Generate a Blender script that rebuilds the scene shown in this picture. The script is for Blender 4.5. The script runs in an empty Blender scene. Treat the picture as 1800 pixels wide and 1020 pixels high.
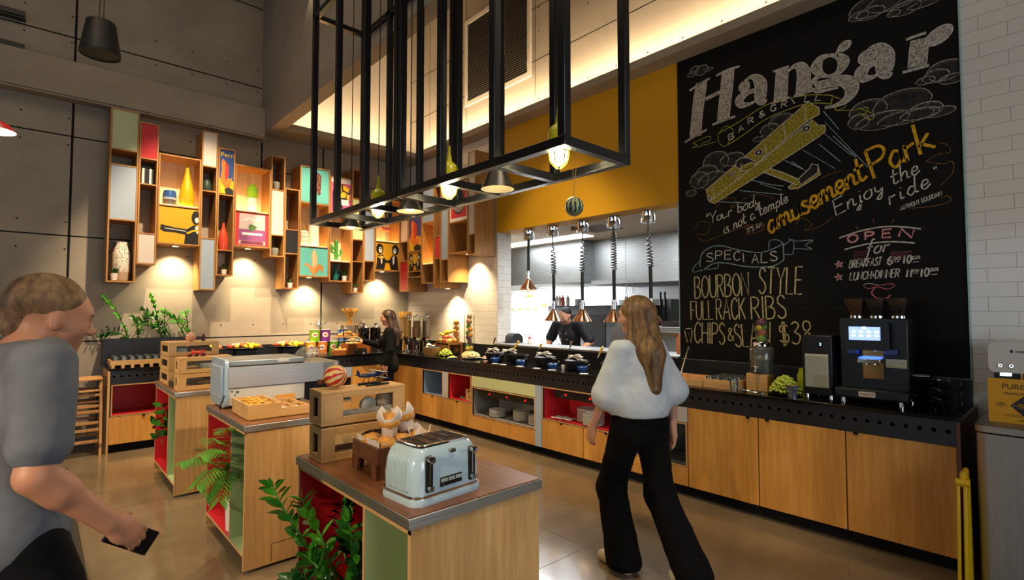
import bpy, bmesh, math, random
import numpy as np
from mathutils import Vector, Matrix, noise
random.seed(7)
S = bpy.context.scene
C = S.collection
R = math.radians
# ------------------------------------------------------------------ camera
YAW, PIT, HC, FPX = R(42.276), R(2.3617), 1.6, 915.04
cd = bpy.data.cameras.new('camera'); cam = bpy.data.objects.new('camera', cd); C.objects.link(cam)
cam.location = (0, 0, HC); cam.rotation_euler = (R(90) + PIT, 0, -YAW)
cd.sensor_width = 36; cd.lens = FPX / 1800 * 36; cd.clip_start = .05; cd.clip_end = 60
S.camera = cam
# ------------------------------------------------------------------ world and exposure
S.view_settings.view_transform = 'Standard'; S.view_settings.look = 'None'
S.view_settings.gamma = 1; S.view_settings.use_curve_mapping = False
S.view_settings.exposure = 0.0
W = bpy.data.worlds.new('world'); S.world = W; W.use_nodes = True
W.node_tree.nodes['Background'].inputs[0].default_value = (.55, .62, .75, 1)
W.node_tree.nodes['Background'].inputs[1].default_value = .03
S.cycles.max_bounces = 8; S.cycles.diffuse_bounces = 3; S.cycles.glossy_bounces = 4
S.cycles.transmission_bounces = 6; S.cycles.transparent_max_bounces = 10
S.cycles.sample_clamp_indirect = 4; S.cycles.caustics_reflective = False; S.cycles.caustics_refractive = False
# ------------------------------------------------------------------ lights of the room and added fill
def light(kind, name, loc, energy, col, aim=None, size=.3, size_y=None, spot=60, blend=.5):
    d = bpy.data.lights.new(name, kind); d.energy = energy; d.color = col
    o = bpy.data.objects.new(name, d); C.objects.link(o); o.location = loc
    if kind == 'AREA':
        d.size = size
        if size_y: d.shape = 'RECTANGLE'; d.size_y = size_y
    elif kind == 'SPOT':
        d.spot_size = R(spot); d.spot_blend = blend; d.shadow_soft_size = size
    else: d.shadow_soft_size = size
    if aim is not None:
        o.rotation_euler = (Vector(aim) - Vector(loc)).to_track_quat('-Z', 'Y').to_euler()
    return o
WARM = (1, .74, .42); WARM2 = (1, .77, .50); COOL = (.62, .80, 1); NEUT = (.93, .97, 1)
light('AREA', 'daylight_side', (-6.2, 2.5, 2.2), 75, COOL, (4, 2.8, .8), 5, 2.2)
light('AREA', 'daylight_behind', (1.5, -5.2, 2.2), 170, (.78, .88, 1), (1.2, 4, .9), 4, 2.2)
light('AREA', 'warm_fill', (.2, 3.2, 6.9), 85, WARM2, (.2, 3.2, 0), 4.0, 5.0)  # added warm fill, in place of lamps elsewhere in the restaurant
for x, y, tx, ty, e in ((1.1, .2, 1.27, 2.1, 260), (2.9, .5, 2.7, 2.0, 110), (.3, 4.2, 1.2, 4.1, 380), (.4, 6.0, 1.2, 5.9, 420),
                        (2.9, 4.6, 3.4, 5.6, 560), (2.9, 2.9, 4.4, 4.3, 420), (2.4, 6.2, 2.7, 7.6, 480), (3.6, 6.0, 4.1, 7.3, 520), (-.6, 4.0, -.2, 5.6, 160), (1.5, 5.6, 1.5, 8.3, 1300), (2.9, 5.6, 2.9, 8.3, 1300), (3.2, 4.2, 4.8, 4.6, 420)):
    light('SPOT', 'ceiling_and_fill_spot', (x, y, 5.6), e, WARM2, (tx, ty, .8), .05, spot=46, blend=.6)  # the strongest pair is added to brighten the back wall
for y, ty, e in ((.9, 1.95, 330), (3.0, 3.9, 330), (5.0, 5.8, 330)): light('SPOT', 'dining_pendant', (-2.2, y, 2.1), e, WARM2, (1.0, ty, .5), .08, spot=44, blend=.9)
light('SPOT', 'ceiling_and_fill_spot', (2.9, 1.6, 5.6), 420, WARM2, (4.35, 1.9, .95), .05, spot=26, blend=.8)  # added spot that lifts the counter below the chalkboard, no fixture of its own
light('SPOT', 'ceiling_and_fill_spot', (2.0, .4, 5.0), 800, WARM2, (1.35, 4.1, 1.1), .05, spot=24, blend=.8)  # added spot to warm the steel of the conveyor toaster
light('AREA', 'kitchen_light', (6.01, 5.85, 2.72), 50, NEUT, (6.01, 5.85, 0), .3, 1.8)
light('AREA', 'kitchen_light', (5.7, 3.6, 2.72), 70, NEUT, (5.7, 3.6, 0), .3, 1.4)
light('AREA', 'kitchen_hood_light', (7.2, 7.0, 2.05), 1300, NEUT, (7.9, 7.0, .9), .3, 6)
light('AREA', 'cove_wash', (4.72, 4.6, 4.36), 85, WARM2, (4.9, 4.6, 6.0), 6.0, .06)
light('AREA', 'cove_wash_end', (3.6, 7.75, 4.36), 34, WARM2, (3.6, 8.2, 6.0), 2.0, .06)

# ------------------------------------------------------------------ photograph pixels to points on known planes of the room
_f = Vector((math.sin(YAW) * math.cos(PIT), math.cos(YAW) * math.cos(PIT), math.sin(PIT)))
_r = Vector((math.cos(YAW), -math.sin(YAW), 0)); _u = _r.cross(_f)
def at(px, py, ax, val):
    d = _f + _r * ((px - 900) / FPX) + _u * ((510 - py) / FPX)
    i = 'xyz'.index(ax); o = Vector((0, 0, HC))
    return o + d * ((val - o[i]) / d[i])
# ------------------------------------------------------------------ materials
def lin(h):
    if isinstance(h, str):
        h = h.lstrip('#'); c = [int(h[i:i + 2], 16) / 255 for i in (0, 2, 4)]
        return tuple(x / 12.92 if x <= .04045 else ((x + .055) / 1.055) ** 2.4 for x in c)
    return tuple(h)
_m = {}
def mat(name, col='#808080', rough=.5, metal=0., col2=None, nscale=8., stretch=(1, 1, 1), bump=0., emit=0., trans=0., coat=0., spec=.5, ior=1.45, detail=4., lo=.35, hi=.65, alpha=1., bscale=None):
    if name in _m: return _m[name]
    m = bpy.data.materials.new(name); m.use_nodes = True; nt = m.node_tree; b = nt.nodes['Principled BSDF']
    c = (*lin(col), 1)
    b.inputs['Base Color'].default_value = c; b.inputs['Roughness'].default_value = rough; b.inputs['Metallic'].default_value = metal
    b.inputs['IOR'].default_value = ior; b.inputs['Specular IOR Level'].default_value = spec
    b.inputs['Transmission Weight'].default_value = trans; b.inputs['Coat Weight'].default_value = coat; b.inputs['Coat Roughness'].default_value = .08
    b.inputs['Alpha'].default_value = alpha
    if emit: b.inputs['Emission Color'].default_value = c; b.inputs['Emission Strength'].default_value = emit
    if col2 or bump:
        tc = nt.nodes.new('ShaderNodeTexCoord'); mp = nt.nodes.new('ShaderNodeMapping'); n = nt.nodes.new('ShaderNodeTexNoise')
        mp.inputs['Scale'].default_value = stretch
        nt.links.new(tc.outputs['Object'], mp.inputs[0]); nt.links.new(mp.outputs[0], n.inputs['Vector'])
        n.inputs['Scale'].default_value = nscale; n.inputs['Detail'].default_value = detail; n.inputs['Roughness'].default_value = .6
        if col2:
            rp = nt.nodes.new('ShaderNodeValToRGB'); rp.color_ramp.elements[0].position = lo; rp.color_ramp.elements[1].position = hi
            rp.color_ramp.elements[0].color = c; rp.color_ramp.elements[1].color = (*lin(col2), 1)
            nt.links.new(n.outputs[0], rp.inputs[0]); nt.links.new(rp.outputs[0], b.inputs['Base Color'])
            if emit: nt.links.new(rp.outputs[0], b.inputs['Emission Color'])
        if bump:
            n2 = n
            if bscale:
                n2 = nt.nodes.new('ShaderNodeTexNoise'); n2.inputs['Scale'].default_value = bscale; nt.links.new(mp.outputs[0], n2.inputs['Vector'])
            bp = nt.nodes.new('ShaderNodeBump'); bp.inputs['Strength'].default_value = bump; bp.inputs['Distance'].default_value = .02
            nt.links.new(n2.outputs[0], bp.inputs['Height']); nt.links.new(bp.outputs[0], b.inputs['Normal'])
    _m[name] = m
    return m
def wood(name, c1, c2, grain='z', rough=.4, sc=3., coat=.0, st=14, knots=False):
    """veneer: a noise stretched along the grain, with slow figure on top"""
    if name in _m: return _m[name]
    s = {'x': (1, st, st), 'y': (st, 1, st), 'z': (st, st, 1)}[grain]
    m = mat(name, c1, rough, 0, c2, sc, s, coat=coat, detail=6, lo=.3, hi=.72)
    nt = m.node_tree; b = nt.nodes['Principled BSDF']
    rp = [n for n in nt.nodes if n.type == 'VALTORGB'][0]; tc = [n for n in nt.nodes if n.type == 'TEX_COORD'][0]
    mp = nt.nodes.new('ShaderNodeMapping'); s2 = {'x': (.6, 3, 3), 'y': (3, .6, 3), 'z': (3, 3, .6)}[grain]; mp.inputs['Scale'].default_value = s2
    n = nt.nodes.new('ShaderNodeTexNoise'); n.inputs['Scale'].default_value = 1.1; n.inputs['Distortion'].default_value = 1.2
    nt.links.new(tc.outputs['Object'], mp.inputs[0]); nt.links.new(mp.outputs[0], n.inputs['Vector'])
    mx = nt.nodes.new('ShaderNodeMix'); mx.data_type = 'RGBA'; mx.blend_type = 'MULTIPLY'
    r2 = nt.nodes.new('ShaderNodeValToRGB'); r2.color_ramp.elements[0].color = (.72, .68, .62, 1); r2.color_ramp.elements[1].color = (1, 1, 1, 1)
    r2.color_ramp.elements[0].position = .32; r2.color_ramp.elements[1].position = .6
    nt.links.new(n.outputs[0], r2.inputs[0])
    mx.inputs[0].default_value = .8
    nt.links.new(rp.outputs[0], mx.inputs[6]); nt.links.new(r2.outputs[0], mx.inputs[7]); nt.links.new(mx.outputs[2], b.inputs['Base Color'])
    return m
PLY = wood('birch_plywood', '#c98a3c', '#e0a654', 'z', .38)
PLYX = wood('birch_plywood_flat', '#c98a3c', '#dfa654', 'x', .4)
PLYF = wood('island_plywood', '#c2935a', '#dcb378', 'z', .4)
EDGE = mat('plywood_edge', '#b98a52', .6, 0, '#d2a670', 60, (1, 1, 6))
OAK = wood('shelf_oak', '#a9763c', '#c18c4e', 'z', .5)
BIRCH = wood('pale_birch', '#e6cfa8', '#f0dfbe', 'z', .5)
BAMB = wood('bamboo', '#c99a5c', '#ddb377', 'x', .42, 3, 0, 18)
BAMBY = wood('bamboo_cross', '#c99a5c', '#ddb377', 'y', .42, 3, 0, 18)
WALN = wood('walnut', '#6b4329', '#8d5d3b', 'y', .38, 3)
WALD = wood('dark_walnut', '#5a3826', '#7a4d33', 'x', .4, 3)
ACAC = wood('acacia', '#8a4a1e', '#b3692d', 'x', .4, 3)
STEEL = mat('brushed_steel', '#c9c5be', .42, 1, '#b5b1aa', 3, (1, 1, 60))
STEELX = mat('kitchen_steel', '#9da0a0', .5, 1, '#8d9091', 4, (1, 1, 20))
STEELB = mat('bin_steel', '#a0968a', .5, 1, '#aaa094', 4, (30, 30, 1))
CHROME = mat('chrome', '#d8d8d8', .08, 1)
COPPER = mat('copper_cone', '#d6a383', .14, 1)
BLK = mat('black_laminate', '#17171a', .38)
BLKG = mat('black_counter', '#0d0d0e', .12, spec=.5)
BLKM = mat('black_plastic', '#101011', .4)
BLKD = mat('void_black', '#030303', .9)
FRAME = mat('black_steel_tube', '#0a0b0e', .32, 0, coat=.3)
RED = mat('coral_red_panel', '#c8282f', .4)
GRN = mat('sage_green_panel', '#a9bd8c', .45)
GRNP = mat('pale_green_panel', '#c7cd97', .5)
BLU = mat('pale_blue_panel', '#9fadbd', .5)
BLU2 = mat('blue_grey_niche', '#7d93ab', .5)
GRY = mat('grey_niche', '#85827e', .55)
DGRY = mat('charcoal_niche', '#3e4043', .55)
WHT = mat('white_panel', '#cfc4b8', .5)
LGRY = mat('light_grey_panel', '#b9b3ae', .5)
PORC = mat('white_porcelain', '#e9e4da', .15, coat=.3)
def thin_glass(name, tint, refl, dif=.02, dc=(.9, .92, .9, 1)):
    """clear sheet: lets light and sight through, mirrors more at a slant"""
    m = bpy.data.materials.new(name); m.use_nodes = True; nt = m.node_tree; nt.nodes.remove(nt.nodes['Principled BSDF']); L = nt.links.new
    tr = nt.nodes.new('ShaderNodeBsdfTransparent'); tr.inputs[0].default_value = (*lin(tint), 1); gl = nt.nodes.new('ShaderNodeBsdfGlossy'); gl.inputs['Roughness'].default_value = .04
    lw = nt.nodes.new('ShaderNodeLayerWeight'); lw.inputs[0].default_value = refl; df = nt.nodes.new('ShaderNodeBsdfDiffuse'); df.inputs[0].default_value = dc; m2 = nt.nodes.new('ShaderNodeMixShader'); m2.inputs[0].default_value = dif; L(tr.outputs[0], m2.inputs[1]); L(df.outputs[0], m2.inputs[2]); mx = nt.nodes.new('ShaderNodeMixShader')  # pale diffuse share stands in for sparkle and for light in the water
    L(lw.outputs['Fresnel'], mx.inputs[0]); L(m2.outputs[0], mx.inputs[1]); L(gl.outputs[0], mx.inputs[2]); L(mx.outputs[0], nt.nodes['Material Output'].inputs[0]); _m[name] = m
    return m
GLASS = thin_glass('clear_glass', '#e9efec', .38, .07)
ACRY = thin_glass('clear_acrylic', '#f7f8f5', .06)
DARKP = mat('black_front_panel', '#1d1d1f', .5)
PAPER = mat('paper', '#e4ddd0', .7)
LEAF = mat('zz_leaf', '#2f7a1d', .3, 0, '#5aa62a', 3, coat=.2)
LEAFD = mat('zz_leaf_dark', '#173f17', .28, 0, '#2d6b22', 3, coat=.25)
LEAFP = mat('palm_leaf', '#3a7a22', .38, 0, '#58952f', 4)
STEM = mat('plant_stem', '#4c7d2a', .45)
LAMPW = mat('lamp_glow', '#ffdf9e', .5, emit=14)
LEDW = mat('led_puck', '#ffd890', .5, emit=22)
# ------------------------------------------------------------------ objects
def tag(o, label=None, cat=None, group=None, kind=None):
    if label: o['label'] = label
    if cat: o['category'] = cat
    if group: o['group'] = group
    if kind: o['kind'] = kind
    return o
def thing(name, label, cat, loc=(0, 0, 0), rz=0, group=None):
    o = bpy.data.objects.new(name, None); C.objects.link(o); o.location = loc; o.rotation_euler = (0, 0, rz); o.empty_display_size = .1
    return tag(o, label, cat, group)
def dup(root, loc, rz=None, label=None, scale=None, group=None):
    r = root.copy(); C.objects.link(r); r.location = loc
    if rz is not None: r.rotation_euler = (0, 0, rz)
    if scale: r.scale = (scale,) * 3 if not isinstance(scale, tuple) else scale
    if label: r['label'] = label
    if group: r['group'] = group
    def kids(a, b):
        for ch in list(a.children):
            c = ch.copy(); C.objects.link(c); c.parent = b; kids(ch, c)
    kids(root, r)
    return r
def basis(d):
    d = Vector(d).normalized(); a = Vector((0, 0, 1)) if abs(d.z) < .9 else Vector((1, 0, 0))
    u = d.cross(a).normalized(); return u, d.cross(u).normalized()
class B:
    """collects shapes into one mesh; mi = material slot"""
    def __init__(s): s.v = []; s.f = []; s.m = []
    def add(s, vs, fs, mi=0):
        n = len(s.v); s.v += [tuple(x) for x in vs]; s.f += [tuple(i + n for i in f) for f in fs]; s.m += [mi] * len(fs); return s
    def box(s, x0, x1, y0, y1, z0, z1, mi=0):
        return s.add([(x, y, z) for z in (z0, z1) for y in (y0, y1) for x in (x0, x1)],
                     [(0, 2, 3, 1), (4, 5, 7, 6), (0, 1, 5, 4), (2, 6, 7, 3), (0, 4, 6, 2), (1, 3, 7, 5)], mi)
    def cbox(s, c, d, mi=0, rot=None):
        hx, hy, hz = (q / 2 for q in d); vs = [Vector((x, y, z)) for z in (-hz, hz) for y in (-hy, hy) for x in (-hx, hx)]
        if rot is not None: vs = [rot @ v for v in vs]
        return s.add([v + Vector(c) for v in vs], [(0, 2, 3, 1), (4, 5, 7, 6), (0, 1, 5, 4), (2, 6, 7, 3), (0, 4, 6, 2), (1, 3, 7, 5)], mi)
    def tube(s, pts, r, n=8, mi=0, cap=True):
        pts = [Vector(p) for p in pts]; k = len(pts); rs = r if isinstance(r, (list, tuple)) else [r] * k; vs = []; u0 = None
        for i, p in enumerate(pts):
            d = pts[min(i + 1, k - 1)] - pts[max(i - 1, 0)]
            if d.length < 1e-9: d = Vector((0, 0, 1))
            d.normalize()
            if u0 is None: u, w = basis(d)
            else:
                u = u0 - d * u0.dot(d)
                if u.length < 1e-6: u, _ = basis(d)
                u.normalize(); w = d.cross(u)
            u0 = u
            vs += [p + (u * math.cos(2 * math.pi * j / n) + w * math.sin(2 * math.pi * j / n)) * rs[i] for j in range(n)]
        fs = [(i * n + j, i * n + (j + 1) % n, (i + 1) * n + (j + 1) % n, (i + 1) * n + j) for i in range(k - 1) for j in range(n)]
        if cap: fs += [tuple(reversed(range(n))), tuple(range((k - 1) * n, k * n))]
        return s.add(vs, fs, mi)
    def lathe(s, prof, c=(0, 0, 0), n=24, mi=0, ax=None, flute=0, fn=0):
        """prof: (radius, height) list"""
        c = Vector(c); A = Vector(ax or (0, 0, 1)).normalized(); u, w = (Vector((1, 0, 0)), Vector((0, 1, 0))) if ax is None else basis(A)
        vs = []; fs = []; rows = []
        for r, h in prof:
            if r < 1e-6: rows.append([len(vs)]); vs.append(c + A * h)
            else:
                rows.append(list(range(len(vs), len(vs) + n)))
                for j in range(n):
                    a = 2 * math.pi * j / n; q = r * (1 + (flute * math.cos(fn * a) if flute else 0))
                    vs.append(c + A * h + (u * math.cos(a) + w * math.sin(a)) * q)
        for a, b in zip(rows, rows[1:]):
            for j in range(n):
                k = (j + 1) % n
                if len(a) == 1 and len(b) == 1: break
                if len(a) == 1: fs.append((a[0], b[k], b[j]))
                elif len(b) == 1: fs.append((a[j], a[k], b[0]))
                else: fs.append((a[j], a[k], b[k], b[j]))
        return s.add(vs, fs, mi)
    def ball(s, c, r, n=12, mi=0, sc=(1, 1, 1), rot=None, jit=0., seed=0):
        c = Vector(c); vs = []; fs = []; k = max(4, n // 2)
        rows = []
        for i in range(k + 1):
            t = math.pi * i / k
            ring = [Vector((0, 0, math.cos(t)))] if i in (0, k) else [Vector((math.sin(t) * math.cos(2 * math.pi * j / n), math.sin(t) * math.sin(2 * math.pi * j / n), math.cos(t))) for j in range(n)]
            rows.append(list(range(len(vs), len(vs) + len(ring))))
            for q in ring:
                p = q * r
                if jit: p = p * (1 + jit * noise.noise(q * 2.2 + Vector((seed * 3.7, seed, 0))))
                p = Vector((p.x * sc[0], p.y * sc[1], p.z * sc[2]))
                if rot is not None: p = rot @ p
                vs.append(c + p)
        for a, b in zip(rows, rows[1:]):
            for j in range(n):
                q = (j + 1) % n
                if len(a) == 1: fs.append((a[0], b[j], b[q]))
                elif len(b) == 1: fs.append((a[j], b[0], a[q]))
                else: fs.append((a[j], b[j], b[q], a[q]))
        return s.add(vs, fs, mi)
    def poly(s, pts, mi=0): return s.add(pts, [tuple(range(len(pts)))], mi)
    def prism(s, pts, d, mi=0):
        """polygon pts (3-D) extruded by vector d"""
        n = len(pts); d = Vector(d); pts = [Vector(p) for p in pts]
        return s.add(pts + [p + d for p in pts], [tuple(reversed(range(n))), tuple(range(n, 2 * n))] + [(i, (i + 1) % n, (i + 1) % n + n, i + n) for i in range(n)], mi)
    def build(s, name, mats, parent=None, world=False, smooth=False, bevel=0., seg=2, sub=0, origin=None, solid=0.):
        v = np.array(s.v, float).reshape(-1, 3)
        off = Vector((0, 0, 0))
        if parent is not None and world:
            p = parent
            while p is not None: off += Vector(p.location); p = p.parent
        elif parent is None:
            off = Vector(origin) if origin is not None else Vector(((v[:, 0].min() + v[:, 0].max()) / 2, (v[:, 1].min() + v[:, 1].max()) / 2, v[:, 2].min()))
        me = bpy.data.meshes.new(name); me.from_pydata([tuple(q) for q in (v - np.array(off))], [], s.f)
        for m in (mats if isinstance(mats, (list, tuple)) else [mats]): me.materials.append(m)
        me.polygons.foreach_set('material_index', s.m)
        bm = bmesh.new(); bm.from_mesh(me); bmesh.ops.recalc_face_normals(bm, faces=bm.faces); bm.to_mesh(me); bm.free()
        o = bpy.data.objects.new(name, me); C.objects.link(o)
        if parent is None: o.location = off
        else: o.parent = parent
        if solid:
            q = o.modifiers.new('solid', 'SOLIDIFY'); q.thickness = solid; q.offset = 0
        if bevel:
            q = o.modifiers.new('bevel', 'BEVEL'); q.width = bevel; q.segments = seg; q.limit_method = 'ANGLE'; q.angle_limit = R(40)
        if sub:
            q = o.modifiers.new('sub', 'SUBSURF'); q.levels = sub; q.render_levels = sub
        if smooth is True: me.polygons.foreach_set('use_smooth', [True] * len(me.polygons))
        elif smooth or bevel:
            me.polygons.foreach_set('use_smooth', [True] * len(me.polygons))
            with_angle(me, R(smooth if smooth else 35))
        return o
def with_angle(me, ang):
    bm = bmesh.new(); bm.from_mesh(me)
    for e in bm.edges:
        e.smooth = not (len(e.link_faces) == 2 and e.calc_face_angle(0) > ang)
    bm.to_mesh(me); bm.free()
def catmull(P, n=6, closed=False):
    P = [Vector(p) for p in P]
    if len(P) < 3: return P
    out = []; k = len(P)
    for i in range(k if closed else k - 1):
        a, b, c, d = (P[(i + j) % k] if closed else P[min(max(i + j, 0), k - 1)] for j in (-1, 0, 1, 2))
        for t in range(n):
            t /= n; out.append(.5 * ((2 * b) + (c - a) * t + (2 * a - 5 * b + 4 * c - d) * t * t + (3 * b - a - 3 * c + d) * t ** 3))
    if not closed: out.append(P[-1])
    return out
def text_mesh(txt, size, sx=1., align='CENTER', font_shear=0.):
    """flat lettering as vertices and faces in its own plane"""
    cu = bpy.data.curves.new('t', 'FONT'); cu.body = txt; cu.size = size; cu.align_x = align; cu.align_y = 'CENTER'; cu.shear = font_shear
    o = bpy.data.objects.new('t', cu); C.objects.link(o); dg = bpy.context.evaluated_depsgraph_get(); dg.update()
    me = bpy.data.meshes.new_from_object(o.evaluated_get(dg)); vs = [(v.co.x * sx, v.co.y) for v in me.vertices]; fs = [tuple(p.vertices) for p in me.polygons]
    bpy.data.objects.remove(o); bpy.data.curves.remove(cu); bpy.data.meshes.remove(me)
    return vs, fs
# ================================================================== THE SETTING
def struct(o): return tag(o, kind='structure')
def concrete(name, c1, c2, holes=True, rough=.75):
    m = mat(name, c1, rough, 0, c2, .9, (1, 1, 1.6), bump=.05, bscale=40, detail=8, lo=.3, hi=.7)
    if not holes: return m
    nt = m.node_tree; b = nt.nodes['Principled BSDF']; L = nt.links.new
    tc = nt.nodes.new('ShaderNodeTexCoord'); sp = nt.nodes.new('ShaderNodeSeparateXYZ'); L(tc.outputs['Object'], sp.inputs[0])
    ds = []
    def mth(op, a, v=None, c=None):
        n = nt.nodes.new('ShaderNodeMath'); n.operation = op
        for i, q in enumerate((a, v, c)):
            if q is None: continue
            if isinstance(q, (int, float)): n.inputs[i].default_value = q
            else: L(q, n.inputs[i])
        return n.outputs[0]
    mask = None
    hz = mth('PINGPONG', sp.outputs[2], .625); hz = mth('ABSOLUTE', mth('SUBTRACT', hz, .16))
    best = None
    for ax in (0, 1):
        q = mth('ABSOLUTE', mth('SUBTRACT', mth('PINGPONG', sp.outputs[ax], .42), .21))
        ds.append(q)
    # the wall is flat in one of x, y: there that axis is constant, so only the smaller of both distances matters on each wall
    dd = mth('SQRT', mth('ADD', mth('POWER', hz, 2), mth('POWER', ds[0 if 'back' in name else 1], 2)))
    k = mth('LESS_THAN', dd, .011)
    mx = nt.nodes.new('ShaderNodeMix'); mx.data_type = 'RGBA'; mx.inputs[7].default_value = (.03, .025, .02, 1)
    src = b.inputs['Base Color'].links[0].from_socket
    L(k, mx.inputs[0]); L(src, mx.inputs[6]); L(mx.outputs[2], b.inputs['Base Color'])
    return m
CON = concrete('back_wall_concrete', '#8b8070', '#a99c88')
CON2 = concrete('side_wall_concrete', '#a19280', '#b7a891')
CONB = concrete('beam_concrete', '#8d8170', '#a59885', False)
CONC = concrete('cast_concrete', '#948a7d', '#a89d8f', False)
GAP = mat('joint_gap', '#090807', .9)
def tile_mat(name, ax, c, mortar, tw=.30, th=.10):
    m = mat(name, c, .16, coat=.2)
    nt = m.node_tree; b = nt.nodes['Principled BSDF']; L = nt.links.new
    tc = nt.nodes.new('ShaderNodeTexCoord'); sp = nt.nodes.new('ShaderNodeSeparateXYZ'); cb = nt.nodes.new('ShaderNodeCombineXYZ'); br = nt.nodes.new('ShaderNodeTexBrick')
    L(tc.outputs['Object'], sp.inputs[0]); L(sp.outputs['XYZ'.index(ax)], cb.inputs[0]); L(sp.outputs[2], cb.inputs[1]); L(cb.outputs[0], br.inputs['Vector'])
    br.inputs['Color1'].default_value = (*lin(c), 1); br.inputs['Color2'].default_value = (*[x * .96 for x in lin(c)], 1); br.inputs['Mortar'].default_value = (*lin(mortar), 1)
    br.inputs['Scale'].default_value = 1; br.inputs['Brick Width'].default_value = tw; br.inputs['Row Height'].default_value = th
    br.inputs['Mortar Size'].default_value = .0022; br.inputs['Mortar Smooth'].default_value = .3
    bp = nt.nodes.new('ShaderNodeBump'); bp.inputs['Strength'].default_value = .35; bp.inputs['Distance'].default_value = .004; bp.invert = True
    ns = nt.nodes.new('ShaderNodeTexNoise'); ns.inputs['Scale'].default_value = 5; L(cb.outputs[0], ns.inputs['Vector'])
    ad = nt.nodes.new('ShaderNodeMath'); ad.operation = 'MULTIPLY_ADD'; ad.inputs[1].default_value = .35
    L(ns.outputs[0], ad.inputs[0]); L(br.outputs['Fac'], ad.inputs[2])
    L(br.outputs['Color'], b.inputs['Base Color']); L(ad.outputs[0], bp.inputs['Height']); L(bp.outputs[0], b.inputs['Normal'])
    return m
TILE = tile_mat('white_subway_tile', 'Y', '#ded6ca', '#a89f93')
TILEX = tile_mat('reveal_tile', 'X', '#e2dfd9', '#a5a29c', .2, .1)
TILEK = tile_mat('kitchen_tile', 'Y', '#eef0f0', '#c5c8c8', .3, .1)
# ---- floor: polished concrete
FLO = mat('polished_concrete', '#6f5f49', .17, 0, '#85745a', 2.2, bump=.012, bscale=30, detail=9, lo=.3, hi=.7, coat=.35)
def _speck():
    nt = FLO.node_tree; b = nt.nodes['Principled BSDF']; L = nt.links.new
    tc = nt.nodes.new('ShaderNodeTexCoord'); v = nt.nodes.new('ShaderNodeTexVoronoi'); v.inputs['Scale'].default_value = 26
    L(tc.outputs['Object'], v.inputs['Vector'])
    lt = nt.nodes.new('ShaderNodeMath'); lt.operation = 'LESS_THAN'; lt.inputs[1].default_value = .10; L(v.outputs['Distance'], lt.inputs[0])
    mx = nt.nodes.new('ShaderNodeMix'); mx.data_type = 'RGBA'; mx.inputs[7].default_value = (.30, .26, .2, 1)
    sc = nt.nodes.new('ShaderNodeMath'); sc.operation = 'MULTIPLY'; sc.inputs[1].default_value = .45; L(lt.outputs[0], sc.inputs[0])
    src = b.inputs['Base Color'].links[0].from_socket; L(sc.outputs[0], mx.inputs[0]); L(src, mx.inputs[6]); L(mx.outputs[2], b.inputs['Base Color'])
_speck()
b = B(); b.box(-7, 9, -6, 10.3, -.12, 0)
for q in (2.33, 5.34): b.box(-7, 4.2, q - .002, q + .002, 0, .0006, 1)
for q in (2.8, -.9): b.box(q - .002, q + .002, -6, 7.4, 0, .0006, 1)
struct(b.build('floor', [FLO, mat('floor_joint', '#3a3128', .5)], origin=(0, 0, 0)))
# ---- back wall with open panel joints
b = B(); b.box(-7, 4.88, 8.12, 8.3, 0, 7.2)
YJ = 8.119
for z, x0, x1 in ((3.70, -7, 4.88), (2.50, -7, 4.88), (1.24, -7, 4.88), (4.905, -7, 2.37), (6.1, -7, 2.37)):
    b.box(x0, x1, YJ, 8.121, z - .008, z + .008, 1)
for x, z0, z1 in ((.245, 0, 7.2), (3.303, 0, 4.2), (-2.6, 0, 7.2), (2.38, 2.6, 4.1)):
    b.box(x - .012, x + .012, YJ, 8.121, z0, z1, 1)
struct(b.build('wall_back', [CON, GAP], origin=(0, 8.12, 0)))
# ---- side walls and ceiling, mostly outside the picture
b = B(); b.box(-7.15, -7, -6, 8.3, 0, 1.0); b.box(-7.15, -7, -6, 8.3, 4.2, 7.2); b.box(-7.15, -7, -6, -1.5, 1.0, 4.2); b.box(-7.15, -7, 6.5, 8.3, 1.0, 4.2)
struct(b.build('wall_left', [CONC], origin=(-7, 0, 0)))
b = B(); b.box(-7, 9, -6, 8.4, 7.2, 7.35); struct(b.build('ceiling', [mat('ceiling_dark', '#4d4842', .8)], origin=(0, 0, 7.2)))
b = B(); b.box(-7, -1.4, -6.15, -6, 0, 7.2); b.box(4.4, 9, -6.15, -6, 0, 7.2); b.box(-1.4, 4.4, -6.15, -6, 3.6, 7.2); b.box(-1.4, 4.4, -6.15, -6, 0, .9)
struct(b.build('wall_front', [CONC], origin=(0, -6, 0)))
# ---- beams
b = B(); b.box(-7, 2.365, 7.93, 8.12, 4.13, 4.55); b.box(-7, 2.365, 7.945, 8.12, 4.105, 4.13)
struct(b.build('beam_back', [CONB], origin=(0, 8, 4.1), bevel=.006))
b = B(); b.box(2.365, 2.545, 2.9, 8.12, 4.2, 7.2); struct(b.build('wall_bulkhead', [CONC], origin=(2.4, 5, 4.2), bevel=.008))
b = B(); b.box(2.545, 4.655, 7.56, 8.12, 4.2, 4.287); b.box(4.655, 4.88, -2.2, 8.12, 4.2, 4.287)
struct(b.build('beam_ledge', [CONB], origin=(4.7, 5, 4.2), bevel=.006))
b = B(); b.box(4.88, 5.14, -2.2, 8.12, 4.287, 7.2)
for z in (4.99, 5.72): b.box(4.879, 4.881, -2.2, 8.12, z - .005, z + .005, 1)
for y in (1.2, 3.40, 4.9, 6.43, 7.47): b.box(4.879, 4.881, y - .004, y + .004, 4.287, 7.2, 1)
struct(b.build('wall_right_upper', [CON2, GAP], origin=(4.88, 0, 4.287)))
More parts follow.
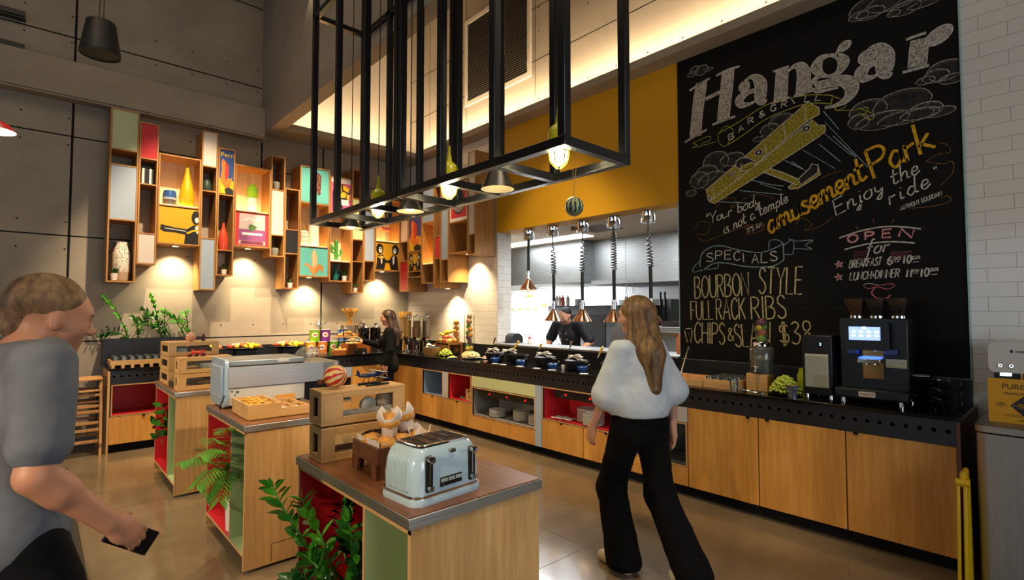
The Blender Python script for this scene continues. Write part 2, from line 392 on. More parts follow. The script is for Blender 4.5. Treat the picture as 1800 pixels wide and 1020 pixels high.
b = B(); b.box(2.545, 4.88, 8.1, 8.121, 4.287, 7.2); struct(b.build('wall_back_upper', [mat('cove_plaster', '#b9aa95', .7)], origin=(3.5, 8.1, 4.287)))
# ---- right wall below the ledge
b = B(); b.box(4.88, 5.14, 5.68, 8.12, 0, 4.2); b.box(4.88, 5.14, -2.2, 2.79, 0, 4.2); b.box(4.90, 5.14, 2.79, 5.68, 0, 1.12)
struct(b.build('wall_right', [TILE], origin=(4.88, 0, 0)))
b = B(); b.box(4.872, 5.14, 2.79, 5.69, 2.74, 4.2); struct(b.build('wall_right_yellow', [mat('yellow_paint', '#d09a10', .55)], origin=(4.88, 4, 2.74)))
b = B(); b.box(4.881, 5.141, 5.676, 5.681, 1.15, 2.74); struct(b.build('trim_1', [TILEX], origin=(4.88, 5.68, 1.15)))
b = B(); b.box(4.82, 5.30, 2.79, 5.68, 1.12, 1.145); struct(b.build('window_sill', [STEELX], bevel=.004))
# ---- the kitchen beyond the pass
b = B(); b.box(7.9, 8.1, .5, 10.2, 0, 2.9); struct(b.build('wall_kitchen_back', [TILEK], origin=(7.9, 0, 0)))
b = B(); b.box(5.14, 8, 10.0, 10.12, 0, 2.9); b.box(5.14, 8, .5, .6, 0, 2.9); struct(b.build('wall_kitchen_side', [TILEX], origin=(5.14, 8, 0)))
b = B(); b.box(5.14, 8.1, .5, 10.12, 2.742, 2.9); struct(b.build('ceiling_kitchen', [mat('kitchen_ceiling', '#e7e0d8', .7)], origin=(6, 4, 2.742)))

# ================================================================== COUNTERS
def mapR(a, d, z): return (4.16 + d, a, z)          # right counter: a along y, d into the counter
def mapB(a, d, z): return (a, 7.41 + d, z)          # back counter: a along x
def mbox(b, mp, a0, a1, d0, d1, z0, z1, mi=0):
    p, q = mp(a0, d0, z0), mp(a1, d1, z1)
    return b.box(min(p[0], q[0]), max(p[0], q[0]), min(p[1], q[1]), max(p[1], q[1]), z0, z1, mi)
def perforated(b, mp, a0, a1, z0, z1, hz, pitch, r, mi=0, n=10):
    k = int(round((a1 - a0) / pitch)); p = (a1 - a0) / k
    for i in range(k):
        c = a0 + p * (i + .5); lo, hi = a0 + p * i, a0 + p * (i + 1)
        ring = [(c + r * math.cos(2 * math.pi * j / n + .31), hz + r * math.sin(2 * math.pi * j / n + .31)) for j in range(n)]
        def edge(q):
            dx, dz = q[0] - c, q[1] - hz; t = min((p / 2) / abs(dx) if abs(dx) > 1e-9 else 9, ((z1 - hz) if dz > 0 else (hz - z0)) / abs(dz) if abs(dz) > 1e-9 else 9)
            return (c + dx * t, hz + dz * t)
        outer = [edge(q) for q in ring]; cs = [(hi, z1), (lo, z1), (lo, z0), (hi, z0)]
        def quad(*pp): b.add([mp(x, 0, z) for x, z in pp], [tuple(range(len(pp)))], mi)
        for j in range(n):
            q = (j + 1) % n; A, D = outer[j], outer[q]; extra = []
            for cx, cz in cs:
                on_a = (abs(A[0] - cx) < 1e-7) != (abs(A[1] - cz) < 1e-7); on_d = (abs(D[0] - cx) < 1e-7) != (abs(D[1] - cz) < 1e-7)
                if on_a and on_d and not (abs(A[0] - D[0]) < 1e-7 or abs(A[1] - D[1]) < 1e-7): extra = [(cx, cz)]
            quad(ring[j], A, *extra, D, ring[q])
            b.add([mp(*t) for t in ((ring[j][0], 0, ring[j][1]), (ring[q][0], 0, ring[q][1]), (ring[q][0], .012, ring[q][1]), (ring[j][0], .012, ring[j][1]))], [(0, 1, 2, 3)], mi)
# one continuous black worktop with a perforated apron and an upstand
b = B(); b.box(4.148, 4.879, .53, 8.112, .928, .95); b.box(.6, 4.148, 7.398, 8.112, .928, .95)
wt = tag(b.build('worktop', [BLKG], origin=(4.5, 7.7, .92), bevel=.002), 'long L-shaped glossy black buffet worktop with perforated apron running into the corner', 'worktop')
b = B(); perforated(b, mapR, .553, 7.41, .773, .928, .861, .0707, .0135)
perforated(b, mapB, .618, 4.16, .773, .928, .861, .0707, .0135)
b.box(4.20, 4.205, .553, 7.41, .775, .926, 1); b.box(.62, 4.16, 7.45, 7.455, .775, .926, 1)
b.build('perforated_apron', [mat('apron_black', '#1f2023', .33), BLKD], wt, world=True)
b = B(); b.box(4.862, 4.879, .55, 2.79, .95, 1.118); b.box(4.862, 4.879, 2.79, 8.1, .95, 1.118); b.box(1.5, 4.86, 8.095, 8.112, .95, 1.118)
b.build('upstand', [BLK], wt, world=True)
def door(b_parent, mp, a0, a1, z0, z1, handle=None, wood_=PLY, name='door'):
    b = B(); mbox(b, mp, a0 + .0018, a1 - .0018, 0, .018, z0, z1); d = b.build(name, [wood_], b_parent, world=True, bevel=.001)
    if handle is not None:
        h = B(); mbox(h, mp, handle - .014, handle + .014, -.012, 0, z1 - .004, z1 + .001); mbox(h, mp, handle - .014, handle + .014, -.012, -.009, z1 - .014, z1 + .001)
        q = h.build('handle', [mat('tab_pull', '#4b4038', .35, .8)], b_parent, world=True); q.parent = d; q.location = (0, 0, 0)
    return d
def niche(par, mp, a0, a1, z0, z1, m, depth=.45):
    b = B(); t = .012
    for A0, A1, Z0, Z1 in ((a0, a1, z0 - t, z0), (a0, a1, z1, z1 + t), (a0 - t, a0, z0 - t, z1 + t), (a1, a1 + t, z0 - t, z1 + t)):
        mbox(b, mp, A0, A1, -.001, .02, Z0, Z1, 1)
    P = lambda a, d, z: mp(a, d, z)
    for q in (((a0, 0, z0), (a1, 0, z0), (a1, depth, z0), (a0, depth, z0)), ((a0, 0, z1), (a1, 0, z1), (a1, depth, z1), (a0, depth, z1)),
              ((a0, 0, z0), (a0, depth, z0), (a0, depth, z1), (a0, 0, z1)), ((a1, 0, z0), (a1, depth, z0), (a1, depth, z1), (a1, 0, z1)),
              ((a0, depth, z0), (a1, depth, z0), (a1, depth, z1), (a0, depth, z1))):
        b.add([P(*v) for v in q], [(0, 1, 2, 3)], 0)
    return b.build('open_niche', [m, EDGE], par, world=True)
def panel(par, mp, a0, a1, z0, z1, m, name='panel'):
    b = B(); mbox(b, mp, a0, a1, 0, .018, z0, z1); return b.build(name, [m], par, world=True, bevel=.001)
def kick(par, mp, a0, a1):
    b = B(); mbox(b, mp, a0, a1, .075, .095, 0, .1); b.build('plinth', [BLKD], par, world=True)
def cab(label, mp, a0, a1):
    t = thing('base_cabinet', label, 'cabinet', mp((a0 + a1) / 2, .3, 0), 0, 'base cabinets of the buffet counter')
    b = B(); mbox(b, mp, a0, a1, .5, .52, .1, .772); mbox(b, mp, a0, a1, .02, .5, .098, .112); mbox(b, mp, a0, a0 + .004, .02, .5, .1, .772); mbox(b, mp, a1 - .004, a1, .02, .5, .1, .772)
    b.build('carcass', [OAK], t, world=True); kick(t, mp, a0, a1); return t
def controls(par, mp, a0, a1, z0, z1, n):
    b = B(); mbox(b, mp, a0, a1, .06, .075, z0, z1)
    p = b.build('control_strip', [BLKM], par, world=True)
    for i in range(n):
        e = B()
        c = a0 + (a1 - a0) * (i + .5) / n
        mbox(e, mp, c - .012, c + .012, .057, .06, (z0 + z1) / 2 - .008, (z0 + z1) / 2 + .012, 0)
        for k in (-2, -1, 1, 2): mbox(e, mp, c + k * .03 - .003, c + k * .03 + .003, .058, .06, (z0 + z1) / 2 - .022, (z0 + z1) / 2 - .016, 1)
        q = e.build('indicator', [mat('red_led', '#ff2418', .4, emit=.9), mat('grey_mark', '#8d8d8d', .5)], par, world=True); q.parent = p
t = cab('plain birch corner cabinet of the buffet, between the black suited woman and the blue niche', mapR, 6.53, 7.41); panel(t, mapR, 6.53, 7.41, .1, .772, PLY)
t = cab('birch cabinet with a pale blue open niche above a small door', mapR, 5.945, 6.525)
niche(t, mapR, 6.01, 6.505, .424, .757, BLU2); door(t, mapR, 5.945, 6.525, .1, .405, 6.25)
panel(t, mapR, 5.945, 5.998, .412, .77, LGRY)
t = cab('birch cabinet with a red open niche holding small kraft boxes', mapR, 5.352, 5.94)
niche(t, mapR, 5.375, 5.865, .424, .757, RED); door(t, mapR, 5.352, 5.94, .1, .405, 5.66); panel(t, mapR, 5.878, 5.94, .412, .77, LGRY)
t = cab('wide birch cabinet with a pale green panel above a grey niche of stacked plates', mapR, 4.19, 5.348)
panel(t, mapR, 4.19, 5.348, .637, .772, GRNP, 'top_panel'); niche(t, mapR, 4.205, 5.33, .282, .618, GRY); panel(t, mapR, 4.19, 5.348, .1, .262, PLYX, 'bottom_panel')
controls(t, mapR, 4.25, 5.22, .52, .6, 3)
b = B(); mbox(b, mapR, 4.085, 4.187, -.004, .5, .1, .772); tag(b.build('cabinet_post', [BLU], bevel=.001), 'pale blue upright panel between the grey plate niche and the red plate niche', 'panel')
t = cab('birch cabinet with a wide red niche of plates above two doors', mapR, 2.915, 4.082)
niche(t, mapR, 2.93, 4.065, .424, .757, RED); door(t, mapR, 3.494, 4.082, .1, .405, 3.79); door(t, mapR, 2.915, 3.49, .1, .405, 3.2); controls(t, mapR, 2.95, 3.95, .66, .74, 3)
t = cab('birch cabinet with a white panel above a dark grey niche, behind the walking woman', mapR, 2.333, 2.912)
panel(t, mapR, 2.333, 2.912, .642, .772, LGRY, 'top_panel'); niche(t, mapR, 2.35, 2.895, .272, .625, DGRY); panel(t, mapR, 2.333, 2.912, .1, .255, PLYX, 'bottom_panel')
for a0, h, lb in ((1.738, 1.81, 'birch cabinet door unit below the glass water dispenser'), (1.145, 1.665, 'birch cabinet door unit below the grapes and milk fridge'), (.552, 1.08, 'birch cabinet door unit at the end of the counter, below the black cups')):
    t = cab(lb, mapR, a0, a0 + .588); door(t, mapR, a0, a0 + .588, .1, .771, h)
b = B(); b.box(4.15, 4.86, .53, .55, .0, .927); b.box(4.151, 4.156, .531, .549, 0, .927, 1)
tag(b.build('end_panel', [WALD, EDGE]), 'dark timber end panel closing the counter beside the steel water cabinet', 'panel')
# back counter
t = cab('birch cabinet with a red niche above a drawer, beside the wooden high chairs', mapB, .62, 1.21)
niche(t, mapB, .645, 1.195, .424, .757, RED); d = door(t, mapB, .62, 1.21, .1, .405, .94, PLY, 'drawer')
for a0, a1, lb in ((1.215, 1.77, 'birch cabinet of the back counter hidden behind the far bread island'), (1.775, 2.335, 'birch cabinet of the back counter behind the conveyor toaster')):
    t = cab(lb, mapB, a0, a1); door(t, mapB, a0, a1, .1, .77, a1 - .06)
t = cab('wide cabinet of the back counter with a pale blue panel above a grey niche', mapB, 2.34, 3.5)
panel(t, mapB, 2.34, 3.5, .637, .772, BLU, 'top_panel'); niche(t, mapB, 2.355, 3.485, .282, .618, DGRY); panel(t, mapB, 2.34, 3.5, .1, .262, PLYX, 'bottom_panel')
t = cab('birch cabinet of the back counter beside the black suited woman', mapB, 3.505, 4.16); panel(t, mapB, 3.505, 4.16, .1, .772, PLY)
b = B(); b.box(.598, .618, 7.40, 8.1, 0, .927); tag(b.build('end_panel', [PLYF]), 'birch end panel closing the back counter beside the wooden high chairs', 'panel')
# ================================================================== WALL SHELVES
def shB(a, d, z): return (a, 7.74 + d, z)
def shR(a, d, z): return (4.49 + d, a, z)
_pc = {}
def pcol(h): return mat('poster_' + h.strip('#'), h, .55)
def blob(cx, cy, rx, ry, n=20, rot=0, wob=0, k=3):
    o = []
    for i in range(n):
        a = 2 * math.pi * i / n; q = 1 + wob * math.sin(k * a + 1); x, y = rx * q * math.cos(a), ry * q * math.sin(a)
        o.append((cx + x * math.cos(rot) - y * math.sin(rot), cy + x * math.sin(rot) + y * math.cos(rot)))
    return o
def strokepoly(pts, w):
    pts = [Vector((*p, 0)) for p in pts]; L_, R_ = [], []
    for i, p in enumerate(pts):
        d = (pts[min(i + 1, len(pts) - 1)] - pts[max(i - 1, 0)]).normalized(); n = Vector((-d.y, d.x, 0)); ww = w[i] if isinstance(w, list) else w
        L_.append(p + n * ww / 2); R_.append(p - n * ww / 2)
    return [[(L_[i].x, L_[i].y), (L_[i + 1].x, L_[i + 1].y), (R_[i + 1].x, R_[i + 1].y), (R_[i].x, R_[i].y)] for i in range(len(pts) - 1)]
def poster(par, mp, aL, aR, z0, z1, bg, shapes, d=.012):
    t = .012 if aR > aL else -.012
    aL, aR, z0, z1 = aL + t, aR - t, z0 + .008, z1 - .008
    cols = [bg]; b = B(); mbox(b, mp, aL, aR, d, d + .02, z0, z1, 0); k = 0
    for col, polys in shapes:
        if col not in cols: cols.append(col)
        k += 1
        if isinstance(polys, tuple) and polys[0] == 'text':
            _, txt, s, tt, size = polys; vs, fs = text_mesh(txt, size); sg = 1 if aR > aL else -1
            b.add([mp(aL + (aR - aL) * s + sg * x, d - .0007 * k, z0 + (z1 - z0) * tt + y) for x, y in vs], fs, cols.index(col)); continue
        for pl in (polys if isinstance(polys[0][0], (list, tuple)) else [polys]):
            pl = [(min(max(s, 0), 1), min(max(tt, 0), 1)) for s, tt in pl]
            b.poly([mp(aL + (aR - aL) * s, d - .0007 * k, z0 + (z1 - z0) * tt) for s, tt in pl], cols.index(col))
    return b.build('poster', [pcol(c) for c in cols], par, world=True)
def P_figure(flip=False):                # plain black and white jacketed shape with an outstretched sleeve, on yellow
    f = lambda L_: [((1 - s) if flip else s, t) for s, t in L_]
    return [('#17130f', f([(.64, .0), (1, 0), (1, .52), (.88, .56), (.70, .42), (.40, .44), (.06, .50), (.04, .36), (.14, .30), (.40, .30), (.66, .26)])),
            ('#17130f', f(blob(.93, .76, .12, .20))), ('#e9e2d2', f([(.90, .5), (1, .54), (1, .34), (.96, .30)])), ('#e9e2d2', f(blob(.95, .7, .05, .08))),
            ('#e9e2d2', strokepoly(f([(.15, .40), (.45, .38), (.68, .36)]), .018)), ('#e0b21c', strokepoly(f([(.70, .30), (.84, .38), (1, .42)]), .05))]
def P_pair():
    o = []
    for fl in (False, True):
        f = lambda L_: [((1 - s) if fl else s, t) for s, t in L_]
        o += [('#17130f', f([(.02, .0), (.36, 0), (.44, .34), (.30, .56), (.08, .52)])), ('#17130f', f(blob(.17, .76, .15, .2))), ('#ddd5c6', f(blob(.2, .72, .07, .11))),
              ('#ddd5c6', f([(.2, .52), (.3, .5), (.27, .2), (.22, .26)])), ('#17130f', strokepoly(f([(.3, .36), (.5, .3)]), .1)), ('#17130f', f(blob(.21, .77, .03, .03)))]
    return o + [('#e2a114', [(.46, .0), (.54, 0), (.56, .22), (.44, .22)]), ('#e0b21c', strokepoly([(.1, .48), (.2, .42), (.34, .46)], .06))]
P_swirl = [('#e6a71b', [(0, 0), (0, .30), (.3, .42), (1, .30), (1, 0)]), ('#1d1a1c', [(.45, 0), (.35, .08), (.6, .17), (1, .10), (1, 0)]), ('#e2701c', blob(.32, .62, .17, .16, wob=.15)),
           ('#e2701c', [(.2, .55), (.48, .55), (.62, .30), (.9, .40), (.75, .16), (.35, .14), (.1, .3)]), ('#c62c22', [(.42, .72), (.62, .66), (.66, .45), (.5, .28), (.38, .40)]),
           ('#e9b91f', [(.1, .16), (.3, .2), (.46, 0), (.22, 0)])]
P_label = [('#b9a9a6', [(.10, .04), (.12, .97), (.88, .97), (.90, .04)]), ('#8a4a78', [(.105, .16), (.10, .50), (.90, .50), (.895, .16)]), ('#4b6b3c', blob(.5, .56, .12, .1, wob=.1)),
           ('#d9cfc8', strokepoly([(.24, .76), (.4, .84), (.56, .78), (.76, .86)], .05)), ('#e8dfd8', [(.2, .33), (.8, .33), (.8, .40), (.2, .40)]), ('#7c2f4c', [(.16, .06), (.18, .15), (.82, .15), (.84, .06)])]
P_banana = [('#d9ab78', [(.46, .20), (.42, .55), (.42, .78), (.47, .93), (.53, .93), (.60, .75), (.62, .5), (.58, .22)]), ('#c98b4a', [(.44, .30), (.3, .44), (.17, .42), (.13, .34), (.26, .36), (.40, .12), (.48, .08)]),
            ('#b9762f', [(.56, .30), (.66, .44), (.82, .36), (.84, .14), (.78, .13), (.72, .28), (.62, .10), (.52, .08)]), ('#c98b4a', [(.42, .30), (.56, .32), (.54, .03), (.44, .03)]), ('#e6c391', [(.47, .3), (.46, .8), (.50, .88), (.52, .5)])]
P_fries = [('#efe9df', [(0, .86), (1, .86), (1, 1), (0, 1)]), ('#1c1917', [(.30, .76), (.62, .84), (.96, .72), (.92, .30), (.60, .28), (.28, .40)]),
           ('#ecb92f', [(.34, .74), (.50, .80), (.54, .62), (.40, .56)]), ('#ecb92f', [(.58, .80), (.70, .80), (.92, .72), (.86, .60), (.60, .66)]), ('#ecb92f', [(.44, .54), (.60, .62), (.76, .58), (.72, .44), (.46, .42)]), ('#ecb92f', [(.78, .56), (.92, .54), (.90, .36), (.76, .42)]),
           ('#efe9df', [(.50, .38), (.86, .38), (.88, .22), (.54, .20)]), ('#1c1917', [(.08, .62), (.26, .60), (.60, .14), (.42, .02), (.10, .05)]),
           ('#efe9df', strokepoly([(.14, .54), (.3, .34), (.22, .18), (.48, .10)], .04))]
P_spots = [('#5d2f24', [(.36, .30), (.33, .84), (.42, .90), (.60, .90), (.72, .80), (.70, .26), (.60, .22), (.58, .34), (.50, .34), (.46, .24)])] + \
          [('#c58b5c', [blob(.38 + .31 * random.random(), .30 + .52 * random.random(), .012, .012, 6) for _ in range(60)])]
def shelf(label, mp, aL, aR, zs, cells, down=False, D=.372):
    t = .016; mid = (aL + aR) / 2
    root = thing('wall_shelf', label, 'shelf', mp(mid, .2, zs[-1]), 0, 'plywood box shelves of the wall display')
    b = B(); sg = 1 if aR > aL else -1
    mbox(b, mp, aL, aL + sg * t, 0, D, zs[-1], zs[0]); mbox(b, mp, aR - sg * t, aR, 0, D, zs[-1], zs[0])
    for i, z in enumerate(zs):
        z0 = z - t if i == 0 else (z if i == len(zs) - 1 else z - t / 2)
        mbox(b, mp, aL + sg * t, aR - sg * t, .0005, D - .001, z0, z0 + t)
    b.build('carcass', [OAK], root, world=True)
    for i, c in enumerate(cells):
        z1, z0 = zs[i] - t / 2, zs[i + 1] + t / 2
        if c in ('o', None): continue
        if isinstance(c, tuple) and c[0] == 'poster': poster(root, mp, aL, aR, z0, z1, c[1], c[2]); continue
        if c == 'n' or c == 'w':
            q = B(); mbox(q, mp, aL + sg * t, aR - sg * t, D - .012, D - .002, z0, z1); q.build('back_panel', [BIRCH], root, world=True)
            if c == 'n':
                q = B(); mbox(q, mp, aL + sg * .03, aR - sg * .03, .015, D - .02, z0, z0 + .006); q.build('light_panel', [mat('niche_light', '#ffc97e', .5, emit=8)], root, world=True)
            continue
        q = B(); mbox(q, mp, aL + sg * (t + .002), aR - sg * (t + .002), .006, .022, z0 + .001, z1 - .001); q.build('front_panel', [c], root, world=True)
    if down:
        p = mp(mid, .2, zs[-1]); q = B(); q.lathe([(0, -.004), (.036, -.004), (.036, 0), (0, 0)], p, 20); q.lathe([(.036, -.006), (.044, -.006), (.044, 0), (.036, 0)], p, 20, 1)
        q.build('downlight', [LEDW, CHROME], root, world=True)
        a = mp(mid, .36, zs[-1] - 1.1); light('SPOT', 'shelf_downlight', (p[0], p[1], p[2] - .02), 110, (1, .80, .50), a, .03, spot=110, blend=1)
    return root
YEL = '#d9a012'; TEAL = '#5fb3ab'
shelf('tall outermost box shelf of the wall display with pale green and pale blue panels', shB, .576, .858, [4.04, 3.55, 3.36, 2.7, 1.95], [mat('pale_sage_panel', '#b3bb8f', .5), 'o', BLU, 'o'])
shelf('narrow box shelf with a red panel on top and a cream panel at the bottom', shB, .864, 1.060, [3.94, 3.49, 3.17, 2.56, 2.18], [RED, 'o', 'o', WHT])
shelf('wide lit box shelf holding a yellow vase above a yellow poster with one outstretched arm', shB, 1.066, 1.530, [3.59, 2.94, 2.45], ['n', ('poster', YEL, P_figure())], True)
shelf('narrow box shelf with a white panel on top and a long pale blue panel below', shB, 1.534, 1.722, [3.99, 3.52, 3.19, 2.56, 1.88], [WHT, 'o', 'o', BLU])
shelf('narrow box shelf topped by a blue poster with orange shapes, red vase beneath', shB, 1.728, 1.933, [3.8, 3.17, 2.42, 2.08], [('poster', '#1f3f7c', P_swirl + [('#f0c321', ('text', 'Perri', .55, .88, .085))]), 'o', 'w'])
shelf('wide lit box shelf holding a green and white vase above a red framed poster', shB, 1.938, 2.398, [3.62, 2.98, 2.49], ['n', ('poster', '#c62f3a', P_label)], True)
shelf('narrow box shelf with a white panel between two open cells holding small cups', shB, 2.404, 2.596, [3.83, 3.34, 2.69, 2.38], ['o', WHT, 'o'])
shelf('narrow box shelf with a black panel between an empty cell and a potted plant', shB, 2.60, 2.806, [3.39, 2.79, 2.44, 1.93], ['o', DARKP, 'o'])
shelf('wide lit box shelf with two lanterns between a spotted teal poster and a banana poster', shB, 2.811, 3.262, [3.77, 3.22, 2.57, 2.12], [('poster', TEAL, P_spots), 'n', ('poster', TEAL, P_banana)], True)
shelf('lit box shelf with a pink fries poster above a green cactus', shB, 3.268, 3.622, [3.69, 3.13, 2.37, 2.06], [('poster', '#d85a98', P_fries), 'n', 'o'])
shelf('narrow box shelf with a pale green panel between the cactus and a pale blue panel', shB, 3.627, 3.828, [3.87, 3.39, 2.74, 2.39, 1.89], ['w', GRNP, 'o', 'o'])
shelf('narrow box shelf with a pale blue panel, left of the flamingo niche', shB, 3.833, 4.025, [3.48, 3.22, 2.41, 2.09], ['w', BLU, 'o'])
shelf('wide lit box shelf with a flamingo above a yellow poster of two dark figures', shB, 4.03, 4.486, [3.47, 2.75, 2.27], ['n', ('poster', YEL, P_pair())], True)
shelf('narrow box shelf in the corner with a white panel above a red panel', shR, 7.755, 7.50, [3.3, 2.76, 2.43, 1.93], [WHT, 'w', RED])
shelf('box shelf beside the corner with a blue and orange poster above a yellow poster', shR, 7.494, 7.086, [3.55, 3.25, 2.57, 2.25, 2.15], ['n', ('poster', '#3a4078', P_swirl), ('poster', YEL, P_pair()), 'n'])
shelf('box shelf on the tiled wall with a deep orange lit niche above a potted plant', shR, 7.08, 6.735, [3.6, 3.0, 2.34, 2.04], [BLU, 'n', 'w'])
shelf('narrow box shelf on the tiled wall with a small red panel', shR, 6.728, 6.556, [3.55, 2.75, 2.41, 1.96], ['w', RED, 'w'], True)
shelf('narrow box shelf on the tiled wall with a long pale blue panel', shR, 6.55, 6.35, [3.65, 3.25, 2.38, 2.04], [WHT, BLU, 'w'])
shelf('wide box shelf on the tiled wall with a red framed poster above a niche', shR, 6.343, 5.88, [3.5, 2.91, 2.45], [('poster', '#e6ded6', [('#c8323a', [(.08, .08), (.92, .08), (.92, .92), (.08, .92)]), ('#3a3436', blob(.5, .5, .33, .34)), ('#8d7f84', blob(.5, .42, .3, .2))]), 'n'], True)
shelf('last box shelf of the tiled wall with a long white panel and broad birch side', shR, 5.873, 5.706, [3.88, 2.69, 2.4], [WHT, 'w'])
# ---------------------------------------------------------- things on the shelves
def small_plant(x, y, z, label, r=.035, h=.06, n=16, group='small potted plants on the wall shelves'):
    t = thing('potted_plant', label, 'plant', (x, y, z), 0, group)
    b = B(); b.lathe([(0, 0), (r * .72, 0), (r, h), (r * .88, h), (r * .84, h * .85), (0, h * .85)], n=16); b.build('pot', [PORC], t, smooth=40)
    b = B()
    for i in range(n):
        a = random.random() * 6.28; l = h * (.7 + .7 * random.random()); d = Vector((math.cos(a) * .75, math.sin(a) * .75, .55 + random.random())).normalized()
        p = Vector((0, 0, h * .85)); q = p + d * l; s = d.cross(Vector((0, 0, 1))).normalized() * l * .24; m = p + d * l * .55 + Vector((0, 0, .006))
        b.add([p, m - s, q, m + s], [(0, 1, 2, 3)])
    b.build('foliage', [LEAFD], t); return t
def jar(name, label, cat, prof, loc, mats, group='jars and vases on the wall shelves', n=24, smooth=40, parts=None):
    b = B(); b.lathe(prof, n=n)
    o = b.build(name, mats, smooth=smooth, origin=(0, 0, 0)); o.location = loc; return tag(o, label, cat, group)
zb = lambda z: z + .008
VY = 7.93
VASEBW = mat('patterned_vase', '#e2d9c9', .6)
def _vor():
    nt = VASEBW.node_tree; b = nt.nodes['Principled BSDF']; L = nt.links.new; tc = nt.nodes.new('ShaderNodeTexCoord'); v = nt.nodes.new('ShaderNodeTexVoronoi'); v.inputs['Scale'].default_value = 55; v.feature = 'DISTANCE_TO_EDGE'
    L(tc.outputs['Object'], v.inputs['Vector']); r = nt.nodes.new('ShaderNodeValToRGB'); r.color_ramp.elements[0].position = .22; r.color_ramp.elements[1].position = .26
    r.color_ramp.elements[0].color = (.78, .7, .58, 1); r.color_ramp.elements[1].color = (.012, .01, .009, 1); L(v.outputs[0], r.inputs[0]); L(r.outputs[0], b.inputs['Base Color'])
_vor()
t = thing('vase', 'tall black and white patterned vase with a bare clay foot, in the outermost shelf', 'vase', (.735, VY, zb(1.966)), 0, 'jars and vases on the wall shelves')
b = B(); b.lathe([(.0, .0), (.078, 0), (.086, .03), (.090, .11)], n=28); b.build('clay_foot', [mat('clay', '#b79c7c', .7)], t, smooth=40)
b = B(); b.lathe([(.090, .11), (.094, .2), (.090, .33), (.068, .41), (.056, .44), (.056, .475), (.046, .475), (.046, .44), (0, .4)], n=28); b.build('glazed_body', [VASEBW], t, smooth=40)
small_plant(.66, 7.83, zb(1.966), 'small potted plant beside the black and white patterned vase', .042, .085)
jar('vase', 'tall yellow teardrop vase in the lit niche above the outstretched arm poster', 'vase', [(0, 0), (.055, 0), (.082, .06), (.090, .13), (.072, .25), (.040, .38), (.024, .47), (.020, .56), (.014, .56), (.014, .47), (0, .4)], (1.395, 7.86, zb(2.945) + .006), [mat('yellow_glaze', '#d8a413', .3, coat=.3)])
t = thing('ceramic_jar', 'squat blue and grey banded jar beside the yellow teardrop vase', 'jar', (1.21, 7.88, zb(2.945) + .006), 0, 'jars and vases on the wall shelves')
for i, (z0, z1, c, r0, r1) in enumerate(((0, .075, '#4f4c49', .07, .078), (.075, .10, '#9aa6b2', .078, .079), (.10, .19, '#27528f', .079, .066))):
    b = B(); b.lathe([(r0, z0), ((r0 + r1) / 2 + .002, (z0 + z1) / 2), (r1, z1)] + ([(.055, .195), (.05, .19), (0, .15)] if i == 2 else []), n=24)
    if i == 0: b.lathe([(0, 0), (r0, 0)], n=24)
    b.build('glaze_band', [mat('glaze_' + c[1:], c, .3, coat=.4)], t, smooth=40)
t = thing('vase', 'stepped vase with a green upper and white lower half, in a lit niche', 'vase', (2.19, 7.86, zb(2.986) + .006), 0, 'jars and vases on the wall shelves')
b = B(); b.lathe([(0, 0), (.062, 0), (.066, .02), (.066, .15), (.070, .16), (.070, .19)], n=24, flute=.02, fn=8); b.build('white_half', [PORC], t, smooth=40)
b = B(); b.lathe([(.070, .19), (.070, .34), (.058, .35), (.044, .355), (.044, .385), (.036, .385), (.036, .36), (0, .33)], n=24, flute=.02, fn=8); b.build('green_half', [mat('lime_glaze', '#7fae22', .3, 0, '#a6c63a', 4, coat=.3)], t, smooth=40)
jar('vase', 'slim coral red bottle vase in the narrow shelf below the blue poster', 'vase', [(0, 0), (.055, 0), (.066, .06), (.064, .14), (.044, .24), (.020, .31), (.016, .37), (.012, .37), (.012, .31), (0, .25)], (1.835, 7.86, zb(2.428)), [mat('coral_glaze', '#c4492f', .25, coat=.4)])
jar('ceramic_jar', 'dark green ribbed jar on the open cell left of the blue poster', 'jar', [(0, 0), (.05, 0), (.058, .03), (.058, .1), (.045, .14), (.045, .16), (.036, .16), (0, .12)], (1.63, 7.9, zb(3.196)), [mat('dark_green_glaze', '#2f3f36', .35)], n=24)
small_plant(1.85, 7.85, zb(2.086), 'small potted plant in the bottom cell under the slim coral red vase', .04, .075)
for z, lb in ((3.346, 'small grey cup in the top cell, above the long white panel'), (2.386, 'small grey cup in the bottom cell, below the long white panel')):
    b = B(); b.lathe([(0, 0), (.036, 0), (.05, .09), (.042, .12), (.034, .12), (.036, .09), (0, .03)], n=20, flute=.05, fn=10); o = b.build('cup', [mat('grey_glaze', '#78786f', .5)], smooth=40, origin=(0, 0, 0)); o.location = (2.50, 7.83, zb(z)); tag(o, lb, 'cup', 'small grey cups on the shelves')
small_plant(2.72, 7.83, zb(1.936), 'small potted plant in the bottom cell below the black panel', .04, .075)
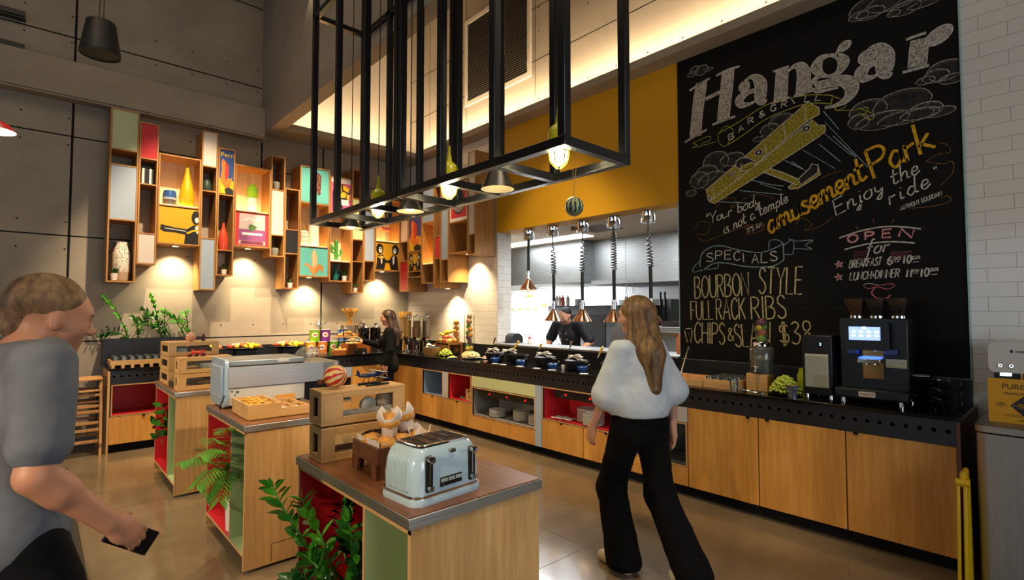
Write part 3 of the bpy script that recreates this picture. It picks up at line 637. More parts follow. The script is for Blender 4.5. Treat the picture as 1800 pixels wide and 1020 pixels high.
for x, lb, r, h in ((2.93, 'squat white wire lantern in front of the taller ribbed lantern', .075, .26), (3.10, 'tall white ribbed lantern behind the squat wire lantern', .078, .36)):
    t = thing('lantern', lb, 'lantern', (x, 7.88 if r < .077 else 7.95, zb(2.576) + .006), 0, 'lanterns in the lit niche')
    b = B()
    k = 7 if r < .077 else 16
    if r < .077: b.lathe([(0, 0), (r, 0), (r, h * .72), (r * .55, h * .86), (r * .45, h * .86), (0, h * .7)], n=24)
    else:
        pr_ = [(0, 0)]
        for i in range(k): pr_ += [(r, h * i / k + .002), (r * 1.04, h * (i + .5) / k), (r, h * (i + 1) / k - .002)]
        b.lathe(pr_ + [(r * .8, h), (0, h * .96)], n=24)
    b.build('shade', [mat('lantern_white', '#efe2cc', .6)], t, smooth=40)
    if r < .077:
        b = B()
        for i in range(10):
            a = i * .628; b.tube([(math.cos(a) * r * 1.02, math.sin(a) * r * 1.02, 0), (math.cos(a) * r * 1.02, math.sin(a) * r * 1.02, h * .72), (math.cos(a) * r * .5, math.sin(a) * r * .5, h * .87), (math.cos(a) * r * .46, math.sin(a) * r * .46, h)], .002, 5)
        for z in (.24, .48, .72): b.tube([(math.cos(a) * r * 1.02, math.sin(a) * r * 1.02, h * z) for a in [i * .3142 for i in range(21)]], .002, 5)
        b.build('wire_cage', [mat('bronze_wire', '#77603f', .4, .6)], t, smooth=True)
def cactus(x, y, z):
    t = thing('cactus_ornament', 'green branched cactus ornament in the lit niche under the fries poster', 'ornament', (x, y, z))
    b = B(); b.tube(catmull([(0, 0, 0), (0, 0, .1), (0, 0, .22), (0, 0, .30), (0, 0, .325)], 3), [.03] * 10 + [.028, .022, .01], 10)
    for sx, z0, z1 in ((-1, .12, .26), (1, .08, .19), (-1, .19, .24)):
        b.tube(catmull([(0, 0, z0), (sx * .05, 0, z0 + .005), (sx * .075, 0, z0 + .04), (sx * .075, 0, z1)], 4), [.02] * 12 + [.008], 8)
    o = b.build('cactus_body', [mat('cactus_green', '#3f8a3a', .4)], t, smooth=True)
    b = B(); b.lathe([(0, 0), (.05, 0), (.05, .012), (0, .012)], n=20); b.build('base', [PORC], t)
cactus(3.42, 7.85, zb(2.376) + .006)
t = thing('figurine', 'teal standing figurine beside a potted plant, below the cactus', 'ornament', (3.43, 7.88, zb(2.066)))
b = B(); b.lathe([(0, 0), (.045, 0), (.04, .05), (.03, .1), (.042, .16), (.03, .2), (.016, .21), (.028, .235), (.024, .265), (0, .275)], n=16); b.tube([(.04, 0, .16), (.055, -.01, .1), (.03, -.03, .08)], .012, 8); b.build('figure_body', [mat('teal_glaze', '#1c6a66', .3)], t, smooth=True)
small_plant(3.55, 7.83, zb(2.066), 'small potted plant beside the teal figurine', .042, .085)
small_plant(3.735, 7.83, zb(1.896), 'small potted plant in the lowest cell, right of the teal figurine', .04, .075)
t = thing('flamingo_ornament', 'pink flamingo ornament standing in the lit niche above two dark figures', 'ornament', (4.3, 7.86, zb(2.756) + .006))
b = B(); b.ball((0, 0, .21), .06, 14, 0, (1.35, .7, .62)); b.tube(catmull([(-.06, 0, .22), (-.10, 0, .27), (-.07, 0, .31), (-.10, 0, .33), (-.13, 0, .31)], 5), [.018] * 10 + [.013] * 11, 8); b.build('plumage', [mat('flamingo_pink', '#e0705f', .5)], t, smooth=True)
b = B(); b.tube([(-.01, 0, .18), (-.01, 0, 0)], .004, 6); b.tube([(.02, 0, .18), (.02, 0, .0)], .004, 6)
b.lathe([(0, 0), (.06, 0), (.06, .008), (0, .008)], n=16); b.build('legs_and_base', [mat('brown_metal', '#4a3b33', .5)], t, smooth=40)
jar('ceramic_jar', 'cream cylinder jar left of the pink flamingo', 'jar', [(0, 0), (.06, 0), (.06, .09), (.05, .09), (0, .07)], (4.14, 7.88, zb(2.756) + .006), [mat('cream_glaze', '#e5c58c', .5)])
small_plant(4.62, 6.87, zb(2.046), 'small potted plant under the deep orange lit niche', .045, .09)
small_plant(4.64, 6.63, zb(1.966), 'small potted plant in the narrow tiled wall shelf below the red panel', .035, .07)
small_plant(4.60, 5.79, zb(2.406), 'small potted plant in the last shelf of the tiled wall', .04, .08)
jar('ceramic_jar', 'small grey jar in the bottom cell under the pale blue panel on the tiled wall', 'jar', [(0, 0), (.035, 0), (.04, .1), (.03, .13), (0, .12)], (4.65, 6.45, zb(2.046)), [mat('grey_glaze', '#78786f', .5)])
bw = [('#e8e4dc', .026), ('#15151a', .018), ('#15151a', .03), ('#e6e2da', .022), ('#23262e', .02)]
x = .905
for i, (c, w) in enumerate(bw):
    t = thing('book', ('white spined book first from the outer side of the red panel shelf', 'thin black book beside the first white spine in the red panel shelf', 'thick black book in the middle of the row below the red panel', 'white spined book second from the far end of the row below the red panel', 'dark grey book closing the row of books below the red panel')[i], 'book', (x + w / 2, 7.90, zb(3.176)), 0, 'books below the red panel')
    b = B(); b.box(-w / 2, w / 2, -.07, .07, 0, .2 - .008 * (i % 3)); b.build('cover', [mat('book_' + c[1:], c, .6)], t, bevel=.001)
    b = B(); b.box(-w / 2 + .002, w / 2 - .002, -.066, .0705, .003, .2025 - .008 * (i % 3)); b.build('pages', [PAPER], t); x += w + .001
# ================================================================== CHALKBOARD
BX = 4.866
GL = {'A': '.7|0,0 .35,1 .7,0|.13,.35 .57,.35', 'B': '.6|0,0 0,1|~0,1 .4,.95 .5,.77 .35,.55 0,.52|~0,.52 .45,.47 .58,.25 .42,.03 0,0', 'C': '.62|~.6,.82 .4,1 .1,.85 0,.5 .1,.15 .38,0 .62,.2',
      'D': '.62|0,0 0,1|~0,1 .4,.9 .62,.5 .4,.1 0,0', 'E': '.5|.5,1 0,1 0,0 .5,0|0,.52 .42,.52', 'F': '.5|.5,1 0,1 0,0|0,.52 .42,.52', 'G': '.64|~.6,.82 .4,1 .1,.85 0,.5 .1,.15 .38,0 .6,.15|.62,0 .62,.42 .38,.42',
      'H': '.6|0,0 0,1|.6,0 .6,1|0,.5 .6,.5', 'I': '.1|.05,0 .05,1', 'K': '.6|0,0 0,1|.58,1 0,.42|.15,.56 .6,0', 'L': '.5|0,1 0,0 .5,0', 'M': '.8|0,0 .05,1 .4,.3 .75,1 .8,0', 'N': '.62|0,0 0,1 .62,0 .62,1',
      'O': '.68|~.34,1 .08,.82 0,.5 .08,.18 .34,0 .6,.18 .68,.5 .6,.82 .34,1', 'P': '.55|0,0 0,1|~0,1 .4,.96 .55,.75 .4,.52 0,.48', 'R': '.58|0,0 0,1|~0,1 .4,.96 .52,.76 .36,.54 0,.5|.2,.5 .58,0',
      'S': '.5|~.5,.85 .3,1 .06,.9 .05,.68 .28,.53 .5,.36 .5,.12 .26,0 0,.14', 'T': '.6|0,1 .6,1|.3,1 .3,0', 'U': '.6|~0,1 0,.4 .1,.06 .3,0 .5,.06 .6,.4 .6,1', 'W': '.9|0,1 .2,0 .45,.7 .7,0 .9,1', 'Y': '.6|0,1 .3,.5 .6,1|.3,.5 .3,0', 'Z': '.55|0,1 .55,1 0,0 .55,0',
      '&': '.6|~.6,.0 .15,.72 .2,.95 .36,.95 .4,.78 .08,.38 .05,.12 .25,0 .45,.12 .6,.4', '+': '.4|.2,.25 .2,.65|0,.45 .4,.45', '$': '.5|~.5,.8 .3,.92 .05,.82 .05,.62 .28,.52 .5,.38 .48,.14 .24,.06 0,.2|.21,1.05 .21,-.08|.31,1.05 .31,-.08',
      '0': '.5|~.25,1 .04,.7 .04,.3 .25,0 .46,.3 .46,.7 .25,1', '1': '.16|.02,.86 .12,1 .12,0', '3': '.5|~.05,.9 .3,1 .46,.8 .2,.54|~.2,.54 .5,.36 .4,.06 .2,0 0,.1', '5': '.5|.45,1 .08,1 .05,.58|~.05,.58 .3,.62 .48,.35 .3,.02 0,.08', '6': '.5|~.42,1 .12,.7 .03,.3 .2,0 .44,.1 .46,.36 .26,.5 .06,.34',
      '7': '.45|0,1 .45,1 .15,0', '8': '.5|~.25,.52 .06,.7 .1,.94 .25,1 .42,.92 .44,.7 .25,.52 .03,.3 .06,.06 .25,0 .46,.08 .48,.3 .25,.52', '-': '.5|0,.3 .5,.3', '>': '.55|0,.35 .55,.35|.4,.48 .55,.35 .4,.22', "'": '.1|.06,1 .02,.8', '"': '.25|.06,1 .02,.75|.2,1 .16,.75', ':': '.1|.05,.5 .05,.44|.05,.1 .05,.04', ' ': '.32|', ',': '.1|.06,.08 0,-.1',
      'a': '.46|~.4,.42 .2,.52 .02,.25 .14,.0 .36,.2 .4,.48|~.4,.48 .38,.1 .52,.06', 'b': '.42|~.04,1 .04,.5 .04,.04|~.04,.3 .24,.5 .4,.28 .26,.02 .04,.06', 'd': '.46|~.38,.36 .2,.5 .02,.24 .16,0 .38,.2|~.44,1 .38,.5 .38,.08 .5,.06', 'e': '.4|~.03,.24 .3,.28 .3,.48 .12,.48 .02,.2 .16,0 .42,.16', 'f': '.34|~.36,.94 .24,1 .16,.7 .12,.1 .06,-.25 -.04,-.28|-.02,.46 .32,.5',
      'h': '.44|~.08,1 .04,.5 .02,0|~.03,.26 .22,.5 .34,.4 .32,.06 .46,.06', 'i': '.18|~.06,.48 .04,.08 .2,.08|.1,.72 .1,.68', 'j': '.2|~.14,.48 .1,0 .02,-.34 -.14,-.3 .2,.06|.16,.72 .16,.68', 'k': '.46|~.1,1 .06,.5 .02,0|.4,.52 .06,.24|.14,.3 .46,0', 'l': '.18|~.1,1 .04,.5 .05,.04 .2,.08', 'm': '.7|~.02,0 .06,.48|~.05,.28 .2,.5 .3,.4 .28,0|~.29,.28 .46,.5 .56,.4 .54,.06 .72,.08', 'n': '.46|~.02,0 .06,.48|~.05,.26 .22,.5 .34,.4 .32,.06 .48,.08',
      'o': '.44|~.22,.5 .04,.34 .04,.1 .2,0 .38,.14 .38,.4 .22,.5 .46,.42', 'p': '.44|~.06,.5 .03,0 -.02,-.36|~.04,.3 .24,.5 .4,.3 .26,.02 .04,.06', 'r': '.36|~.02,0 .06,.5 .1,.42 .34,.46', 's': '.36|~.3,.44 .16,.52 .06,.4 .28,.18 .2,0 .0,.04', 't': '.34|~.16,.95 .1,.4 .12,.04 .36,.1|-.04,.56 .34,.6', 'u': '.46|~.04,.48 .02,.14 .14,.0 .34,.14 .38,.48|~.38,.48 .36,.1 .5,.06', 'v': '.4|0,.48 .16,0 .38,.48', 'w': '.6|0,.5 .15,0 .3,.4 .45,0 .6,.5', 'y': '.44|~.04,.48 .04,.2 .18,.1 .34,.24 .38,.48|~.38,.48 .32,.0 .2,-.34 .02,-.28 .3,.0'}
_gl = {}
def glyph(ch):
    if ch not in _gl:
        p = GL[ch].split('|'); st = []
        for q in p[1:]:
            if not q: continue
            sm = q[0] == '~'; pts = [tuple(float(v) for v in t.split(',')) for t in q.lstrip('~').split()]
            st.append([(v.x, v.y) for v in catmull([(*t, 0) for t in pts], 5)] if sm else pts)
        _gl[ch] = (float(p[0]), st)
    return _gl[ch]
def wp(px, py): q = at(px, py, 'x', BX); return (-q.y, q.z)       # s to the viewer's right, t up
class Chalk:
    def __init__(s): s.b = B(); s.k = 0
    def p3(s, q, lift): return (BX - lift, max(-q[0], .556), min(q[1], 4.196))
    def ribbon(s, pts, w, mi=0, lift=.0012, edge=None):
        pts = [Vector((q[0], q[1])) for q in pts]; n = len(pts)
        if n < 2: return
        Lq, Rq = [], []
        for i, p in enumerate(pts):
            d = pts[min(i + 1, n - 1)] - pts[max(i - 1, 0)]
            if d.length < 1e-9: d = Vector((1, 0))
            d.normalize(); m = Vector((-d.y, d.x)); ww = (w[i] if isinstance(w, list) else w) / 2; Lq.append(p + m * ww); Rq.append(p - m * ww)
        vs = [s.p3(q, lift) for pr in zip(Lq, Rq) for q in pr]
        s.b.add(vs, [(2 * i, 2 * i + 2, 2 * i + 3, 2 * i + 1) for i in range(n - 1)], mi)
        if edge is not None:
            for E_ in (Lq, Rq): s.ribbon(E_, .0055, edge, lift + .0006)
    def fill(s, pts, mi, lift=.0006): s.b.poly([s.p3(q, lift) for q in pts], mi)
    def disc(s, c, rx, ry, mi, lift=.0012, edge=None, rot=0, n=24):
        q = [(c[0] + rx * math.cos(a) * math.cos(rot) - ry * math.sin(a) * math.sin(rot), c[1] + rx * math.cos(a) * math.sin(rot) + ry * math.sin(a) * math.cos(rot)) for a in [2 * math.pi * i / n for i in range(n)]]
        s.fill(q, mi, lift)
        if edge is not None: s.ribbon(q + q[:1], .0055, edge, lift + .0006)
    def text(s, txt, p0, p1, h, w, mi=0, slant=.12, gap=.16, f=None, dbl=0, mi2=None, lift=.0014):
        a = Vector(wp(*(f(*p0) if f else p0))); z = Vector(wp(*(f(*p1) if f else p1))); d = z - a; Ld = d.length; d.normalize(); nrm = Vector((-d.y, d.x))
        tot = sum(glyph(c)[0] + gap for c in txt) - gap; sx = Ld / tot; x = 0
        for c in txt:
            gw, st = glyph(c)
            for q in st:
                pts = [a + d * ((x + u) * sx + slant * v * h) + nrm * (v * h) for u, v in q]
                s.ribbon(pts, w, mi, lift)
                if dbl: s.ribbon(pts, w * .3, mi2, lift + .0008)
            x += gw + gap
def chalkmat(n, c, c2, sc=60):
    return mat(n, c2, .9, 0, c, sc, (1, 1, 1), detail=3, lo=.36, hi=.58)
K_W = chalkmat('chalk_white', '#d9d2c4', '#a59e92'); K_F = chalkmat('chalk_rubbed_grey', '#bdb4a6', '#6b645a', 70); K_Y = chalkmat('chalk_yellow', '#e0ac1c', '#a87a10'); K_G = chalkmat('chalk_olive', '#a8982c', '#5f5618', 70)
K_C = chalkmat('chalk_cream', '#cdbf8c', '#8f845f'); K_P = chalkmat('chalk_pink', '#c96a6e', '#8a3c42'); K_O = chalkmat('chalk_amber', '#8a5a1c', '#4d330f'); K_B = chalkmat('chalk_pale_blue', '#9fb9bd', '#647a7e')
K_D = chalkmat('chalk_dusty_black', '#2b2825', '#161412', 12); K_L = chalkmat('chalk_lime', '#b5ad35', '#7a7420')
Q = lambda u, v: (1180 + u * .4117, v * .4117)
O8 = lambda u, v: (1350 + u * .25, 255 + v * .25)
Z7 = lambda u, v: (1180 + u * .3725, 380 + v * .3725)
def PW(f, pts): return [wp(*f(*p[:2])) for p in pts]
board = thing('chalkboard', 'huge black chalkboard wall sign with a drawn biplane and hand lettered menu', 'chalkboard', (4.873, 1.67, 1.125))
b = B(); b.box(BX, 4.879, .553, 2.79, 1.125, 4.199)
for z in (1.42, 1.63): b.box(BX - .0004, BX, .553, 2.79, z - .001, z + .001, 1)
b.build('board', [mat('chalkboard_black', '#070606', .7, 0, '#0a0908', 2.5, spec=.25), mat('board_seam', '#242220', .7)], board, world=True)
for y, z in ((2.79, 2.74), (.547, 4.199)): B().box(4.858, 4.879, y, y + .006, 1.125, z).build('edge_strip', [mat('acrylic_edge', '#8fb1a8', .2)], board, world=True)
# --- title
k = Chalk(); PXM = .00196
def st(pts, mi=0, edge=1, sm=True, lift=.0012):
    P = PW(Q, pts); wv = [p[2] * PXM for p in pts]
    if sm and len(pts) > 2:
        c = catmull([(p[0], p[1], w) for p, w in zip(P, wv)], 6); P = [(v.x, v.y) for v in c]; wv = [max(v.z, .002) for v in c]
    k.ribbon(P, wv, mi, lift, edge)
def ball(u, v, rx, ry, rot=0, lift=.0026): k.disc(wp(*Q(u, v)), rx * PXM, ry * PXM, 0, lift, 1, rot)
def lower_a(ox, oy, s=1.):
    T = lambda L_: [((u - 345) * s + 345 + ox, (v - 385) * s + 385 + oy, w * s) for u, v, w in L_]
    st(T([(368, 384, 12), (322, 397, 26), (293, 425, 42), (300, 448, 30), (335, 444, 12), (372, 424, 8)]))
    st(T([(314, 348, 10), (338, 330, 14), (364, 334, 36), (382, 362, 54), (381, 405, 54), (384, 430, 40), (396, 436, 20), (408, 424, 5)]), lift=.002)
    q = T([(312, 370, 26)])[0]; ball(q[0], q[1], q[2], q[2])
st([(130, 352, 58), (119, 420, 62), (110, 500, 58), (103, 582, 62)], sm=False); st([(78, 388, 7), (120, 360, 9), (164, 335, 7)]); st([(58, 608, 7), (100, 582, 9), (152, 554, 7)])
st([(243, 303, 60), (236, 380, 62), (228, 450, 60), (222, 514, 62)], sm=False); st([(192, 324, 7), (240, 300, 9), (292, 283, 7)]); st([(176, 533, 7), (225, 514, 9), (274, 497, 7)]); st([(146, 424, 15), (214, 390, 15)], sm=False)
lower_a(0, 0); lower_a(526, -122, 1.13)
st([(474, 298, 52), (471, 350, 54), (466, 428, 56)], sm=False); st([(434, 307, 7), (470, 294, 7), (502, 284, 7)]); st([(426, 442, 7), (466, 429, 8), (506, 416, 7)])
st([(498, 306, 8), (524, 284, 16), (552, 286, 42), (566, 318, 54), (563, 360, 54), (560, 400, 54)]); st([(524, 412, 7), (562, 400, 8), (602, 387, 7)])
st([(677, 236, 10), (640, 250, 26), (620, 285, 44), (636, 316, 26), (664, 326, 10)]); st([(677, 236, 10), (712, 240, 24), (736, 264, 42), (718, 304, 26), (690, 322, 12), (662, 326, 10)])
st([(714, 246, 6), (708, 226, 9), (722, 204, 12)]); ball(740, 197, 26, 19, .5)
st([(636, 324, 8), (610, 344, 22), (618, 364, 30), (670, 356, 34), (730, 344, 44), (766, 362, 54), (768, 396, 44), (742, 430, 26), (698, 452, 12), (655, 460, 8)]); st([(602, 366, 18), (622, 390, 14), (668, 384, 8), (712, 374, 6)])
st([(1061, 166, 54), (1056, 215, 58), (1050, 284, 58)], sm=False); st([(1002, 170, 7), (1045, 154, 8), (1088, 140, 7)]); st([(988, 310, 7), (1045, 294, 8), (1102, 279, 7)]); st([(1086, 190, 7), (1100, 160, 14), (1124, 140, 20)]); ball(1144, 151, 44, 30, .55)
def finish(name, mats): k.b.build(name, mats, board, world=True)
finish('title_lettering', [K_F, K_W])
# --- ribbon under the title
k = Chalk()
def ln(pts, w=.008, mi=0, f=Q, sm=True, lift=.0016):
    P = PW(f, pts); P = [(v.x, v.y) for v in catmull([(*p, 0) for p in P], 6)] if sm and len(P) > 2 else P
    k.ribbon(P, w, mi, lift)
ln([(200, 572), (290, 520), (400, 452), (500, 420), (600, 405), (690, 408)]); ln([(236, 622), (300, 582), (400, 512), (520, 460), (600, 441), (682, 444)]); ln([(690, 408), (682, 444)])
ln([(200, 572), (205, 612), (236, 622), (265, 560), (232, 540), (200, 572)], .006); ln([(92, 612), (160, 582), (164, 600), (130, 612), (134, 624)], .006); ln([(92, 612), (110, 620), (92, 632), (190, 606)], .006)
ln([(690, 412), (742, 432), (738, 460), (702, 470), (706, 450)], .006); ln([(706, 472), (780, 470), (836, 458), (828, 486), (800, 482)], .006); ln([(800, 462), (862, 488), (850, 512), (800, 480)], .006)
for ch, u, v, a in (('B', 246, 600, .5), ('A', 288, 566, .5), ('R', 330, 532, .5), ('&', 376, 504, .45), ('G', 424, 478, .35), ('R', 470, 460, .28), ('I', 524, 444, .22), ('L', 568, 436, .16), ('L', 614, 430, .1)):
    k.text(ch, (u, v), (u + 24 * (.2 if ch == 'I' else .95), v - 24 * math.tan(a) * .8), .055, .0085, 1, .1, f=Q)
finish('ribbon_lettering', [K_L, K_W])
# --- clouds
KF = chalkmat('chalk_faint', '#5f5a52', '#2c2926')
def cloud(lobes):
    global k
    k = Chalk()
    for u, v, rx, ry in lobes:
        c = wp(*Q(u, v)); n = 26
        q = [(c[0] + rx * PXM * math.cos(2 * math.pi * i / n) * (1 + .03 * math.sin(5 * i)), c[1] + ry * PXM * math.sin(2 * math.pi * i / n)) for i in range(n)]
        k.fill(q, 0, .0004 + .00004 * k.k); k.k += 1
        for j in range(4):
            g = 1 - .075 * j; h = [(c[0] + (x - c[0]) * g, c[1] + (y - c[1]) * g) for x, y in q]
            s0 = 2 * j; k.ribbon(h[s0 // 2:15 - s0 // 2], .006 if j == 0 else .003, 1 if j == 0 else 2, .0005 + .00004 * k.k)
        k.ribbon(q[15:] + q[:1], .004, 1, .0005 + .00004 * k.k)
    finish('cloud_drawing', [K_D, K_F, KF])
cloud([(90, 316, 28, 13), (130, 300, 36, 25), (160, 297, 22, 8), (100, 298, 26, 18)])
cloud([(870, 20, 90, 44), (960, -6, 100, 40), (800, 70, 36, 18), (850, 56, 50, 24), (1000, 35, 52, 26), (950, 58, 22, 12), (1080, 16, 50, 12)])
cloud([(1170, 300, 56, 38), (1085, 345, 30, 14), (1200, 335, 40, 18), (1130, 325, 40, 24)])
cloud([(840, 470, 66, 42), (985, 440, 94, 52), (1085, 470, 54, 30), (1140, 478, 52, 18), (800, 520, 38, 30), (900, 515, 90, 34), (1000, 500, 90, 26), (1060, 486, 60, 20)])
cloud([(190, 690, 66, 50), (260, 680, 60, 32), (120, 770, 50, 42), (180, 770, 80, 44), (85, 825, 28, 16), (150, 740, 60, 40)])
cloud([(470, 520, 56, 36), (420, 555, 42, 28), (370, 595, 24, 12)])
# --- biplane and its wind lines
k = Chalk()
def pf(pts, mi=0, lift=.003, e=.007):
    P = PW(Q, pts); k.fill(P, mi, lift); k.ribbon(P + P[:1], e, 1, lift + .0006)
for L_, w in (([(650, 475), (715, 552)], .006), ([(655, 520), (840, 715)], .004), ([(690, 580), (790, 672)], .006), ([(630, 615), (722, 690)], .006), ([(560, 640), (700, 720)], .004), ([(485, 685), (560, 722)], .007), ([(515, 690), (590, 740)], .005), ([(345, 770), (430, 790), (480, 795)], .007), ([(380, 785), (470, 812)], .005), ([(290, 814), (480, 832)], .006), ([(200, 862), (340, 868)], .006), ([(640, 560), (770, 665)], .004)): ln(L_, w, 2, sm=False, lift=.0022)
pf([(500, 800), (560, 752), (600, 712), (625, 705), (637, 745), (600, 770), (540, 806), (508, 808)], 0, .003)
pf([(540, 768), (590, 720), (600, 700), (628, 706), (626, 738), (556, 788)], 3, .0038)
pf([(150, 812), (585, 435), (632, 462), (634, 488), (590, 512), (200, 836), (160, 858)], 0, .0045)
pf([(278, 690), (300, 674), (330, 674), (356, 690), (352, 712), (300, 726), (276, 712)], 3, .0052); pf([(300, 712), (340, 694), (480, 738), (548, 768), (536, 790), (400, 738), (300, 728)], 0, .0058)
pf([(163, 862), (605, 512), (628, 536), (658, 536), (660, 560), (630, 586), (430, 715), (186, 870)], 0, .0066)
for u, v, r_ in ((578, 550, 14), (165, 846, 9), (375, 652, 15), (262, 744, 10)):
    k.disc(wp(*Q(u, v)), r_ * PXM * 1.2, r_ * PXM, 3, .0076, 1); k.disc(wp(*Q(u, v)), r_ * PXM * .4, r_ * PXM * .4, 1, .0084)
for L_ in ([(575, 460), (572, 520)], [(480, 525), (490, 590)], [(400, 612), (412, 664)], [(300, 700), (296, 742)], [(400, 664), (384, 690), (412, 680)], [(290, 748), (276, 772), (300, 764)], [(180, 800), (184, 848)]): ln(L_, .006, 1, sm=False, lift=.0082)
finish('biplane_drawing', [K_G, K_W, K_B, K_D])
# --- the quotation
k = Chalk()
k.text('"Your body', (150, 962), (382, 872), .105, .0085, 0, .25, f=Q, gap=.06); k.text('is not a temple', (226, 1000), (500, 862), .1, .0085, 0, .25, f=Q, gap=.06)
k.text('Enjoy', (705, 920), (912, 812), .125, .0095, 0, .25, f=Q, gap=.1); k.text('the', (945, 792), (1062, 738), .12, .0095, 0, .25, f=Q, gap=.1); k.text('ride', (932, 876), (1108, 796), .125, .0095, 0, .25, f=Q, gap=.16); k.text('"', (1134, 752), (1150, 744), .07, .0075, 0, f=Q)
k.text('-ANTHONY BOURDAIN', (975, 902), (1157, 834), .033, .0045, 0, .1, f=Q); k.text("IT'S AN", (326, 996), (388, 968), .042, .0065, 0, .1, f=Q)
ln([(312, 968), (390, 952), (400, 962), (390, 984), (318, 1006), (326, 988), (312, 968)], .0065, 1, sm=False)
k.text('amusement', (420, 1000), (838, 762), .2, .022, 2, .2, f=Q, gap=.02); k.text('Park', (868, 762), (1128, 628), .235, .022, 2, .15, f=Q, gap=.03)
for L_ in ([(90, 985), (120, 950), (165, 955), (150, 1000), (110, 1000), (140, 1030), (200, 1010), (330, 960)], [(190, 885), (230, 850), (275, 850), (255, 890), (350, 830), (440, 850)], [(530, 960), (560, 930), (600, 960), (570, 985), (640, 965), (690, 925)], [(1085, 690), (1140, 660), (1190, 650), (1180, 620), (1140, 610)], [(1090, 690), (1160, 700), (1200, 690), (1200, 740), (1150, 790)], [(1020, 890), (1120, 880), (1190, 860), (1180, 835), (1150, 850)], [(640, 760), (690, 740), (730, 730)]): ln(L_, .005, 1)
finish('quote_lettering', [K_W, K_O, K_Y])
# --- specials
k = Chalk()
ln([(136, 240), (140, 190), (170, 155), (230, 140), (320, 160), (420, 172), (490, 150), (528, 128)], .008, 1, Z7); ln([(155, 252), (200, 224), (260, 222), (350, 238), (450, 240), (500, 228), (532, 206)], .008, 1, Z7); ln([(528, 128), (532, 206)], .008, 1, Z7)
ln([(155, 252), (218, 245), (220, 226)], .006, 1, Z7); ln([(140, 208), (108, 240), (104, 264), (150, 254)], .006, 1, Z7); ln([(462, 155), (464, 118), (500, 112), (528, 128)], .006, 1, Z7); ln([(530, 140), (574, 112), (574, 176), (534, 180)], .006, 1, Z7); ln([(552, 106), (590, 118), (668, 114), (634, 138), (662, 156), (576, 152)], .006, 1, Z7)
for i, ch in enumerate('SPECIALS'):
    u = 166 + i * 43; v = 212 + (4, -6, -8, -2, 6, 10, 8, 0)[i]; k.text(ch, (u, v), (u + (8 if ch == 'I' else 30), v - 1), .085, .009, 0, 0, f=Z7)
k.text('BOURBON', (112, 388), (366, 374), .215, .0125, 2, .02, f=Z7, gap=.13); k.text('STYLE', (412, 366), (616, 368), .235, .0125, 2, .02, f=Z7, gap=.15)
k.text('FULL', (94, 490), (198, 487), .185, .0115, 2, .02, f=Z7); k.text('RACK', (214, 489), (350, 486), .2, .0115, 2, .02, f=Z7); k.text('RIBS', (380, 488), (540, 482), .205, .0115, 2, .02, f=Z7)
k.text('w', (66, 598), (102, 598), .25, .0095, 2, 0, f=Z7); ln([(68, 532), (96, 530)], .008, 2, Z7); k.text('CHIPS', (110, 598), (250, 606), .205, .0115, 2, .02, f=Z7); k.text('&', (268, 588), (296, 588), .12, .0095, 2, 0, f=Z7); k.text('SLAW', (304, 618), (476, 612), .21, .0115, 2, .02, f=Z7); k.text('$38', (516, 606), (668, 600), .19, .0115, 2, .02, f=Z7)
finish('specials_lettering', [K_W, K_B, K_C])
# --- opening hours
k = Chalk()
ln([(500, 655), (660, 602), (860, 572), (1076, 590)], .010, 0, O8); ln([(540, 735), (700, 696), (870, 680), (1030, 690)], .010, 0, O8)
for ch, u, v, u1, v1 in (('O', 562, 688, 630, 680), ('P', 684, 668, 742, 662), ('E', 804, 652, 866, 648), ('N', 920, 644, 1010, 652)): k.text(ch, (u, v), (u1, v1), .062, .017, 1, .06, f=O8, dbl=1, mi2=2)
k.text('for', (690, 772), (850, 748), .115, .010, 0, .3, f=O8, gap=.1)
for u, v in ((500, 840), (497, 930)):
    c = wp(*O8(u, v)); q = [(c[0] + (.034 if i % 2 == 0 else .014) * math.cos(math.pi / 2 + i * math.pi / 5 + .15), c[1] + (.034 if i % 2 == 0 else .014) * math.sin(math.pi / 2 + i * math.pi / 5 + .15)) for i in range(10)]
    k.fill(q, 1, .001); k.ribbon(q + q[:1], .005, 2, .0018)
k.text('BREAKFAST', (570, 866), (792, 844), .062, .0075, 0, .25, f=O8); k.text('6', (838, 842), (872, 838), .062, .011, 0, .15, f=O8); k.text('00', (880, 812), (930, 808), .026, .006, 0, .1, f=O8); k.text('>', (888, 832), (925, 828), .03, .005, 0, 0, f=O8); k.text('10', (948, 834), (1004, 830), .062, .011, 0, .15, f=O8, gap=.3); k.text('am', (1012, 806), (1070, 800), .045, .006, 0, .2, f=O8, gap=.05); ln([(1018, 824), (1062, 820)], .005, 0, O8)
k.text('LUNCH+DINNER', (574, 952), (920, 928), .062, .0075, 0, .2, f=O8); k.text('11', (968, 930), (1006, 928), .062, .011, 0, .15, f=O8, gap=.3); k.text('am', (1016, 892), (1062, 890), .035, .005, 0, .1, f=O8, gap=.05); k.text('>', (1018, 912), (1056, 910), .03, .005, 0, 0, f=O8); k.text('10', (1070, 926), (1130, 922), .062, .011, 0, .15, f=O8, gap=.3); k.text('pm', (1138, 890), (1200, 884), .045, .006, 0, .2, f=O8, gap=.05); ln([(1146, 912), (1190, 908)], .005, 0, O8)
ln([(905, 325), (930, 342), (985, 328), (1030, 320), (1055, 328), (1020, 345), (970, 330)], .007, 1, Z7); ln([(990, 325), (955, 345), (948, 368), (975, 388), (1015, 388), (1034, 372)], .011, 1, Z7); ln([(905, 325), (935, 318), (985, 330)], .005, 0, Z7)
for i in range(5): ln([(600, 752 + i * 14), (700 - i * 8, 752 + i * 14)], .002, 1, O8, sm=False); ln([(860, 752 + i * 10), (1010 - i * 12, 748 + i * 10)], .002, 1, O8, sm=False)
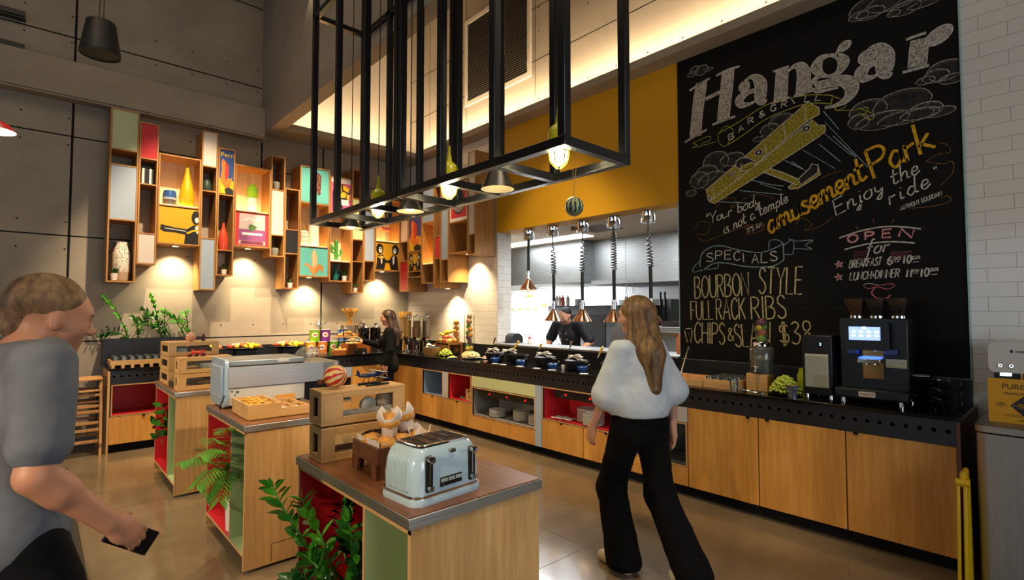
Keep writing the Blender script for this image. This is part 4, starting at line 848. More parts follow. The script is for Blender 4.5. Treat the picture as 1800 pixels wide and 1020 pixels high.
for L_ in ([(738, 520), (748, 550)], [(886, 522), (874, 548)], [(618, 572), (634, 592)]): ln(L_, .004, 1, O8, sm=False)
finish('opening_hours_lettering', [K_W, K_P, K_W])
# ================================================================== HANGING FRAME, LAMPS, CEILING THINGS
fr = thing('pendant_gantry', 'long black square tube frame hanging from the ceiling around the yellow and black lamps', 'hanging frame', (2.105, 3.2, 2.4))
YS = [4.79, 4.265, 3.745, 3.228, 2.71, 2.19, 1.67]; T = .024
def tubebox(name, x0, x1, y0, y1, z0, z1):
    b = B(); b.box(x0, x1, y0, y1, z0, z1); b.build(name, [FRAME], fr, world=True, bevel=.003)
for x in (1.86, 2.35):
    for i, y in enumerate(YS):
        for yy in ((y - .03, y + .03) if i == 3 else (y,)): tubebox('post', x - T, x + T, yy - T, yy + T, 2.448, 7.2)
    for z in (2.4, 4.35, 6.2):
        tubebox('rail', x - T, x + T, YS[-1] - T, YS[3] - .006, z, z + .048); tubebox('rail', x - T, x + T, YS[3] + .006, YS[0] + T, z, z + .048)
for z, ys in ((2.4, YS), (4.35, (YS[0], YS[3], YS[-1])), (6.2, (YS[0], YS[3], YS[-1]))):
    for y in ys: tubebox('cross_bar', 1.86 + T, 2.35 - T, y - T, y + T, z + .0005, z + .0475)
LIME = mat('lime_enamel', '#a9a51c', .25, coat=.5)
def cord(par, x, y, z0, z1=7.2, r=.004, name='cord'):
    b = B(); b.tube([(x, y, z0), (x + .004, y, (z0 + z1) / 2), (x, y, z1)], r, 6); b.build(name, [BLKM], par, world=True)
def cage_lamp(y, z0, z1, lb):
    t = thing('cage_pendant_lamp', lb, 'pendant lamp', (2.105, y, z0), 0, 'yellow cage pendant lamps in the hanging frame'); c = (2.105, y, 0)
    b = B(); b.lathe([(.0, z1 + .02), (.008, z1 + .02), (.011, z1 - .03), (.020, z1 - .09), (.050, z1 - .115), (.060, z1 - .14), (.060, z1 - .205), (.052, z1 - .21), (.0, z1 - .2)], c, 24)
    b.build('lamp_cap', [LIME], t, world=True, smooth=40)
    b = B(); b.lathe([(.05, z1 - .205), (.052, z0 + .1), (.046, z0 + .045), (.024, z0 + .02), (0, z0 + .012)], c, 20); b.build('glass_jar_bulb', [mat('cage_glow', '#fff0bd', .5, emit=9)], t, world=True, smooth=True)
    b = B()
    for i in range(6):
        a = i * math.pi / 3 + .3; q = lambda r, z: (c[0] + r * math.cos(a), c[1] + r * math.sin(a), z)
        b.tube(catmull([q(.056, z1 - .2), q(.058, z0 + .08), q(.045, z0 + .03), q(.012, z0)], 4), .0035, 6)
    for r, z in ((.058, z0 + .09),): b.tube([(c[0] + r * math.cos(a), c[1] + r * math.sin(a), z) for a in [i * .2618 for i in range(25)]], .0035, 6)
    b.build('wire_cage', [LIME], t, world=True, smooth=True); cord(t, 2.105, y, z1 + .02)
    light('POINT', 'cage_lamp_light', (2.105, y, z0 - .05), 9, (1, .84, .5), size=.05)
cage_lamp(4.0, 2.392, 2.733, 'yellow cage lamp farthest from the chalkboard, second bay of the hanging frame'); cage_lamp(2.97, 2.387, 2.741, 'yellow cage lamp in the middle of the hanging frame, between two black cone lamps'); cage_lamp(1.93, 2.39, 2.73, 'yellow cage lamp at the near end of the hanging frame, above the striped balloon ornament')
CONE = mat('black_enamel_shade', '#1b1b1c', .35); CONI = mat('shade_inner', '#c9c3b4', .5)
def cone_lamp(y, z0, z1, lb):
    t = thing('cone_pendant_lamp', lb, 'pendant lamp', (2.105, y, z0), 0, 'black cone pendant lamps in the hanging frame'); c = (2.105, y, 0)
    b = B(); b.lathe([(0, z1 + .06), (.012, z1 + .055), (.020, z1 + .01), (.050, z1 - .004), (.105, z0)], c, 32); b.lathe([(.103, z0), (.048, z1 - .008), (0, z1 - .006)], c, 32, 1)
    b.build('shade', [CONE, CONI], t, world=True, smooth=40)
    b = B(); b.lathe([(0, z1 - .03), (.032, z1 - .035), (.042, z1 - .06), (.028, z1 - .085), (0, z1 - .09)], c, 18); b.build('bulb', [LAMPW], t, world=True, smooth=True); cord(t, 2.105, y, z1 + .05)
    light('SPOT', 'cone_lamp_light', (2.105, y, z0 + .01), 14, (1, .84, .55), (2.105, y, 0), .04, spot=120, blend=.8)
cone_lamp(4.52, 2.365, 2.45, 'black cone lamp at the far end of the hanging frame'); cone_lamp(3.485, 2.372, 2.465, 'black cone lamp in the third bay from the far end of the frame'); cone_lamp(2.45, 2.364, 2.50, 'black cone lamp nearest the chalkboard, beside the near yellow cage lamp')
def stripes(name, c1, c2, n=12, tilt=0, wob=.0):
    m = mat(name, c1, .4, coat=.3); nt = m.node_tree; b = nt.nodes['Principled BSDF']; L = nt.links.new
    tc = nt.nodes.new('ShaderNodeTexCoord'); g = nt.nodes.new('ShaderNodeTexGradient'); g.gradient_type = 'RADIAL'
    if wob:
        n_ = nt.nodes.new('ShaderNodeTexNoise'); n_.inputs['Scale'].default_value = 40; ad = nt.nodes.new('ShaderNodeVectorMath'); ad.operation = 'MULTIPLY_ADD'; ad.inputs[1].default_value = (wob,) * 3
        L(tc.outputs['Object'], n_.inputs['Vector']); L(n_.outputs['Color'], ad.inputs[0]); L(tc.outputs['Object'], ad.inputs[2]); L(ad.outputs[0], g.inputs[0])
    else: L(tc.outputs['Object'], g.inputs[0])
    mu = nt.nodes.new('ShaderNodeMath'); mu.operation = 'MULTIPLY'; mu.inputs[1].default_value = n
    fr_ = nt.nodes.new('ShaderNodeMath'); fr_.operation = 'FRACT'; lt = nt.nodes.new('ShaderNodeMath'); lt.operation = 'LESS_THAN'; lt.inputs[1].default_value = .5
    mx = nt.nodes.new('ShaderNodeMix'); mx.data_type = 'RGBA'; mx.inputs[6].default_value = (*lin(c1), 1); mx.inputs[7].default_value = (*lin(c2), 1)
    L(g.outputs['Fac'], mu.inputs[0]); L(mu.outputs[0], fr_.inputs[0]); L(fr_.outputs[0], lt.inputs[0]); L(lt.outputs[0], mx.inputs[0]); L(mx.outputs[2], b.inputs['Base Color'])
    return m
def balloon(loc, r, m, label, tilt=(0, 0, 0), strings=None, basket_m=None):
    t = thing('balloon_ornament', label, 'ornament', loc)
    b = B(); b.ball((0, 0, 0), r, 28, 0, (1, 1, 1.05)); o = b.build('envelope', [m], t, smooth=True)
    e = Matrix.Rotation(tilt[0], 4, 'X') @ Matrix.Rotation(tilt[1], 4, 'Y'); o.rotation_euler = e.to_euler()
    d = e @ Vector((0, 0, -1)); bc = d * (r * 1.42) if strings is None else Vector((0, 0, -r * 2.35))
    b = B(); b.cbox(bc, (r * .5, r * .5, r * .42)); b.build('basket', [basket_m or WALD], t, bevel=.001)
    b = B()
    for sx in (-1, 1):
        for sy in (-1, 1): b.tube([bc + Vector((sx * r * .2, sy * r * .2, r * .2)), d * (r * .9) + Vector((sx * r * .35, sy * r * .35, 0))], r * .018, 4)
    b.build('rigging', [mat('twine', '#c9a04e', .7)], t)
    if strings:
        b = B()
        for s in strings: b.tube([(0, 0, r * 1.04), Vector(s) - Vector(loc)], .0016, 5)
        b.tube([(0, 0, r * 1.02), (0, 0, r * 1.3)], .003, 6); b.build('hanging_twine', [mat('twine', '#c9a04e', .7)], t)
    return t
balloon((1.93, 1.67, 2.114), .046, stripes('melon_stripe', '#a9b67e', '#22302a', 9, wob=.02), 'green and black striped balloon ornament on yellow twine under the hanging frame', strings=[(1.915, 1.67, 2.41), (1.955, 1.67, 2.41)])
# pendant loudspeaker
c = at(177, 65, 'y', 5.0); t = thing('pendant_speaker', 'black bell shaped pendant loudspeaker hanging high before the concrete wall', 'loudspeaker', (c.x, 5.0, c.z - .14))
b = B(); b.lathe([(.0, .262), (.075, .262), (.092, .25), (.128, .02), (.128, .0)], n=32); b.build('housing', [mat('speaker_black', '#101012', .5)], t, smooth=40)
b = B(); b.lathe([(0, .004), (.122, .004), (.122, -.004), (.128, -.004), (.128, .006)], n=32); b.build('grille', [mat('speaker_grille', '#1c1c1d', .6)], t, smooth=40)
for sx in (-.012, .014): cord(t, c.x + sx, 5.0, c.z + .12, r=.003)
c = at(-14, 226, 'y', 4.0); t = thing('red_pendant_lamp', 'red pendant lamp with white inside, cut off at the edge of the picture', 'pendant lamp', (c.x, 4.0, c.z))
b = B(); b.lathe([(0, .09), (.02, .085), (.03, .05), (.07, .03), (.10, -.01)], n=28); b.lathe([(.098, -.01), (.068, .024), (0, .03)], n=28, mi=1); b.build('shade', [mat('red_enamel', '#c3221f', .3), mat('lit_shade_inner', '#fff3dc', .5, emit=2.5)], t, smooth=40); cord(t, c.x, 4.0, c.z + .085)
for z, lb in ((4.93, 'upper black linear slot on the concrete wall near the pendant speaker'), (4.552, 'lower black linear slot just above the concrete beam')):
    b = B(); b.box(-1.6, -.2, 8.02, 8.12, z, z + .085); b.box(-1.59, -.21, 8.018, 8.02, z + .012, z + .03, 1); tag(b.build('linear_slot', [BLK, BLKD], bevel=.003), lb, 'air slot', 'black linear air slots')
# air grille high on the lit wall
t = thing('air_grille', 'large white framed louvred air grille high on the lit right wall', 'vent', (4.878, 5.71, 4.8))
b = B(); b.box(4.855, 4.878, 4.965, 6.45, 4.8, 4.87); b.box(4.855, 4.878, 4.965, 6.45, 6.1, 6.17); b.box(4.855, 4.878, 4.965, 5.035, 4.87, 6.1); b.box(4.855, 4.878, 6.38, 6.45, 4.87, 6.1); b.build('frame', [mat('grille_white', '#d8cdb8', .5)], t, world=True, bevel=.002)
b = B(); b.box(4.874, 4.8785, 5.03, 6.39, 4.86, 6.11); b.build('backing', [BLKD], t, world=True)
b = B()
for i in range(36):
    z = 4.875 + i * 1.225 / 36; b.add([(4.858, 5.035, z), (4.858, 6.38, z), (4.873, 6.38, z + .018), (4.873, 5.035, z + .018)], [(0, 1, 2, 3)])
b.build('louvre', [mat('grille_white', '#d8cdb8', .5)], t, world=True)
# ================================================================== ISLANDS AND WHAT STANDS ON THEM
def island(label, x0, x1, y0, y1, ydiv, red=RED, flap=None):
    t = thing('serving_island', label, 'island', ((x0 + x1) / 2, (y0 + y1) / 2, 0), 0, 'serving islands'); e = .012
    b = B(); b.box(x0, x1, y0, y1, .858, .897); b.build('steel_edge', [STEEL], t, world=True, bevel=.002)
    b = B(); b.box(x0 + .006, x1 - .006, y0 + .006, y1 - .006, .896, .901); b.build('timber_top', [WALN], t, world=True)
    X0, X1, Y0, Y1 = x0 + .012, x1 - .012, y0 + .008, y1 - .008
    b = B(); s = .018; b.box(X0, X1, Y0, Y0 + s, .02, .858); b.box(X0, X1, Y1 - s, Y1, .02, .858); b.box(X1 - s, X1, Y0 + s, Y1 - s, .02, .858)
    b.box(X0, X1 - s, Y0 + s, Y1 - s, .838, .858); b.box(X0, X1 - s, Y0 + s, Y1 - s, .10, .118); b.box(X0, X1 - s, ydiv - s / 2, ydiv + s / 2, .118, .838)
    b.box(X0 - .0012, X0, Y0, Y0 + s, .02, .858, 1); b.box(X0 - .0012, X0, Y1 - s, Y1, .02, .858, 1); b.box(X0 - .0012, X0, ydiv - s / 2, ydiv + s / 2, .118, .838, 1); b.box(X0 - .0012, X0, Y0, Y1, .838, .857, 1); b.box(X0 - .0012, X0, Y0 + s, Y1 - s, .10, .118, 1)
    b.build('carcass', [PLYF, EDGE], t, world=True)
    for nm, m, ya, yb, dep in (('red_lining', red, ydiv + s / 2, Y1 - s, .40), ('green_lining', GRN, Y0 + s, ydiv - s / 2, .40)):
        b = B(); q = .001; ya += q; yb -= q; za, zb_ = .119, .837; xb = X0 + dep
        for p in (((X0, ya, za), (xb, ya, za), (xb, yb, za), (X0, yb, za)), ((X0, ya, zb_), (xb, ya, zb_), (xb, yb, zb_), (X0, yb, zb_)), ((X0, ya, za), (xb, ya, za), (xb, ya, zb_), (X0, ya, zb_)), ((X0, yb, za), (xb, yb, za), (xb, yb, zb_), (X0, yb, zb_)), ((xb, ya, za), (xb, yb, za), (xb, yb, zb_), (xb, ya, zb_))): b.add(p, [(0, 1, 2, 3)])
        b.build(nm, [m], t, world=True)
    b = B(); b.box(X0 + .06, X1 - .06, Y0 + .05, Y1 - .05, 0, .1); b.build('plinth', [BLKD], t, world=True)
    if flap:
        b = B(); a0, a1 = X0 + .16, X1 - .1; z0, z1 = .03, .14
        for q in ((a0, a1, z1, z1 + .003), (a0, a0 + .003, z0, z1)): b.box(q[0], q[1], Y0 - .0008, Y0, q[2], q[3])
        b.lathe([(0, 0), (.006, 0), (.006, .002), (0, .002)], (a1 - .06, Y0, (z0 + z1) / 2), 10, 0, (0, -1, 0)); b.build('access_flap', [BLKM], t, world=True)
    return t
island('nearest serving island, holding the four slot toaster and the muffins', .945, 1.585, 1.555, 2.60, 1.905)
island('middle serving island with the conveyor toaster and palm plant', .95, 1.60, 3.475, 4.45, 3.80, flap=1)
island('farthest serving island with the wooden bread boxes and a red interior', .89, 1.53, 5.29, 6.34, 5.64, flap=1)
TZ = .901
# ---- four slot toaster
t = thing('toaster', 'pale blue four slot toaster with chrome trim on the nearest island', 'toaster', (1.155, 1.735, TZ), R(4))
TB = mat('toaster_enamel', '#b2cad3', .14, coat=.8)
def rrect(hx, hy, r, n=6):
    o = []
    for cx, cy, a0 in ((hx - r, hy - r, 0), (-hx + r, hy - r, 90), (-hx + r, -hy + r, 180), (hx - r, -hy + r, 270)):
        o += [(cx + r * math.cos(R(a0 + 90 * i / n)), cy + r * math.sin(R(a0 + 90 * i / n))) for i in range(n + 1)]
    return o
def loft(b, rings, mi=0, cap=True):
    n = len(rings[0]); vs = [p for r in rings for p in r]
    fs = [(i * n + j, i * n + (j + 1) % n, (i + 1) * n + (j + 1) % n, (i + 1) * n + j) for i in range(len(rings) - 1) for j in range(n)]
    if cap: fs += [tuple(reversed(range(n))), tuple(range((len(rings) - 1) * n, len(rings) * n))]
    b.add(vs, fs, mi)
def rl(hx, hy, r, z): return [(x, y, z) for x, y in rrect(hx, hy, r)]
HX, HY = .158, .112
b = B(); loft(b, [rl(HX + .006, HY + .006, .045, 0), rl(HX + .009, HY + .009, .047, .012), rl(HX + .006, HY + .006, .045, .026)]); b.build('base', [TB], t, smooth=30)
b = B(); loft(b, [rl(HX + .003, HY + .003, .044, .026), rl(HX + .004, HY + .004, .044, .036)]); b.build('chrome_band', [CHROME], t, smooth=30)
b = B(); loft(b, [rl(HX, HY, .044, .036), rl(HX + .002, HY + .001, .046, .09), rl(HX - .002, HY - .002, .05, .145), rl(HX - .012, HY - .010, .05, .178), rl(HX - .028, HY - .024, .045, .196), rl(HX - .038, HY - .03, .04, .200)])
b.build('body', [TB], t, smooth=40)
b = B()                                                               # ribbed side facing the room
for i in range(9):
    y = -HY + .05 + i * .0155
    if y < HY - .045: b.tube(catmull([(-HX + .0015, y, .045), (-HX - .0002, y, .09), (-HX + .004, y, .145), (-HX + .014, y, .172)], 4), .0058, 6)
b.build('ribbing', [TB], t, smooth=True)
b = B(); loft(b, [rl(HX - .034, HY - .026, .03, .198), rl(HX - .036, HY - .028, .03, .205), rl(HX - .045, HY - .036, .028, .207)]); b.build('top_plate', [CHROME], t, smooth=30)
for i in range(4):
    x = -.083 + i * .055; b = B(); b.box(x - .016, x + .016, -.066, .066, .2072, .2076); o = b.build('slot', [BLKD], t)
    b = B(); b.box(x - .019, x - .016, -.068, .068, .207, .2095); b.box(x + .016, x + .019, -.068, .068, .207, .2095); b.build('slot_rim', [CHROME], t).parent = o
for x in (-.10, .105):
    b = B(); loft(b, [[(x + p[0] * .5, -HY - .001, .11 + p[1]) for p in rrect(.034, .066, .016)], [(x + p[0] * .42, -HY - .006, .11 + p[1] * .97) for p in rrect(.034, .064, .016)]]); o = b.build('lever_track', [BLKM], t, smooth=30)
    b = B(); b.box(x - .003, x + .003, -HY - .0075, -HY - .006, .055, .165); b.lathe([(0, 0), (.013, 0), (.014, .02), (.008, .026), (0, .026)], (x, -HY - .004, .163), 16, 0, (0, -1, 0)); b.build('lever', [CHROME], t, smooth=40).parent = o
    b = B(); b.lathe([(0, 0), (.012, 0), (.011, .016), (0, .017)], (x, -HY - .006, .062), 16, 0, (0, -1, 0)); b.build('browning_dial', [CHROME], t, smooth=40).parent = o
b = B(); loft(b, [[(.01 + p[0], -HY - .0005, .176 + p[1]) for p in rrect(.014, .007, .006)], [(.01 + p[0], -HY - .004, .174 + p[1]) for p in rrect(.013, .006, .005)]]); b.build('badge', [mat('pewter', '#6c6660', .35, .8)], t, smooth=30)
b = B(); b.box(-.05, .055, -HY - .004, -HY + .004, .052, .086); o = b.build('button_panel', [BLKM], t, bevel=.002)
for i in range(3):
    b = B(); b.box(-.046 + i * .034, -.016 + i * .034, -HY - .007, -HY - .003, .068, .081); b.build('button', [mat('button_grey', '#b7bfc0', .3, .4)], t, bevel=.001).parent = o
b = B(); b.box(-.044, -.037, -HY - .009, -HY - .003, .053, .066); b.build('slider', [CHROME], t).parent = o
# ---- muffin riser and muffins
t = thing('wooden_riser', 'dark timber riser tray of muffins behind the pale blue toaster', 'riser', (1.20, 2.10, TZ), R(-2)); hx, hy = .145, .125
b = B(); b.box(-hx, hx, -hy, -hy + .014, .062, .13); b.box(-hx, hx, hy - .014, hy, .062, .13); b.box(-hx, -hx + .014, -hy + .014, hy - .014, .062, .13); b.box(hx - .014, hx, -hy + .014, hy - .014, .062, .13); b.box(-hx + .014, hx - .014, -hy + .014, hy - .014, .075, .085)
b.build('tray', [WALD], t, bevel=.001)
for sx in (-1, 1):
    for sy in (-1, 1):
        b = B(); x, y = sx * (hx - .007), sy * (hy - .007)
        b.prism([(sx * hx - sx * .0, y - .007, 0), (sx * hx - sx * .045, y - .007, 0), (sx * hx - sx * .055, y - .007, .045), (sx * hx - sx * .075, y - .007, .062), (sx * hx, y - .007, .062)], (0, .014, 0))
        b.prism([(x - .007, sy * hy, 0), (x - .007, sy * hy - sy * .05, 0), (x - .007, sy * hy - sy * .06, .045), (x - .007, sy * hy - sy * .08, .062), (x - .007, sy * hy, .062)], (.014, 0, 0)); b.build('leg', [WALD], t)
NEWS = mat('printed_paper', '#d9d3c8', .7, 0, '#8e8a84', 120, (1, 1, 3), lo=.56, hi=.62)
b = B(); b.box(-hx + .0145, -hx + .016, -hy + .015, hy - .015, .088, .152); b.box(-hx + .016, hx - .016, -hy + .015, hy - .015, .0855, .0875); b.build('paper_liner', [NEWS], t)
MUF = mat('muffin_crust', '#b5702a', .6, 0, '#dba24c', 26, bump=.5, lo=.3, hi=.65); MPAP = mat('parchment_cup', '#cfc0b2', .6, 0, '#e5dacb', 14)
def muffin(x, y, z, label, s=1., rz=0, big=True, lean=(0, 0)):
    t = thing('muffin', label, 'muffin', (x, y, z), rz, 'muffins on the timber riser'); t.rotation_euler = (lean[0], lean[1], rz)
    b = B(); sd = random.random() * 9; b.ball((0, 0, .055 * s), .044 * s, 22, 0, (1, 1, .72), jit=.22, seed=sd); b.build('crumb', [MUF], t, smooth=True)
    n = 20; vs = []; hs = [.028, .033, .041, .049]; tips = [.0, .045, .06, .088 if big else .062]
    for i, (r, h) in enumerate(zip(hs, tips)):
        for j in range(n):
            a = 2 * math.pi * j / n; pk = (.016 * math.cos(4 * a + .6) + .007 * math.sin(7 * a)) * (1 if i == 3 else .3 if i == 2 else 0)
            vs.append((r * s * math.cos(a) * (1 + .035 * math.cos(9 * a)), r * s * math.sin(a) * (1 + .035 * math.cos(9 * a)), (h + pk * (1.2 if big else .6)) * s))
    b = B(); b.add(vs, [(i * n + j, i * n + (j + 1) % n, (i + 1) * n + (j + 1) % n, (i + 1) * n + j) for i in range(3) for j in range(n)] + [tuple(reversed(range(n)))]); b.build('paper_cup', [MPAP], t, smooth=60, solid=.0012)
mz = TZ + .088
mp_ = [(-.095, .03, 0, 'golden muffin at the back corner of the riser, beside the printed paper'), (-.085, -.075, 0, 'golden muffin at the near corner of the riser, beside the printed paper'), (-.005, -.075, 0, 'golden muffin at the near edge of the riser, beside the toaster'), (.005, .045, 0, 'muffin in the middle of the lower layer, mostly hidden'), (.088, -.06, 0, 'muffin with a torn paper tip at the far side of the lower layer'), (.09, .06, 0, 'muffin at the rear far corner of the lower layer')]
for i, (x, y, z, lb) in enumerate(mp_): muffin(1.20 + x, 2.10 + y, mz - .012, lb, 1.02, random.random() * 6, i in (4, 5))
muffin(1.165, 2.085, mz + .066, 'muffin in a tall parchment cup on top of the heap, nearer the bread boxes', 1.12, .4, True, (.05, -.12)); muffin(1.262, 2.10, mz + .066, 'muffin in a tall parchment cup on top of the heap, tilted towards the counter', 1.12, 2., True, (.1, .4))
# ---- bread boxes
def bread_box(loc, rz, label, W_=.43, D_=.155, H_=.155, loaf=None, win=(.17, .15)):
    t = thing('bread_box', label, 'bread box', loc, rz, 'wooden bread boxes with windows'); w0, w1 = win; s = .014; f = .045
    b = B(); x0, x1, y0, y1 = 0, W_, 0, D_
    b.box(x0, x1, y0, y1, 0, s); b.box(x0, x1, y0, y1, H_ - s, H_)
    for y in (y0, y1 - s):                                           # long sides with a window
        b.box(x0 + s, x0 + w0 * W_ * .9, y, y + s, s, H_ - s); b.box(x1 - w1 * W_, x1 - s, y, y + s, s, H_ - s); b.box(x0 + w0 * W_ * .9, x1 - w1 * W_, y, y + s, s, .036); b.box(x0 + w0 * W_ * .9, x1 - w1 * W_, y, y + s, H_ - .036, H_ - s)
    for x in (x0, x1 - s):                                           # ends with a slot
        b.box(x, x + s, y0, y0 + .046, s, H_ - s); b.box(x, x + s, y1 - .046, y1, s, H_ - s); b.box(x, x + s, y0 + .046, y1 - .046, s, .034); b.box(x, x + s, y0 + .046, y1 - .046, H_ - .034, H_ - s)
    b.build('box_body', [BAMB], t, bevel=.002)
    for y in (s * .5, D_ - s * .5):
        b = B(); b.box(w0 * W_ * .9, W_ - w1 * W_, y - .001, y + .001, .036, H_ - .036); b.build('window_pane', [ACRY], t)
    b = B(); b.box(s, s + .002, .046, D_ - .046, .034, H_ - .034); b.build('dark_insert', [BLKD], t)
    return t
def loaf(loc, dims, m, label, rz=0, jit=.12, seed=1, rest=0):
    b = B(); b.ball((0, 0, dims[2]), 1, 20, 0, dims, jit=jit, seed=seed); o = b.build('bread_loaf', [m], smooth=True, origin=(0, 0, 0)); o.location = loc; o.rotation_euler = (0, 0, rz); return tag(o, label, 'bread', 'loaves in the bread boxes')
SOUR = mat('sourdough_crust', '#7d5130', .7, 0, '#c7b49a', 14, (1, 3, 3), bump=.3); DARKB = mat('dark_rye_crust', '#5a3a20', .7, 0, '#8d6238', 20, bump=.3); GREYB = mat('floured_crust', '#c0c0b6', .8, 0, '#e6e5dc', 12, bump=.2)
def paper_bed(loc, W_, D_, rz, label):
    b = B(); n = 14
    vs = [(x * W_ / n, y * D_, (.010 + .036 * (y == 0)) * (1 + .08 * math.sin(x * 1.7))) for y in (0, .12, .9) for x in range(n + 1)]; m = n + 1
    b.add(vs, [(i * m + j, i * m + j + 1, (i + 1) * m + j + 1, (i + 1) * m + j) for i in range(2) for j in range(n)]); o = b.build('paper_liner', [NEWS], origin=(0, 0, 0), solid=.0008); o.location = loc; o.rotation_euler = (0, 0, rz); tag(o, label, 'paper')
bx, by, rz = .978, 2.535, R(-2); r0 = Vector((bx, by - .157, TZ))
BW = .43
b1 = bread_box((r0.x, r0.y, TZ), rz, 'lower wooden bread box of the nearest island, under the box with ornaments', BW, .157, .158)
b2 = bread_box((r0.x - .002, r0.y, TZ + .1665), rz, 'upper wooden bread box of the nearest island, carrying a balloon and a toy plane', BW, .157, .160, win=(.27, .15))
for sx in (.02, .41):
    for sy in (.02, .137):
        pass
b = B()
for sx in (.03, BW - .03):
    for sy in (.03, .127): b.lathe([(0, 0), (.01, 0), (.01, .0085), (0, .0085)], (r0.x + sx, r0.y + sy, TZ + .158), 10)
q = b.build('foot_pads', [BLKM], b2); q.location = -Vector(b2.location); q.rotation_euler = (0, 0, 0); q.matrix_parent_inverse = Matrix.Rotation(-rz, 4, 'Z'); 
loaf((r0.x + .30, r0.y + .075, TZ + .014), (.09, .045, .042), DARKB, 'dark loaf behind the window of the lower box on the nearest island', .1, seed=3)
paper_bed((r0.x + .11, r0.y + .016, TZ + .1665 + .014), .27, .12, rz, 'printed paper lining the upper bread box of the nearest island')
loaf((r0.x + .27, r0.y + .082, TZ + .1665 + .020), (.058, .03, .042), GREYB, 'pale floured loaf leaning in the upper box of the nearest island', .5, .1, 5)
loaf((r0.x + .355, r0.y + .085, TZ + .1665 + .020), (.035, .04, .05), SOUR, 'brown crusted loaf at the far end of the upper box, nearest island', .2, .15, 8)
zt = TZ + .1665 + .160
balloon((1.075, 2.455, zt + .059), .054, stripes('balloon_stripe', '#d8bd76', '#b8281e', 8, wob=.015), 'red and cream striped balloon ornament on the upper bread box', (R(62), R(40), 0), basket_m=mat('basket_brown', '#7a4526', .6))
t = thing('toy_biplane', 'small blue toy biplane standing on the upper bread box', 'toy', (1.255, 2.445, zt), R(8)); NAVY = mat('navy_enamel', '#1c2b57', .3, coat=.3)
b = B(); b.tube([(-.07, 0, .052), (-.02, 0, .05), (.05, 0, .055), (.085, 0, .058)], [.007, .012, .014, .006], 10); b.build('fuselage', [NAVY], t, smooth=True)
for z in (.066, .036):
    b = B(); b.box(.028, .058, -.075, .075, z, z + .003); b.build('wing', [NAVY], t, bevel=.001)
b = B(); b.box(-.08, -.058, -.025, .025, .054, .0565); b.prism([(-.082, -.001, .055), (-.06, -.001, .055), (-.07, -.001, .078), (-.082, -.001, .08)], (0, .002, 0)); b.build('tail', [NAVY], t)
b = B(); b.tube([(.088, -.02, .04), (.088, .02, .076)], .003, 5); b.lathe([(0, 0), (.004, 0), (.004, .006), (0, .006)], (.085, 0, .058), 8, 0, (1, 0, 0)); b.build('propeller', [mat('propeller_wood', '#9a5f36', .5)], t)
b = B()
for sx in (-.03, .03, .05):
    for sy in (-.03, .03): b.tube([(sx + .01, sy * .4, .045), (sx, sy, .008)], .0018, 5)
for sy in (-.034, .034): b.tube([(-.05, sy, .006), (.085, sy, .006)], .006, 6)
b.build('undercarriage', [mat('gunmetal', '#33363c', .4, .7)], t, smooth=40)
# ---- conveyor toaster on the middle island
OB = mat('oven_daylight_tint', '#9db4c6', .3, coat=.3); OW = mat('oven_white', '#c9c6bd', .35)  # end colour holds the blue of window light falling on that side
t = thing('conveyor_toaster', 'big stainless conveyor toaster with an end tinted blue by daylight on the middle island', 'conveyor toaster', (1.0, 4.14, TZ), R(-1.5))
L1 = .56
b = B(); b.box(.02, L1, 0, .44, .02, .15); b.build('lower_housing', [OW], t, bevel=.008)
b = B(); b.box(.02, .70, -.012, .45, .15, .297); b.box(.02, .70, -.013, -.0121, .292, .2965, 0); b.build('steel_hood', [STEEL], t, bevel=.004)
b = B(); b.box(.70, .83, .0, .44, .19, .297); b.build('outlet_section', [mat('oven_grey', '#9f9a90', .35, .6)], t, bevel=.004)
b = B(); b.box(.795, .82, -.003, .0, .195, .285); b.build('outlet_plate', [OW], t)
b = B(); b.box(.02, .56, .01, .43, .300, .345); o = b.build('warming_tray', [mat('tray_grey', '#8d9396', .35, .4)], t, bevel=.012, seg=3)
b = B(); b.box(.36, .44, .007, .0101, .318, .334); b.build('handle_slot', [OW], t).parent = o
b = B(); loft(b, [[(x - .0, .22 + p[0], .18 + p[1]) for p in rrect(.225, .17, .03)] for x in (-.004, .022)]); b.build('end_cover', [OB], t, smooth=30)
b = B(); b.box(-.018, -.002, .03, .40, .07, .30); b.build('end_cap', [OB], t, bevel=.006)
b = B(); b.box(.06, .07, -.001, .0, .09, .1); b.box(.07, .09, -.0025, 0, .11, .125); b.lathe([(0, 0), (.007, 0), (.007, .003), (0, .003)], (.045, 0, .125), 10, 0, (0, -1, 0)); b.lathe([(0, 0), (.006, 0), (.006, .003), (0, .003)], (.052, 0, .045), 10, 0, (0, -1, 0)); b.build('screws_and_labels', [mat('screw_grey', '#6c6a66', .4, .6)], t)
b = B(); b.tube(catmull([(-.006, -.004, .10), (-.012, -.02, .085), (-.03, -.012, .03), (-.02, .03, .004)], 6), .005, 8); b.build('power_cord', [BLKM], t, smooth=True)
b = B()
for i in range(9): b.box(.60 + .0, .604, .03 + i * .04, .036 + i * .04, .30, .302)
b = B(); n = 9
for i in range(n):
    y = .05 + i * .042; b.tube([(.565, y, .30), (.665, y, .395)], .003, 5)
for q in (0, .45, 1): b.tube([(.565 + .1 * q, .045, .30 + .095 * q), (.565 + .1 * q, .39, .30 + .095 * q)], .004, 6)
b.build('feed_rack', [CHROME], t, smooth=True)
b = B()
for i in range(5): b.tube([(.62 + .0, .10 + .05 * i, .30), (.735, .10 + .05 * i, .40)], .0028, 5)
b.tube([(.735, .09, .40), (.735, .31, .40)], .004, 6); b.build('guard_rack', [CHROME], t, smooth=True)
